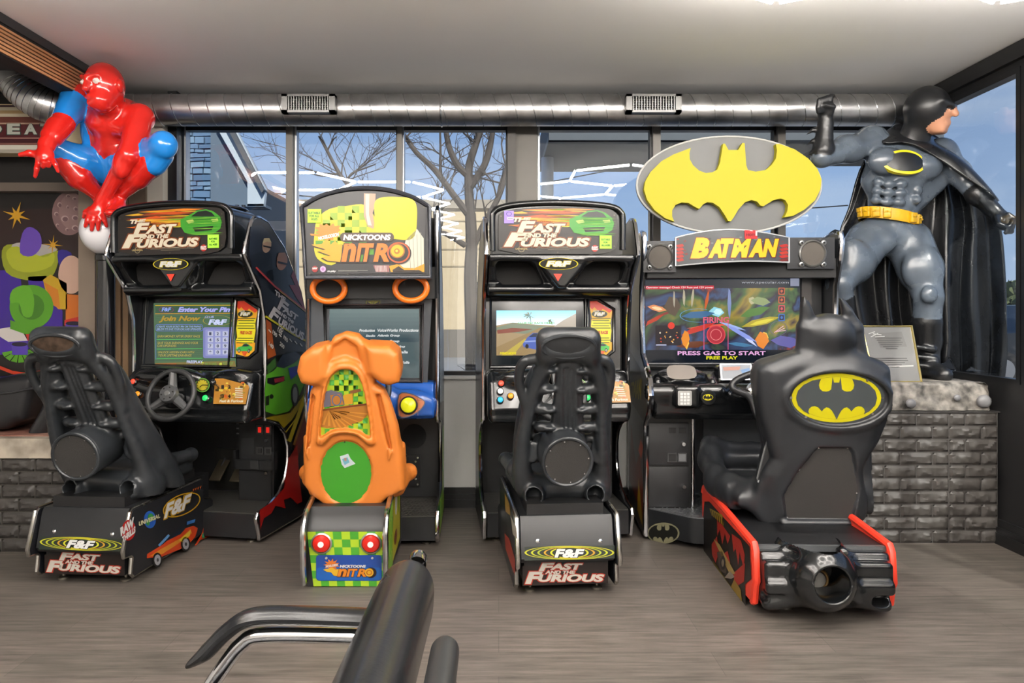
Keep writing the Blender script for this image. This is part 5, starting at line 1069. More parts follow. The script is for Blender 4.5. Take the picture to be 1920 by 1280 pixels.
def hero_machine():
    A = FH
    t = thing('racing_arcade_machine', 'wide black arcade machine with a pointy-eared seat and an oval bat sign on top', 'arcade machine', (A.o[0], A.o[1], 0), -2)
    n = (0, -1, 0); z4 = (1160, 420, 3.7636); z5 = (1160, 660, 3.047)
    HW = .535
    GREY = mat('#5a5d60', .45); BODY = mat('#17191c', .35, var=.2)
    P().bb((-HW+.02, .40, .03), (HW-.02, .62, .95), mat('#3b3d40', .5)).bb((-HW+.02, .30, .72), (HW-.02, .58, 1.52), BODY).bb((-HW+.02, .02, .66), (HW-.02, .4, .74), BODY).build('cabinet_body', t)
    prof = [(.02, .03), (.02, .19), (.02, .62), (-.03, .66), (-.12, .72), (-.15, .80), (-.12, .87), (.0, .94), (.12, 1.0), (.16, 1.2), (.15, 1.38), (.10, 1.50), (.07, 1.62), (.09, 1.665), (.16, 1.68), (.30, 1.66), (.42, 1.5), (.56, 1.1), (.62, .8), (.62, .03)]
    def arth(p):
        x = -HW-.0125; Q = lambda pts, c_, l=0: p.add([(x-l*.0008, a, b) for a, b in pts], [list(range(len(pts)))], dec(c_))
        Q([(.0, .80), (.15, .92), (.55, 1.0), (.6, .7), (.03, .64), (-.1, .73)], '#3a3324'); Q([(.03, .25), (.15, .45), (.3, .35), (.5, .55), (.58, .2), (.04, .1)], '#7a2c1e'); Q([(.04, .50), (.12, .53), (.2, .45), (.1, .42)], '#e0562c', 1); Q([(.04, .06), (.2, .3), (.25, .1)], '#c9a02a', 1); Q([(.05, 1.0), (.5, 1.05), (.4, 1.45), (.16, 1.6), (.17, 1.2)], '#4e5260')
        wp = Plane(A, (x-.002, 0, 0), (-1, 0, 0), z5); p.text(wp, 'BATMAN', ((48, 185), (132, 150), (132, 275), (48, 245)), dec('#c9b41e'), 3, .05, .1)
    for x, a in ((-HW, arth), (HW, None)):
        p = P().xprism(prof, x-.012, x+.012, mat('#3d3f42', .3, .4))
        if a: a(p)
        o = p.build('side_panel', t); P().tube([(x, y, z) for y, z in prof], .016, CHR, 8, closed=True).build('edge_trim', o)
    # topper sign
    pt = Plane(A, (0, .30, 0), n, (1160, 160, 4.0)); S_ = P(); nE = 64
    el = [(828+692*math.cos(i*2*math.pi/nE), 748+365*math.sin(i*2*math.pi/nE)) for i in range(nE)]; e3 = [pt.pt(*q) for q in el]
    S_.yprism([(q[0], q[2]) for q in e3], .30, .35, mat('#5b5c5b', .45)); S_.bb((-.14, .32, 1.55), (-.10, .34, 1.75), MATB).bb((.10, .32, 1.55), (.14, .34, 1.75), MATB); so_ = S_.build('topper_sign', t)
    P().tube(e3, .006, mat('#b9b9b6', .4), 8, closed=True).build('rim', so_)
    b3 = [(180, 790), (190, 730), (230, 660), (310, 580), (400, 530), (527, 482), (518, 520), (520, 565), (545, 610), (590, 650), (640, 668), (690, 662), (725, 642), (745, 590), (768, 450), (782, 450), (808, 497), (880, 497), (912, 444), (928, 446), (940, 610), (952, 645), (1010, 658), (1085, 645), (1130, 605), (1160, 560), (1168, 500), (1160, 452), (1190, 452), (1300, 492), (1400, 560), (1470, 640), (1498, 715), (1490, 790), (1450, 870), (1370, 940), (1290, 985), (1222, 996), (1245, 950), (1250, 905), (1230, 870), (1195, 857), (1140, 870), (1090, 900), (1068, 914), (1045, 910), (1020, 880), (980, 868), (930, 885), (880, 940), (845, 1000), (825, 1026), (805, 1024), (780, 980), (740, 920), (690, 888), (650, 885), (620, 900), (590, 935), (560, 920), (510, 890), (460, 886), (415, 905), (390, 945), (390, 990), (405, 1028), (340, 1005), (260, 945), (205, 870)]
    q3 = [pt.pt(*q) for q in b3]; YEL_ = mat('#aea500', .6); P().yprism([(q[0], q[2]) for q in q3], .255, .302, YEL_).build('bat_emblem', so_)
    # speakers
    for sx, q, c_, r_ in ((-1, (175, 120, 405, 340), (290, 232), .068), (1, (1190, 95, 1525, 315), (1366, 208), .071)):
        ps = Plane(A, (0, .08, 0), n, z4); a, b = ps.pt(q[0], q[1]), ps.pt(q[2], q[3])
        pb_ = P().bb((a[0], .08, b[2]), (b[0], .32, a[2]), mat('#15161a', .3)); o = pb_.build('speaker_box', t)
        c3 = ps.pt(*c_); g = P(); g.lathe([(r_*1.05, -.002), (r_*1.05, .01), (r_*.95, .016), (r_*.88, .008)], c3, n, mat('#8e8e8c', .3, .8), 36)
        for k in range(4):
            an = math.radians(45+90*k); g.sphere((c3[0]+r_*1.18*math.cos(an), c3[1]-.006, c3[2]+r_*1.18*math.sin(an)), (.016, .006, .016), mat('#8e8e8c', .3, .8), 12, 8); g.sphere((c3[0]+r_*1.18*math.cos(an), c3[1]-.012, c3[2]+r_*1.18*math.sin(an)), (.006, .005, .006), MATB, 10, 6)
        g.build('speaker_ring', o); P().lathe([(0, .012), (r_*.6, .009), (r_*.9, .006)], c3, n, mat('#55504a', .8, .2, bump=.5, bscale=600), 36).build('speaker_grille', o)
    # curved marquee
    pm = Plane(A, (0, .0, 0), n, z4); N = 24; vs = []
    top = lambda u: 95-57*math.sin(math.pi*min(max(u, 0), 1)**.95); bot = lambda u: 295-22*math.sin(math.pi*u*.9)-18*u
    def mq(x, y, l=0.):
        u = (x-402)/(1203-402); yb = .06-.07*math.sin(math.pi*u)-l; return Plane(A, (0, yb, 0), n, z4).pt(x, y)
    class Curve:
        def pt(s, x, y, lift=0.): return mq(x, y, lift)
    cv = Curve(); xs = [402+801*i/N for i in range(N+1)]
    fr = [mq(x, top(i/N)) for i, x in enumerate(xs)]; bk = [mq(x, bot(i/N)) for i, x in enumerate(xs)]
    m_ = P(); M_ = N+1; vs = fr+bk+[(p_[0], p_[1]+.03, p_[2]) for p_ in fr]+[(p_[0], p_[1]+.03, p_[2]) for p_ in bk]
    fs = []
    for i in range(N): fs += [(i, i+1, M_+i+1, M_+i), (2*M_+i, 2*M_+i+1, 3*M_+i+1, 3*M_+i), (i, i+1, 2*M_+i+1, 2*M_+i), (M_+i, M_+i+1, 3*M_+i+1, 3*M_+i)]
    fs += [(0, M_, 3*M_, 2*M_), (N, M_+N, 3*M_+N, 2*M_+N)]; m_.add(vs, fs, art('#4c4f52', .12)); 
    rr = random.Random(9)
    for i in range(46):
        x = 410+rr.random()*770; y = 80+rr.random()*190; u = (x-402)/801; y = min(max(y, top(u)+14), bot(u)-14); w, h = 8+rr.random()*34, 4+rr.random()*14
        w = min(w, 1195-x); m_.poly(cv, [(x, y), (x+w*.6, y-h*.6), (x+w, y), (x+w*.5, y+h*.6)], art(rr.choice(['#7a7d80', '#2a2d30', '#3d4a4c', '#8f9294', '#5a6668']) if 470 < x < 1130 else rr.choice(['#b3261c', '#2b3a34', '#7a2a20', '#4c5a50', '#1d2022']), .15), 1+i % 4*.2)
    for x0, w in ((402, 60), (1130, 70)):
        for i in range(5): yy = 150+i*25; m_.poly(cv, [(x0, yy), (x0+w*.8, yy-12), (x0+w, yy+6), (x0+w*.3, yy+16)], art(rr.choice(['#b52a1e', '#7a241c', '#c23a24']), .2), 2)
    L_ = [('B', 505, 640, 95, 242), ('A', 630, 730, 108, 240), ('T', 715, 815, 100, 238), ('M', 790, 935, 104, 236), ('A', 915, 1020, 104, 234), ('N', 1010, 1132, 104, 232)]
    for off, c_, l in ((7, '#7a1a12', 3), (0, '#dfc01e', 4)):
        for s_, x0, x1, y0, y1 in L_: m_.text(cv, s_, (x0-off, y0-off*.6, x1+off, y1+off*.9), art(c_), l, .10 if off else .07, .28)
    m_.poly(cv, [(888, 42), (978, 44), (978, 104), (890, 104)], art('#c8262a'), 5); m_.text(cv, 'HOT!', (900, 66, 962, 86), dec('#7a1418'), 6, .05); m_.poly(cv, [(966, 46), (978, 46), (978, 82), (966, 82)], dec('#e8e4e2'), 6)
    mo = m_.build('marquee', t); P().tube(fr+[bk[-1]]+bk[::-1]+[fr[0]], .004, mat('#c8cacc', .2, .3), 6).build('marquee_edge', mo)
    # hood bar under the marquee
    P().bb((-HW+.02, .10, pm.pt(600, 372)[2]), (HW-.02, .3, pm.pt(600, 235)[2]), MATB).build('hood', t)
    # monitor
    pmn = Plane(A, (0, .20, 0), n, z4); bz = P(); q4 = [(160, 372), (1360, 350), (1360, 1010), (165, 1010)]
    bz.add([pmn.pt(*q) for q in q4], [(0, 1, 2, 3)], mat('#1b1c1e', .3)); bz.add([pmn.pt(*q, .002) for q in [(1285, 360), (1360, 352), (1360, 1000), (1300, 1000)]], [(0, 1, 2, 3)], mat('#2c2724', .4))
    bz.tube([pmn.pt(*q, .004) for q in [(180, 385), (1285, 370), (1290, 985), (182, 985)]], .008, mat('#2a2c30', .3), 8, closed=True); mz = bz.build('monitor_bezel', t)
    s_ = P(); sc = scr; X0, Y0, X1, Y1 = 188, 380, 1278, 975
    s_.poly(pmn, [(X0, Y0+10), (X1, Y0-8), (X1, Y1), (X0, Y1)], scr('#1d2632'), 2)
    s_.poly(pmn, [(X0, 455), (X1, 450), (X1, 890), (X0, 890)], blur_screen(['#1c1626', '#5a2030', '#b8442a', '#2c2440', '#34507c', '#241c30', '#46683a', '#a08a34', '#302038', '#6a5aa0', '#a8b4e0'], 2.6, .62, .7), 3.8)
    def streak(x, y, L, h, c_, rot_=0., l=4):
        c, s2 = math.cos(rot_), math.sin(rot_); pts = [(-L, 0), (-L*.4, -h), (L*.5, -h*.8), (L, 0), (L*.3, h), (-L*.5, h*.7)]
        P_ = [(min(max(x+a*c-b*s2, X0+1), X1-1), min(max(y+a*s2+b*c, 452), 889)) for a, b in pts]; s_.poly(pmn, P_, scr(c_), l)
    rr = random.Random(21)
    for (x, y, L, h, c_, r_) in ((300, 520, 130, 55, '#4a3a34', -.3), (700, 480, 260, 30, '#4a4436', .0), (960, 560, 170, 100, '#3f5a3a', .2), (1180, 560, 100, 120, '#41385a', 0), (240, 700, 100, 60, '#5a2a30', -.5), (1130, 760, 140, 80, '#4a3a70', .1), (820, 760, 180, 60, '#56608a', .2), (420, 800, 120, 60, '#3a2c28', 0), (600, 600, 120, 90, '#35465e', 0)): None
    for (x, y, L, h, c_, r_) in ((270, 595, 70, 22, '#d98a5a', .2), (270, 595, 40, 12, '#f2d0a0', .2), (240, 680, 90, 14, '#b8402e', -.5), (330, 630, 120, 10, '#8a3a34', -.4), (1000, 690, 140, 26, '#a89a2a', -.25), (1010, 690, 90, 14, '#d8cc3a', -.25), (960, 620, 110, 30, '#4c7a34', -.3), (1000, 545, 70, 30, '#8a9a6a', .1), (940, 540, 30, 26, '#b5b08a', .6), (560, 640, 120, 26, '#3f6a94', -.1), (690, 620, 55, 34, '#8fd0e0', .1), (700, 620, 34, 22, '#c4ecf0', .0), (560, 740, 130, 20, '#c23a30', -.35), (640, 720, 160, 10, '#e06048', -.1), (470, 810, 30, 60, '#e08a2a', .1), (480, 840, 16, 44, '#f4c04a', .1), (1010, 820, 50, 60, '#e0842a', .1), (1030, 800, 26, 40, '#f4c84a', 0), (860, 770, 130, 16, '#8a9ae0', .5), (900, 800, 100, 12, '#c8d0f4', .7), (800, 720, 100, 10, '#a0b4e8', .3), (1180, 830, 110, 40, '#5c5aa0', .1), (520, 850, 120, 24, '#6a3a24', -.1), (860, 850, 90, 14, '#4a7aa0', .1), (380, 580, 60, 70, '#5a4c40', 0), (780, 560, 14, 110, '#7a8ab8', 0), (620, 540, 12, 70, '#c25a2a', .2), (460, 520, 10, 60, '#b0a890', 0), (520, 520, 10, 70, '#b0a890', .1), (390, 530, 8, 60, '#a8a090', 0)): streak(x, y, L, h, c_, r_, 4+rr.random()*2)
    s_.ring(pmn, 685, 780, 66, 66, 6, scr('#e0505a'), 7); s_.ell(pmn, 685, 780, 60, 60, scr('#b03a44'), 6.5); s_.ring(pmn, 685, 780, 40, 40, 4, scr('#f08a8a'), 7)
    for x in (600, 770): s_.line(pmn, [(x, 690), (x, 885)], 4, scr('#e05a8a'), 7)
    s_.ring(pmn, 560, 645, 130, 48, 5, scr('#5a9ad0'), 6, a0=80, a1=300)
    for i in range(9): s_.poly(pmn, [(268+rr.random()*150, 720+rr.random()*120)]*1+[(0, 0)]*0, scr('#d0a060')) if 0 else None
    s_.poly(pmn, rrect(258, 715, 440, 855, 8), scr('#241c24'), 6); s_.ell(pmn, 369, 716, 24, 24, scr('#d83a2c'), 8)
    for i in range(14): s_.ell(pmn, 280+rr.random()*140, 750+rr.random()*85, 3+rr.random()*4, 3+rr.random()*4, scr(rr.choice(['#e0a04a', '#c84a34', '#e8d8c0'])), 8, 8)
    s_.line(pmn, [(262, 852), (335, 852)], 6, scr('#c8cdf0'), 8)
    for i, c_ in enumerate(('#b8583a', '#c0603e', '#c04a52', '#3a6ab0')): y = 448+i*62; s_.poly(pmn, rrect(1124, y, 1170, y+50, 6), scr(c_), 7); s_.poly(pmn, rrect(1131, y+7, 1163, y+43, 5), scr('#2c2430'), 7.5); s_.ell(pmn, 1147, y+25, 9, 11, scr(c_), 8, 12)
    for i in range(3): s_.line(pmn, [(1095+i*12, 765-i*4), (1160+i*8, 718+i*16)], 5, scr('#e0b0c0'), 7)
    s_.ring(pmn, 1125, 735, 62, 50, 3, scr('#6a5a8a'), 6.5)
    s_.text(pmn, 'FIRING', (594, 655, 776, 696), scr('#d8607a'), 8, .03); s_.poly(pmn, [(X0+2, 437), (670, 433), (670, 457), (X0+2, 460)], scr('#c8203a'), 8); s_.text(pmn, 'Operator message! Check 12V Fuse and 12V power', (X0+4, 440, 666, 457), scr('#f4f0f0'), 9, .01)
    s_.text(pmn, 'www.specular.com', (864, 402, 1196, 424), scr('#aeb2ba'), 8, .0); s_.poly(pmn, [(1208, 374), (1270, 374), (1270, 438), (1208, 438)], scr('#8a8fa4'), 8)
    s_.poly(pmn, [(X0, 888), (X1, 886), (X1, Y1), (X0, Y1)], scr('#141a24'), 6); s_.text(pmn, 'PRESS GAS TO START', (414, 895, 1034, 924), scr('#e0a8d8'), 8, .03); s_.text(pmn, 'FREE PLAY', (616, 931, 838, 954), scr('#d8d42a'), 8, .04)
    s_.build('screen', mz)
    # dashboard
    S = Solid((-.56, -.22, .60), (.56, .28, 1.0), .007)
    S.ext([(-.07, .665), (-.11, .70), (-.12, .78), (-.06, .84), (.05, .87), (.19, .92), (.19, .665)], (-HW+.02, 0, 0), (0, 1, 0), (0, 0, 1), 0, 2*HW-.04, .02, .01)
    D4 = lambda x, y, ly: A.y(1160+x/3.7636, 420+y/3.7636, ly)
    S.chain([D4(225, 1185, -.10), D4(700, 1185, -.10)], .045, .03); S.chain([D4(720, 1200, -.06), D4(1300, 1200, -.06)], .055, .03)
    S.ell(D4(440, 1075, .02), (.14, .10, .05), .04); S.box(D4(820, 1060, .06), (.105, .05, .05), .02, .02); S.cone(D4(275, 1110, -.08), D4(275, 1090, -.06), .018, .012, .01); S.cone(D4(660, 1110, -.08), D4(660, 1090, -.06), .018, .012, .01)
    S.box(D4(480, 1215, -.14), (.062, .03, .055), .015, .02)
    do = S.mesh('dashboard', BLK, t)
    k = P(); pk = Plane(A, D4(480, 1215, -.175), n, z5); k.poly(pk, rrect(338, 220, 418, 305, 8), mat('#b4b4b2', .35, .6), 1)
    for r_ in range(4):
        for c_ in range(3): x, y = 352+c_*19, 232+r_*18; a, b = pk.pt(x, y, .002), pk.pt(x+14, y+13, .002); k.bb((a[0], a[1]-.003, b[2]), (b[0], a[1]+.003, a[2]), mat('#d6d6d4', .3), )
    k.build('keypad', do)
    k = P(); c3 = D4(630, 1222, -.155); pe = Plane(A, c3, n, z4); k.lathe([(.040, 0), (.040, .01), (.036, .014), (0, .014)], c3, n, BLK, 28, ref=(1, 0, 0)); pe2 = Plane(A, c3+np.array([0, -.0155, 0]), n, z4); bat_emblem(k, pe2, 630, 1222, 36, 22, dec('#1c1c14'), mat('#cfc01e', .3), 1); k.build('emblem_button', do)
    k = P(); pd2 = Plane(A, D4(440, 1045, -.07), (0, -.8, .6), z4); k.poly(pd2, smooth([(355, 1000), (505, 998), (545, 1035), (535, 1085), (400, 1095), (345, 1065)], 3, True), mat('#6f6862', .3, .3), 1); k.build('bezel_plate', do)
    k = P(); pd3 = Plane(A, D4(830, 1040, .0), (0, -.9, .4), z4); qd = [(712, 985), (935, 985), (955, 1100), (722, 1100)]; k.poly(pd3, qd, mat('#c9c9cc', .2, .7), 1); k.poly(pd3, [(722, 993), (928, 993), (944, 1092), (732, 1092)], art('#8a9098', .1), 2); k.poly(pd3, [(735, 1010), (860, 1005), (850, 1030), (740, 1035)], dec('#b0705a'), 3); k.poly(pd3, [(860, 1030), (920, 1015), (935, 1060), (880, 1075)], dec('#5a8ac0'), 3); k.build('instruction_plate', do)
    # steering yoke
    pw = Plane(A, (0, -.20, .80), (0, -1, .3), z4); w0 = pw.pt(975, 1175); wn_ = pw.n
    Y_ = P(); pts = [pw.pt(*q) for q in smooth([(1010, 1040), (940, 1055), (850, 1090), (805, 1125), (808, 1160), (850, 1185), (905, 1205), (940, 1250), (965, 1320), (985, 1360)], 3)]; Y_.tube(pts, [.018]*len(pts), mat('#1d1e20', .4), 10)
    pts = [pw.pt(*q) for q in smooth([(1010, 1040), (1090, 1055), (1150, 1100), (1150, 1170), (1080, 1200), (1020, 1260), (985, 1360)], 3)]; Y_.tube(pts, [.018]*len(pts), mat('#1d1e20', .4), 10); yo = Y_.build('steering_yoke', t)
    P().lathe([(0, .02), (.03, .02), (.045, .008), (.05, -.02)], w0, wn_, CHR, 28).tube([w0-wn_*.02, w0-wn_*.14], .035, BLK, 14).build('hub', yo); P().sphere(pw.pt(978, 1068, .016), .010, mat('#c0202c', .3)).build('thumb_button', yo)
    # coin box, footwell
    z5p = lambda x, y, ly: A.y(1160+x/3.047, 660+y/3.047, ly)
    a, b = z5p(160, 372, .03), z5p(415, 903, .03); P().bb((a[0], .03, b[2]), (b[0], .40, a[2]), mat('#121314', .45, var=.3)).build('coin_box', t)
    cb = bpy.data.objects[[o.name for o in t.children if o.name.startswith('coin_box')][-1]]
    for y0, y1 in ((402, 645), (655, 885)):
        a, b = z5p(172, y0, .025), z5p(400, y1, .025); d = P().bb((a[0], .02, b[2]), (b[0], .03, a[2]), mat('#1c1d1f', .45, var=.5), bev=.003); d.build('coin_door', cb)
    for (x0, y0, x1, y1, nm) in ((288, 430, 327, 462, 'coin_slot'), (345, 430, 384, 462, 'coin_slot'), (278, 575, 332, 628, 'coin_return'), (336, 575, 388, 628, 'coin_return')):
        a, b = z5p(x0, y0, .018), z5p(x1, y1, .018); p = P()
        if 'return' in nm: p.bb((a[0], .012, b[2]), (b[0], .022, a[2]), mat('#4a4b4c', .35, .4)); p.bb((a[0]+.006, .009, b[2]+.006), (b[0]-.006, .013, a[2]-.006), MATB if x0 < 300 else mat('#6a6c6e', .4))
        else: p.bb((a[0], .016, b[2]), (b[0], .022, a[2]), mat('#050505', .5))
        p.build(nm, cb)
    for x, y in ((370, 524), (373, 768)): P().lathe([(0, .014), (.010, .014), (.014, .004), (.014, 0)], z5p(x, y, .02), n, CHR, 16).build('lock', cb)
    a = z5p(426, 375, .02); b = z5p(426, 905, .02); P().tube([(a[0], .03, a[2]), (a[0], .03, b[2])], .013, CHR, 10).build('corner_trim', t)
    P().bb((-.14, .385, .16), (HW-.03, .40, .70), mat('#63666a', .55)).build('footwell_back', t)
    a, b = z5p(585, 607, .36), z5p(830, 655, .36); P().bb((a[0], .35, b[2]), (b[0]+.2, .39, a[2]), mat('#101113', .3)).build('pedal_box', t)
    for x in (.08, .22): P().box((x, .30, .27), (.07, .012, .13), mat('#5c5a58', .3, .9), rot=Matrix.Rotation(math.radians(-45), 3, 'X')).build('pedal', t)
    # platform, chamfered front
    zt = .165; plat = [(-HW+.012, .05), (-HW+.012, .02), (-.345, -.145), (-.30, -.165), (-.2, -.17), (.30, -.165), (HW-.012, .02), (HW-.012, .4), (-HW+.012, .4)]
    f = P(); f.zprism(plat, .035, zt, BODY); f.zprism([(x*.985, y*.985) for x, y in plat], zt, zt+.004, mat('#83868a', .35, .7))
    rr = random.Random(3)
    for i in range(30):
        for j in range(16):
            x, y = -.50+i*.034+(j % 2)*.017, -.13+j*.033
            if y < -.13+max(0, (-x-.33))*.8: continue
            f.box((x, y, zt+.005), (.020, .006, .003), mat('#a5a8aa', .3, .8), rot=Matrix.Rotation(.8 if (i+j) % 2 else -.8, 3, 'Z'))
    fo = f.build('foot_platform', t)
    ang = (-.345+HW-.012, -.165); nn = np.array([ang[1], -ang[0], 0]); pf = Plane(A, (-HW+.012, .02, .1), (-.165, -(.178), 0), z5)
    o_ = P(); bat_emblem(o_, pf, 256, 1033, 92, 60, dec('#1b1d1a'), mat('#77745a', .5), 1); o_.build('bat_badge', fo)
    P().bb((-.34, -.14, .10), (-.335, -.13, .11), CHR).build('bolt', fo)
    for x, y in ((-.30, -.06), (-.45, .1), (.4, .1)): P().lathe([(0, -.014), (.03, -.014), (.03, .014), (0, .014)], (x, y, .03), (1, 0, 0), MATB, 20).build('caster', t)
    # --- seat base
    z6 = (1290, 540, 2.0); S0 = Frame(0, 0, 0)
    xl, xr = -.305, .285; yr = -.965
    prr = Plane(A, (0, yr, 0), n, z6); xl, xr = prr.pt(245, 1100)[0], prr.pt(750, 1100)[0]; ztop = prr.pt(500, 968)[2]; zlow = .04
    P().bb((xl+.01, yr+.02, .05), (xr-.01, -.15, ztop-.02), MATB).bb((xl+.01, yr, ztop-.012), (xr-.01, -.15, ztop), mat('#141517', .35, var=.4)).bb((xl+.01, yr-.006, ztop-.02), (xr-.01, yr+.012, ztop+.004), mat('#6d7072', .35, .6, bump=.3, bscale=300)).build('seat_base', t)
    sidep = [(yr-.015, ztop+.01), (yr-.03, ztop-.01), (yr-.045, ztop-.13), (yr-.03, ztop-.15), (yr-.015, .05), (yr+.0, .045), (-.62, .035), (-.14, .05), (-.13, .10), (-.12, ztop+.02), (-.14, ztop+.05), (-.55, ztop+.035)]
    RD = mat('#d83a26', .4)
    def seat_art(p):
        pl = Plane(A, (xl-.011, 0, 0), (-1, 0, 0), z6); A_ = dec
        p.poly(pl, [(62, 800), (80, 800), (232, 968), (238, 1090), (215, 1110), (218, 1205), (60, 985), (52, 930)], A_('#17130f'), 1)
        for pts in ([(110, 870), (125, 880), (160, 930), (150, 960), (140, 920), (130, 960), (120, 905), (112, 930)], [(165, 920), (200, 945), (215, 1000), (210, 1050), (195, 990), (190, 1040), (180, 975), (172, 990)], [(90, 960), (110, 930), (118, 990), (105, 1030), (92, 1000)], [(170, 1070), (215, 1030), (212, 1100), (180, 1120)], [(128, 1000), (150, 985), (160, 1030), (140, 1040)]): p.poly(pl, pts, A_('#c52a1e'), 2)
        p.poly(pl, [(82, 825), (130, 850), (135, 890), (88, 850)], A_('#c9a42a'), 2)
        for i in range(7): p.line(pl, [(90+i*7, 832+i*5), (88+i*7, 858+i*5)], 3, A_('#2a1c10'), 3)
        p.poly(pl, [(98, 940), (120, 960), (180, 1070), (160, 1075), (130, 1010)], A_('#c8a860'), 3); p.poly(pl, [(110, 990), (130, 985), (150, 1040), (145, 1070), (122, 1060)], A_('#5a4a40'), 3); p.ell(pl, 134, 1030, 10, 26, A_('#20201f'), 4); p.ell(pl, 134, 1030, 5, 14, A_('#9a8a74'), 5); p.poly(pl, [(140, 1085), (160, 1060), (178, 1082), (165, 1090)], A_('#b0a090'), 4)
        p.poly(pl, [(95, 1020), (215, 1190), (215, 1208), (100, 1045)], A_('#7a6a1e'), 4); p.poly(pl, [(160, 1130), (175, 1090), (200, 1130), (205, 1180)], A_('#a8862a'), 3)
    for x, a in ((xl, seat_art), (xr, None)):
        p = P().xprism(sidep, x-.010, x+.010, RD)
        if a: a(p)
        o = p.build('base_side', t); P().tube([(x, y, z) for y, z in sidep[-3:]+sidep[:6]], .016, RD, 8, sq=(1, 1)).build('red_edge_trim', o)
    # moulded jet tail
    S = Solid((xl-.02, yr-.30, .02), (xr+.02, yr+.06, ztop+.02), .0066); xm = (xl+xr)/2; q = lambda x, y, l=0.: Plane(A, (0, yr-l, 0), n, z6).pt(x, y)
    S.box((xm, yr-.0, (ztop+.05)/2), ((xr-xl)/2-.012, .05, (ztop-.07)/2), .015, .01)
    S.box((xm, yr-.045, ztop-.075), ((xr-xl)/2-.018, .05, .038), .018, .02); S.box((xm, yr-.065, ztop-.135), ((xr-xl)/2-.018, .05, .028), .018, .02); S.box((xm, yr-.03, .085), ((xr-xl)/2-.03, .05, .035), .015, .02)
    for sg in (-1, 1):
        for a, b_ in (((sg*.26, yr-.11, .055), (sg*.11, yr-.11, .10)),): S.cone((xm+a[0]*.9, a[1]+.05, a[2]), (xm+b_[0], b_[1]+.02, b_[2]), .02, .03, .03)
    c_ = q(520, 1098, .15); c0 = c_+np.array([0, .18, .02]); 
    S.cone(c0, c_+np.array([0, .04, 0]), .15, .128, .03); S.cone(c_+np.array([0, .04, 0]), c_, .124, .092, .01)
    S.cone(c_+np.array([0, -.25, 0]), c_+np.array([0, .12, .01]), .068, .066, .012, sub=True)
    S.ell(q(380, 990, .08), (.035, .05, .02), .01, sub=True); S.ell(q(590, 990, .08), (.035, .05, .02), .01, sub=True)
    for x, y in ((258, 1155), (722, 1170)): S.ell(q(x, y, .08), (.045, .05, .024), .01, sub=True)
    jt = S.mesh('jet_tail', BLK, t)
    P().torus(c_+np.array([0, -.012, 0]), n, .083, .012, BLK, 40, 10).build('nozzle_ring', jt); p = P().disc(c_+np.array([0, .115, .0]), n, .066, MATB, 30); p.lathe([(.034, 0), (.034, .02), (.02, .026), (0, .022)], c_+np.array([0, .112, -.030]), n, mat('#8a8884', .4, .3), 24); p.torus(c_+np.array([0, .09, -.026]), n, .040, .006, mat('#6a5230', .4, .7), 30, 8); p.build('nozzle_core', jt)
    for x in (xl+.15, xr-.22): P().lathe([(0, 0), (.03, 0), (.03, .01), (.012, .018), (.012, .055)], (x, yr+.06, 0), (0, 0, 1), mat('#9a9890', .35, .9), 18).build('levelling_foot', t)
    for x in (xl+.06, xr-.06): P().lathe([(0, -.014), (.028, -.014), (.028, .014), (0, .014)], (x, yr+.12, .03), (1, 0, 0), MATB, 18).build('caster', t)
    # --- seat with eared headrest
    tn = np.array([0, -.985, -.14]); tn /= np.linalg.norm(tn); p0 = np.array([0, -.62, .32]); q = lambda x, y, l=0.: Plane(A, p0+tn*l, tn, z6).pt(x, y)
    U_ = np.array([1., 0, 0]); V_ = np.cross(tn, U_); o_ = q(510, 500); pol = lambda pts: [tuple(((q(*p_)-o_)@U_, (q(*p_)-o_)@V_)) for p_ in pts]
    P().bb((q(302, 905)[0], -.78, ztop), (q(615, 905)[0], -.3, q(400, 905)[2]), mat('#15171a', .4)).build('seat_plinth', t)
    S = Solid((-.47, -1.0, ztop-.01), (.42, .08, 1.34), .0072)
    body = [(268, 312), (300, 292), (370, 262), (430, 245), (530, 240), (640, 250), (700, 268), (758, 300), (775, 340), (774, 420), (755, 500), (720, 580), (680, 630), (660, 670), (668, 740), (685, 800), (675, 860), (650, 895), (600, 905), (300, 905), (270, 880), (244, 840), (262, 740), (290, 680), (318, 640), (300, 560), (275, 490), (262, 400)]
    S.ext(pol(body), o_, U_, V_, -.10, .0, .03, .01); S.ext(pol([(290, 300), (400, 262), (640, 262), (745, 310), (750, 430), (690, 600), (640, 690), (650, 860), (330, 860), (300, 700), (330, 640), (300, 520)]), o_, U_, V_, -.16, .025, .05, .05)
    for sg, x0 in ((-1, 300), (1, 680)): S.chain([q(x0, 330, -.10), q(x0+(15 if sg < 0 else -25), 500, -.15), q(x0+(20 if sg < 0 else -40), 640, -.17), q(x0+(-15 if sg < 0 else 0), 800, -.12)], [.07, .055, .05, .06], .05)
    oval = [(556+206*math.cos(a), 412+118*math.sin(a)) for a in [i*math.pi/24 for i in range(48)]][::-1]; S.ext(pol(oval), o_, U_, V_, -.02, .042, .012, .03)
    S.ext(pol([(556+184*math.cos(a), 410+100*math.sin(a)) for a in [i*math.pi/24 for i in range(48)]][::-1]), o_, U_, V_, .022, .3, .004, .006, sub=True)
    lowp = [(480, 592), (600, 592), (612, 610), (638, 760), (606, 868), (365, 866), (352, 770), (400, 690)]
    S.ext(pol(lowp), o_, U_, V_, .008, .3, .006, .01, sub=True)
    S.chain([q(*p_, .02) for p_ in [(360, 880), (610, 882)]], .014, .015)
    # headrest
    S.ext(pol([(432, 280), (430, 150), (445, 128), (530, 112), (610, 122), (634, 150), (645, 200), (640, 278)]), o_, U_, V_, -.13, .0, .05, .03)
    S.ell(q(530, 172, -.06), (.10, .09, .09), .03)
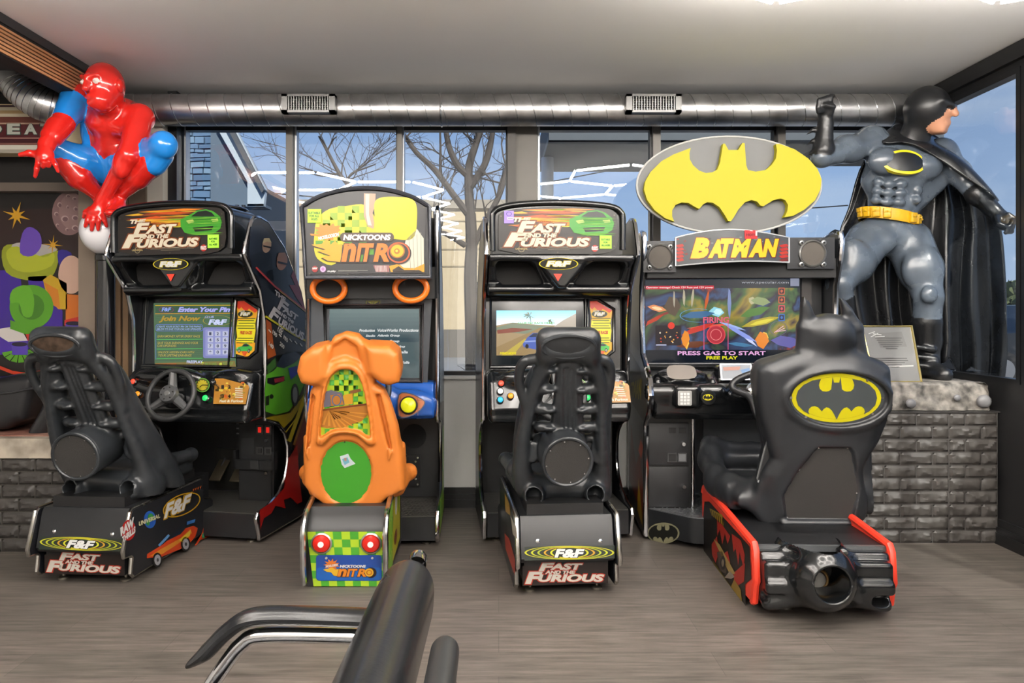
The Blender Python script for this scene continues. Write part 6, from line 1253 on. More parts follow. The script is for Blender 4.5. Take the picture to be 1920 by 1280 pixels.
    for pts in ([(432, 250, -.05), (436, 150, -.05), (448, 85, -.05), (452, 40, -.05)], [(640, 250, -.05), (630, 150, -.05), (600, 85, -.05), (582, 36, -.05)]): S.chain([q(*p_) for p_ in pts], [.036, .030, .018, .003], .012)
    S.ext(pol([(432, 230), (438, 70), (449, 33), (468, 66), (492, 110), (512, 150), (515, 190)]), o_, U_, V_, -.075, -.03, .012, .01); S.ext(pol([(642, 230), (634, 140), (618, 80), (580, 30), (590, 62), (598, 110), (596, 160)]), o_, U_, V_, -.075, -.03, .012, .01)
    # cushion
    zc = q(180, 760)[2]; S.ext([(-.22, -.60), (.22, -.60), (.26, -.35), (.24, -.08), (.17, -.02), (-.17, -.02), (-.24, -.08), (-.26, -.35)], ((xl+xr)/2-.01, 0, .36), (1, 0, 0), (0, 1, 0), -.03, .04, .03, .03)
    for sg in (-1, 1):
        for (dz, r_) in ((0, .034), (-.05, .05)): S.chain([((xl+xr)/2+sg*.15, -.54, .42+dz), ((xl+xr)/2+sg*.22, -.44, .42+dz), ((xl+xr)/2+sg*.255, -.32, .435+dz), ((xl+xr)/2+sg*.24, -.12, .50+dz), ((xl+xr)/2+sg*.215, -.04, .535+dz*.6)], r_, .05)
    for sg in (-1, 1): S.ext([(-.50, .42), (-.44, .43), (-.32, .435), (-.12, .50), (-.04, .535), (-.04, .48), (-.15, .36), (-.35, .31), (-.54, .31)], ((xl+xr)/2+sg*.23, 0, 0), (0, 1, 0), (0, 0, 1), -.03, .03, .02, .03)
    S.chain([((xl+xr)/2-.215, -.04, .53), ((xl+xr)/2, -.01, .50), ((xl+xr)/2+.215, -.04, .53)], .03, .05); S.chain([((xl+xr)/2-.2, -.08, .46), ((xl+xr)/2+.2, -.08, .46)], .04, .05)
    S.chain([((xl+xr)/2-.2, -.35, .34), ((xl+xr)/2+.2, -.35, .34)], .05, .05)
    seat = S.mesh('seat', mat('#212326', .33, bump=.05, bscale=200, var=.3), t)
    pe = Plane(A, p0+tn*.024, tn, z6); g = P(); g.ell(pe, 556, 410, 182, 98, mat('#3a3f40', .12, coat=.5), 0, 48); bat_emblem(g, pe, 556, 411, 168, 92, mat('#3a3f40', .15), mat('#b3aa0c', .3), 2)
    for x, y in ((385, 410), (728, 410), (440, 340), (670, 345), (440, 482), (690, 470)): g.ell(pe, x, y, 5, 5, CHR, 7, 10)
    g.build('emblem_panel', seat)
    g = P(); pg = Plane(A, p0+tn*.0095, tn, z6); g.poly(pg, lowp, mat('#2a2826', .8, bump=.4, bscale=500), 0)
    for x, y in ((490, 598), (598, 598), (632, 768), (602, 862), (372, 860), (358, 770), (416, 680)): g.ell(pg, x, y, 3.5, 3.5, CHR, 2, 10)
    g.build('speaker_cover', seat)
    g = P(); ph = Plane(A, (q(300, 600, -.1)[0]-.045, 0, 0), (-1, 0, -.15), z6); 
    vs = [(302, 552), (330, 630), (318, 665), (262, 728), (260, 712), (288, 600)]; g.tube([q(x, y, -.02) for x, y in vs], .005, mat('#77797a', .3, .6), 6, closed=True); g.add([q(x, y, -.022) for x, y in vs], [list(range(6))], mat('#1b1c1d', .6)); 
    for x, y in ((310, 600), (318, 645), (290, 685)): g.sphere(q(x, y, -.018), .006, CHR, 8, 6)
    g.build('side_speaker', seat)
    return t
hero_machine()
# ================================================================ painted figures
def wp(px, py, Y): return np.array([(px-CX)/F*Y, Y, EYE-(py-CY)/F*Y])
def fingers(S, palm, tips, r, k=.006, m=0, bend=None):
    """each finger its own two-bend chain: (root, mid, tip)"""
    for a, b, c in tips: S.chain([a, b, c], [r, r*.92, r*.75], k, m)
def sheet(name, grid, m, parent, thick=.012, sub=3):
    """cloth from a grid of control points (rows of equal length)"""
    rows = [smooth([tuple(p) for p in r], sub) for r in grid]; cols = list(zip(*rows)); cols = [smooth(c, sub) for c in cols]; G = np.array(cols)
    nu, nv = G.shape[:2]; me = bpy.data.meshes.new(name); vs = [tuple(p) for r in G for p in r]
    me.from_pydata(vs, [], [(i*nv+j, i*nv+j+1, (i+1)*nv+j+1, (i+1)*nv+j) for i in range(nu-1) for j in range(nv-1)]); me.materials.append(m); me.update()
    me.polygons.foreach_set('use_smooth', [True]*len(me.polygons)); o = link(name, me, parent); so_ = o.modifiers.new('thickness', 'SOLIDIFY'); so_.thickness = thick; so_.offset = 0
    return o
# ---- globe post and the crouching figure on it
GB = wp(199, 433, 4.22); GR = .137
g = thing('globe_post', 'white glass globe on a glossy black post beside the slatted wall', 'lamp post', (GB[0], GB[1], .592))
P().sphere((0, 0, GB[2]-.592), GR, mat('#e9e7ea', .12, coat=.5), 40, 24).build('globe', g)
zc = GB[2]-.592-GR+.006
P().tube([(0, 0, .0), (0, 0, zc)], .048, mat('#16171a', .12, coat=.6), 24).build('pole', g); P().lathe([(.05, 0), (.058, .004), (.058, .03), (.049, .04)], (0, 0, zc-.04), (0, 0, 1), BLK, 24).build('collar', g)
P().lathe([(0, 0), (.068, 0), (.068, .012), (.055, .03), (.049, .05)], (0, 0, 0), (0, 0, 1), BLK, 24).build('base_flange', g)
REDP = mat('#c8231c', .16, coat=.5, var=.06); BLUP = mat('#1f7fd0', .16, coat=.5, var=.06)
def crouching():
    o = (GB[0], GB[1], GB[2]+GR-.012)
    t = thing('figure_statue', 'glossy red and blue crouching figure statue perched on the white globe', 'statue', o)
    off = np.array(o); w = lambda x, y, Y: wp(x, y, Y-.13)-off
    lo = np.minimum(w(20, 440, 3.85), w(20, 440, 4.6)); hi = np.maximum(w(350, 100, 4.6), w(350, 100, 3.85)); S = Solid((lo[0], 3.70-off[1], lo[2]), (hi[0], 4.49-off[1], hi[2]), .0058)
    # torso
    pel, che, nk = w(210, 312, 4.42), w(213, 232, 4.30), w(204, 200, 4.20)
    S.cone(pel, w(212, 275, 4.36), .11, .105, .04, 0); S.cone(w(212, 275, 4.36), che, .105, .125, .05, 0); S.ell(w(218, 222, 4.31), (.165, .12, .12), .05, 0); S.ell(w(190, 232, 4.22), (.075, .05, .055), .03, 0); S.ell(w(235, 238, 4.22), (.08, .05, .06), .03, 0)
    S.ell(w(172, 245, 4.33), (.045, .09, .13), .03, 1); S.ell(w(262, 250, 4.38), (.05, .09, .14), .03, 1); S.cone(che, nk, .09, .065, .04, 0)
    for y in (262, 280): 
        for x in (198, 218): S.ell(w(x, y, 4.265), (.032, .02, .028), .02, 0)
    # head with a plain modelled face looking down to the side
    hc = w(196, 160, 4.12); S.ell(hc, (.099, .110, .120), .03, 0); S.ell(w(191, 190, 4.08), (.062, .075, .06), .03, 0); S.cone(nk, hc, .07, .07, .03, 0)
    fx = np.array([-.28, -.95, -.12]); fx /= np.linalg.norm(fx); sx = np.array([.95, -.28, 0]); up = np.cross(sx, fx)*1.0; up = up/np.linalg.norm(up); up = up if up[2] > 0 else -up
    hp = lambda a, b, c: hc+sx*a+up*b+fx*c
    S.chain([hp(0, .02, .108), hp(0, -.035, .132)], [.012, .018], .015, 0); S.chain([hp(-.05, .032, .098), hp(0, .022, .11), hp(.05, .032, .098)], .012, .02, 0)
    for s_ in (-1, 1): S.ell(hp(s_*.042, .002, .115), (.022, .02, .013), .012, 0, sub=True); S.ell(hp(s_*.042, .002, .098), (.017, .017, .012), .003, 2); S.ell(hp(s_*.105, -.01, 0), (.016, .03, .035), .01, 0)
    S.chain([hp(-.028, -.075, .108), hp(0, -.072, .118), hp(.028, -.075, .108)], .008, .008, 0); S.ell(hp(0, -.105, .095), (.028, .02, .02), .015, 0)
    # far-side arm reaching out (viewer's left)
    s1, e1, w1 = w(146, 182, 4.26), w(117, 232, 4.10), w(88, 270, 3.98)
    S.ell(s1, (.085, .08, .075), .03, 0); S.cone(w(140, 190, 4.24), e1, .076, .060, .02, 1); S.ell(w(132, 208, 4.19), (.066, .066, .07), .02, 1); S.cone(e1, w1, .062, .040, .006, 0); S.cone(w(109, 240, 4.07), w(98, 256, 4.02), .064, .056, .006, 0)
    pm = w(84, 294, 3.95); S.cone(w1, pm, .036, .040, .02, 0); S.ell(pm, (.048, .026, .05), .015, 0)
    S.chain([w(72, 290, 3.95), w(55, 287, 3.94), w(38, 290, 3.93)], [.020, .017, .012], .010, 0)
    S.chain([w(72, 302, 3.94), w(69, 316, 3.92), w(66, 331, 3.93)], [.015, .0135, .010], .006, 0)
    S.chain([w(81, 302, 3.93), w(81, 311, 3.89), w(82, 304, 3.875)], [.015, .0135, .011], .005, 0); S.chain([w(91, 302, 3.93), w(91, 310, 3.89), w(91, 303, 3.875)], [.0145, .013, .011], .005, 0)
    S.chain([w(98, 298, 3.94), w(104, 309, 3.92), w(109, 322, 3.93)], [.0135, .012, .009], .006, 0)
    # supporting arm straight down to the globe
    s2, e2, w2 = w(262, 222, 4.26), w(240, 292, 4.13), w(194, 372, 4.22)
    S.ell(s2, (.075, .075, .08), .04, 0); S.cone(s2, e2, .072, .052, .025, 0); S.ell(w(258, 248, 4.22), (.065, .06, .085), .02, 0); S.cone(e2, w2, .052, .033, .02, 0); S.ell(w(228, 310, 4.13), (.045, .045, .07), .02, 0)
    pm = w(181, 397, 4.22); S.cone(w2, pm, .034, .036, .02, 0); S.ell(pm, (.048, .04, .032), .015, 0)
    for x0, x1, y1, r_ in ((168, 160, 424, .0145), (176, 172, 431, .015), (186, 184, 430, .0145), (193, 200, 424, .013)):
        S.chain([w(x0, 402, 4.205), w((x0+x1)/2, 414, 4.195), w(x1, y1, 4.205)], [r_*1.1, r_, r_*.75], .005, 0)
    S.chain([w(170, 392, 4.22), w(161, 398, 4.21), w(157, 407, 4.22)], [.018, .015, .011], .008, 0)
    # folded legs
    h1, k1, a1 = w(200, 318, 4.40), w(97, 276, 4.14), w(188, 368, 4.34)
    S.cone(h1, w(150, 302, 4.26), .10, .088, .03, 1); S.cone(w(150, 302, 4.26), k1, .088, .062, .02, 1); S.ell(k1, (.062, .062, .064), .02, 1)
    S.cone(w(112, 292, 4.18), w(148, 332, 4.24), .062, .066, .006, 0); S.cone(w(148, 332, 4.24), a1, .062, .036, .02, 0); S.chain([a1, w(190, 388, 4.32), w(180, 396, 4.24)], [.036, .036, .03], .02, 0)
    h2, k2, a2 = w(220, 318, 4.40), w(306, 272, 4.14), w(222, 368, 4.30)
    S.cone(h2, w(262, 300, 4.27), .10, .086, .03, 1); S.cone(w(262, 300, 4.27), k2, .086, .068, .02, 1); S.ell(k2, (.072, .062, .075), .02, 1); S.cone(w(300, 290, 4.18), w(290, 306, 4.19), .07, .066, .01, 1)
    S.cone(w(286, 306, 4.19), w(258, 332, 4.24), .064, .062, .006, 0); S.cone(w(258, 332, 4.24), a2, .06, .036, .02, 0); S.cone(w(290, 318, 4.26), w(250, 350, 4.30), .04, .03, .02, 1); S.chain([a2, w(220, 388, 4.27), w(209, 398, 4.17)], [.036, .042, .032], .02, 0)
    S.ell(w(210, 400, 4.15), (.04, .05, .022), .015, 0)
    S.ell(GB-off, (GR-.004,)*3, 0, 0, sub=True)
    S.mesh('body', [REDP, BLUP, mat('#d8cfc8', .5)], t)
    return t
crouching()
# ---- the standing caped figure on its carved rock
def caped():
    o = (2.28, 4.32, .707); off = np.array(o)
    t = thing('figure_statue', 'tall grey muscular caped figure statue with a yellow belt on a carved rock', 'statue', o)
    w = lambda x, y, Y: wp(x, y, Y)-off
    GREYS = mat('#4f5862', .26, var=.22, vscale=9, coat=.2); DRK = mat('#17181a', .3, bump=.25, bscale=70, var=.2); COWL = mat('#1c1d1f', .36, bump=.1, bscale=120); SKIN = mat('#c08a6c', .4, var=.06)
    A, B = w(1490, 730, 4.0), w(1915, 140, 4.62); S = Solid((w(1500, 600, 4.5)[0]-.06, 4.0-off[1], .14), (w(1912, 600, 4.45)[0]+.02, 4.66-off[1], w(1700, 148, 4.5)[2]+.02), .0078)
    # trunk
    S.ell(w(1668, 438, 4.42), (.155, .12, .12), .05, 0); S.ell(w(1672, 392, 4.42), (.135, .10, .13), .06, 0); S.ell(w(1690, 315, 4.42), (.205, .135, .19), .06, 0); S.cone(w(1640, 340, 4.44), w(1660, 385, 4.44), .075, .06, .05, 0); S.cone(w(1748, 340, 4.44), w(1700, 392, 4.44), .08, .06, .05, 0)
    S.ell(w(1662, 302, 4.31), (.105, .06, .08), .025, 0); S.ell(w(1735, 312, 4.31), (.10, .06, .08), .025, 0)
    for i, y in enumerate((345, 362, 379)):
        for x in (1662, 1684): S.ell(w(x+i*-2+6, y, 4.305+.006*i), (.036, .024, .026), .014, 0)
        for x in (1638, 1714): S.ell(w(x+8-i*2, y-4, 4.335), (.03, .03, .026), .016, 0); 
    S.ell(w(1664, 452, 4.325), (.05, .04, .055), .03, 0)
    # shoulders, arms
    s1, e1, w1 = w(1634, 266, 4.42), w(1541, 296, 4.28), w(1548, 232, 4.26)
    S.ell(s1, (.10, .09, .095), .04, 0); S.cone(s1, e1, .085, .056, .03, 0); S.ell(w(1588, 272, 4.34), (.085, .065, .062), .02, 0); S.ell(w(1590, 292, 4.36), (.085, .05, .045), .02, 0); S.ell(e1, (.058, .055, .05), .02, 0)
    S.cone(w(1543, 278, 4.275), w1, .058, .040, .004, 1); S.cone(w(1543, 282, 4.275), w(1544, 276, 4.275), .062, .06, .004, 1)
    f1 = w(1548, 206, 4.25); S.cone(w1, f1, .038, .042, .02, 1); S.box(f1+np.array([0, 0, .01]), (.044, .034, .04), .025, .015, 1)
    for i in range(4): x = 1534+i*7.5; S.chain([w(x, 203-i*2.5, 4.21), w(x+2, 188-i*2.5, 4.205), w(x+6, 186-i*2, 4.25)], [.0145, .0145, .013], .004, 1)
    for i in range(4): x = 1533+i*7; S.chain([w(x, 201-i*2.5, 4.208), w(x+1, 211-i*2, 4.215)], [.0135, .012], .004, 1)
    S.chain([w(1556, 214, 4.22), w(1562, 200, 4.20), w(1548, 197, 4.192)], [.018, .016, .013], .006, 1)
    for y, d in ((242, 8), (262, 11), (282, 12)): S.chain([w(1536, y, 4.27), w(1524, y+2, 4.275), w(1508+d*.2, y+12, 4.29)], [.018, .012, .003], .008, 1)
    s2, e2, w2 = w(1764, 290, 4.41), w(1822, 352, 4.30), w(1860, 393, 4.20)
    S.ell(s2, (.095, .09, .10), .04, 0); S.cone(s2, e2, .082, .058, .03, 0); S.ell(w(1795, 318, 4.34), (.075, .06, .06), .02, 0); S.cone(w(1818, 348, 4.30), w(1836, 366, 4.27), .058, .056, .01, 0)
    S.cone(w(1834, 364, 4.27), w2, .060, .042, .004, 1); S.cone(w(1832, 363, 4.27), w(1838, 368, 4.26), .066, .064, .004, 1)
    f2 = w(1885, 416, 4.15); S.cone(w2, f2, .04, .045, .02, 1); S.ell(f2, (.052, .045, .042), .02, 1)
    for i in range(4): S.chain([w(1890-i*1.0, 402+i*9, 4.12), w(1902-i*2, 410+i*8, 4.11), w(1897-i*4, 418+i*6, 4.085)], [.0155, .0145, .012], .004, 1)
    S.chain([w(1868, 408, 4.14), w(1872, 420, 4.10), w(1884, 424, 4.085)], [.018, .016, .013], .006, 1)
    # legs
    h1, k1, a1 = w(1628, 452, 4.42), w(1574, 532, 4.24), w(1586, 668, 4.34)
    S.cone(h1, w(1600, 495, 4.32), .125, .112, .04, 0); S.cone(w(1600, 495, 4.32), k1, .110, .072, .03, 0); S.ell(w(1600, 480, 4.26), (.075, .05, .10), .03, 0); S.ell(k1+np.array([0, -.03, 0]), (.05, .04, .055), .02, 0); S.cone(k1, w(1578, 566, 4.26), .070, .068, .02, 0)
    S.cone(w(1578, 562, 4.26), w(1582, 610, 4.30), .072, .073, .004, 1); S.cone(w(1582, 610, 4.30), a1, .074, .052, .02, 1); S.chain([a1, w(1584, 695, 4.30), w(1572, 703, 4.16)], [.05, .048, .04], .03, 1)
    h2, k2, a2 = w(1704, 455, 4.42), w(1741, 556, 4.28), w(1738, 672, 4.34)
    S.cone(h2, w(1726, 505, 4.34), .130, .120, .04, 0); S.cone(w(1726, 505, 4.34), k2, .116, .078, .03, 0); S.ell(w(1738, 500, 4.27), (.07, .05, .11), .03, 0); S.ell(w(1712, 505, 4.28), (.06, .045, .10), .03, 0); S.ell(w(1742, 552, 4.20), (.045, .035, .05), .02, 0); S.cone(k2, w(1738, 606, 4.30), .076, .076, .02, 0)
    S.cone(w(1738, 604, 4.30), w(1738, 640, 4.33), .082, .078, .004, 1); S.cone(w(1738, 640, 4.33), a2, .076, .062, .02, 1); S.chain([a2, w(1742, 692, 4.30), w(1770, 703, 4.16)], [.062, .055, .045], .03, 1)
    for x0, y0, z0, x1, y1, z1 in ((1718, 650, 4.26, 1752, 656, 4.25), (1716, 668, 4.28, 1754, 672, 4.26), (1718, 684, 4.26, 1758, 688, 4.22)): S.chain([w(x0, y0, z0), w(x1, y1, z1)], .014, .02, 1)
    # neck and hooded head turned to the side window
    hc = w(1738, 203, 4.30); S.cone(w(1712, 262, 4.38), hc, .085, .075, .03, 2); S.ell(hc, (.122, .125, .125), .03, 2)
    fx = np.array([.74, -.66, -.08]); fx /= np.linalg.norm(fx); sx = np.array([-fx[1], fx[0], 0]); sx /= np.linalg.norm(sx); up = np.cross(fx, sx); up = up if up[2] > 0 else -up
    hp = lambda a, b, c: hc+sx*a+up*b+fx*c
    S.ell(hp(0, -.085, .055), (.066, .066, .062), .02, 3, R=np.stack([sx, fx, up], 1)); S.box(hp(0, -.125, .075), (.045, .035, .026), .018, .02, 3, R=np.stack([sx, fx, up], 1)); S.ell(hp(0, -.035, .062), (.072, .066, .06), .015, 3, R=np.stack([sx, fx, up], 1))
    S.chain([hp(-.075, .018, .088), hp(-.02, -.002, .122), hp(.02, -.002, .122), hp(.075, .018, .088)], .022, .02, 2); S.chain([hp(0, .0, .122), hp(0, -.045, .148)], [.014, .019], .012, 3)
    for s_ in (-1, 1): S.ell(hp(s_*.04, -.022, .118), (.018, .012, .018), .006, 2, sub=True); S.ell(hp(s_*.04, -.023, .103), (.014, .014, .008), .002, 4)
    S.chain([hp(-.03, -.092, .110), hp(0, -.088, .122), hp(.03, -.092, .110)], .008, .006, 3); S.chain([hp(-.026, -.104, .110), hp(0, -.102, .121), hp(.026, -.104, .110)], .008, .006, 3); S.chain([hp(-.04, -.1, .098), hp(0, -.0975, .130), hp(.04, -.1, .098)], .003, .003, 3, sub=True)
    S.mesh('body', [GREYS, DRK, COWL, SKIN, mat('#d8d4cc', .3)], t)
    # plain chest oval
    p = P(); c_ = w(1697, 304, 4.255); nn = np.array([.02, -1, .12]); nn = nn/np.linalg.norm(nn); u_ = np.array([1, 0, -.06]); v_ = np.cross(nn, u_)
    def ov(a, b, m, d0, d1):
        f = lambda x, y: -.42*(x*x)-.25*y*y; vs = []; fs = []; R_ = 5; N_ = 40
        for r in range(R_+1):
            for k in range(N_): x, y = a*r/R_*math.cos(k*2*math.pi/N_), b*r/R_*math.sin(k*2*math.pi/N_); vs.append(c_+u_*x+v_*y+nn*(d0+f(x*2.0, y*2.0)))
        for r in range(R_):
            for k in range(N_): fs.append((r*N_+k, r*N_+(k+1) % N_, (r+1)*N_+(k+1) % N_, (r+1)*N_+k))
        N0 = len(vs); vs += [q-nn*.03 for q in vs[R_*N_:]]
        for k in range(N_): fs.append((R_*N_+k, R_*N_+(k+1) % N_, N0+(k+1) % N_, N0+k))
        p.add(vs, fs, m)
    ov(.124, .070, mat('#e6d21a', .3), .012, 0); ov(.108, .056, mat('#1a1b1c', .3), .0155, 0); ov(.05, .03, mat('#e6d21a', .3), .0185, 0) if 0 else None
    p.build('chest_oval', t)
    # belt with pouches
    BEL = mat('#cfa012', .35, bump=.3, bscale=60, var=.12); b = P(); bc = w(1664, 408, 4.42); N_ = 48; vs = []; prof = [(-.030, 0), (-.034, .010), (0, .014), (.034, .010), (.030, 0)]
    bel = lambda a: bc+np.array([.152*math.cos(a), .122*math.sin(a), -.018*math.cos(a)*1.6+.0*math.sin(a)])
    for k in range(N_):
        a = k*2*math.pi/N_; q = bel(a); d = np.array([math.cos(a), math.sin(a), 0])
        for h, r_ in prof: vs.append(q+d*r_+np.array([0, 0, h]))
    b.add(vs, [(k*5+j, k*5+j+1, ((k+1) % N_)*5+j+1, ((k+1) % N_)*5+j) for k in range(N_) for j in range(4)], BEL); bo = b.build('belt', t, sharp=60)
    for a in (188, 206, 226, 246, 300, 318, 338):
        a = math.radians(a); q = bel(a); d = Vector((math.cos(a), math.sin(a)*1.15, 0)).normalized(); R_ = Matrix([[-d.y, d.x, 0], [d.x, d.y, 0], [0, 0, 1]]).transposed()
        c_ = Vector(q)+d*.018; pp = P().box(c_, (.042, .024, .058), BEL, rot=R_, bev=.007); pp.box(c_+d*.012+Vector((0, 0, .014)), (.04, .008, .026), BEL, rot=R_, bev=.003); pp.sphere(c_+d*.017+Vector((0, 0, .008)), .005, BEL, 8, 6); pp.build('pouch', bo)
    # cape: curtain behind and mantle over the shoulder
    CAP = mat('#1b1c1e', .27, var=.15, vscale=6)
    U_n = 26; rows = []
    lef = [(1644, 262), (1612, 320), (1588, 390), (1572, 440), (1574, 520), (1590, 600), (1606, 680)]; rig = [(1800, 290), (1848, 352), (1874, 420), (1880, 500), (1884, 590), (1888, 660), (1884, 735)]
    for r in range(7):
        row = []; am = [.01, .03, .04, .05, .055, .06, .06][r]
        for i in range(U_n):
            u = i/(U_n-1); x = lef[r][0]*(1-u)+rig[r][0]*u; y = lef[r][1]*(1-u)+rig[r][1]*u-(34*math.sin(math.pi*u) if r == 0 else 0)
            if r == 6: y += [0, -4, -14, -26, -12, 2, -6][i % 7]*1.0+(26 if i in (U_n-2, U_n-6) else 0)-(30 if 12 < i < 17 else 0)
            fold = math.sin(u*11*math.pi+.4*r)+.4*math.sin(u*23+r*.5); Y = 4.56+am*fold*.8-.10*max(0, u-.72)*(r > 0)*2
            x += 4*math.sin(u*17+r)*(r > 1); row.append(w(x, min(y, 752), Y if r else 4.50))
        rows.append(row)
    sheet('cape', rows, CAP, t, .012, 3)
    man = [[w(1652, 256, 4.50), w(1690, 236, 4.52), w(1748, 256, 4.52), w(1795, 288, 4.50), w(1838, 335, 4.44), w(1872, 378, 4.36)],
           [w(1648, 262, 4.38), w(1684, 252, 4.36), w(1752, 266, 4.33), w(1800, 297, 4.29), w(1838, 338, 4.24), w(1868, 374, 4.19)],
           [w(1656, 264, 4.315), w(1696, 262, 4.30), w(1756, 282, 4.265), w(1800, 308, 4.23), w(1838, 342, 4.195), w(1866, 368, 4.165)],
           [w(1664, 268, 4.31), w(1712, 274, 4.275), w(1762, 302, 4.25), w(1800, 324, 4.215), w(1836, 346, 4.19), w(1862, 366, 4.165)]]
    for r in range(4):
        for c in range(6): man[r][c] = man[r][c]+np.array([0, 0, .012*math.sin(r*2.1+c*1.3)])
    sheet('mantle', man, CAP, t, .012, 4)
    # carved rock
    vs = []; fs = []; nx, ny = 60, 60; x0, x1, y0, y1 = 1.93-off[0], 2.635-off[0], 3.995-off[1], 4.66-off[1]
    r = P(); prof = [(0, .0), (-.012, .03), (-.006, .07), (-.02, .10), (-.006, .135), (.03, .148)]
    def rk(u, v, z, nrm): 
        n_ = mnoise.noise((u*9, v*9, z*12))*.018+mnoise.noise((u*26, v*26, z*30))*.008; return n_
    # side skirt
    per = []; M_ = 70
    for i in range(M_): per.append((x0+(x1-x0)*i/M_, y0, 0, -1))
    for i in range(M_): per.append((x1, y0+(y1-y0)*i/M_, 1, 0))
    for i in range(M_): per.append((x1-(x1-x0)*i/M_, y1, 0, 1))
    for i in range(M_): per.append((x0, y1-(y1-y0)*i/M_, -1, 0))
    H = 10; n = len(per)
    for j in range(H+1):
        z = .150*j/H
        for (x, y, a, b_) in per:
            d = rk(x+3, y+5, z, 0)-.012-(.02 if j == H else 0); vs.append((x+a*d, y+b_*d, z+(.004*mnoise.noise((x*20, y*20, 3)) if j == H else 0)))
    for j in range(H):
        for i in range(n): fs.append((j*n+i, j*n+(i+1) % n, (j+1)*n+(i+1) % n, (j+1)*n+i))
    fs.append([H*n+i for i in range(n)]); fs.append([i for i in range(n)][::-1]); r.add(vs, fs, STONE)
    for (x, y, z, s_) in ((2.20, 3.985, .04, .028), (2.60, 4.0, .05, .04), (2.45, 3.99, .07, .02)): r.sphere((x-off[0], y-off[1], z), (s_, s_*.6, s_*.9), mat('#6c6c6e', .45), 12, 8)
    r.build('rock_base', t, sharp=50)
    return t
caped()
# ---- framed certificate leaning on the statue
def certificate():
    B0 = wp(1684, 716, 4.06); T0 = wp(1661, 612, 4.20); t = thing('framed_certificate', 'gold framed certificate leaning against the caped statue', 'picture frame', (B0[0], 4.06, .856)); off = np.array([B0[0], 4.06, .856])
    w = lambda x, y: None
    n = np.array([0, -.93, .36]); n /= np.linalg.norm(n); pl = Plane(WORLD, (B0[0], 4.06, .858), n); cor = [(1614, 612), (1708, 612), (1727, 716), (1640, 716)]
    c = [pl.pt(*q)-off for q in cor]; p = P().tube([q+n*.006 for q in c], .0075, mat('#c9b878', .3, .7), 4, closed=True); fo = p.build('frame', t)
    class Sh:
        def pt(s, x, y, l=0.): return pl.pt(x, y, l)-off
    g = P(); sh = Sh(); g.poly(sh, cor, mat('#6c6b68', .1, coat=.8), 3); g.poly(sh, [(1640, 625), (1690, 622), (1700, 650), (1650, 652)], mat('#64635f', .1, coat=.8), 4)
    for i, (a, b) in enumerate(((1640, 690), (1643, 688), (1646, 692), (1650, 690), (1655, 684), (1660, 682), (1640, 700), (1645, 702), (1652, 696), (1662, 690), (1664, 686))): y = 634+i*4+(14 if i > 5 else 0); g.line(sh, [(a, y), (b+1000 if b < 1000 else b, y)], 1.6, mat('#33312e', .3), 5)
    g.line(sh, [(1655, 688), (1712, 686)], 2.5, mat('#a09f9b', .3), 5)
    for a in range(4): g.line(sh, [(1628+a*4, 626+(a % 2)*6), (1640+a*6, 622+a*3)], 1.5, mat('#a09f9b', .3), 5)
    g.build('certificate', t); p = P(); p.add([q-n*.004 for q in c], [(0, 1, 2, 3)], MATB); p.build('backing', t)
certificate()
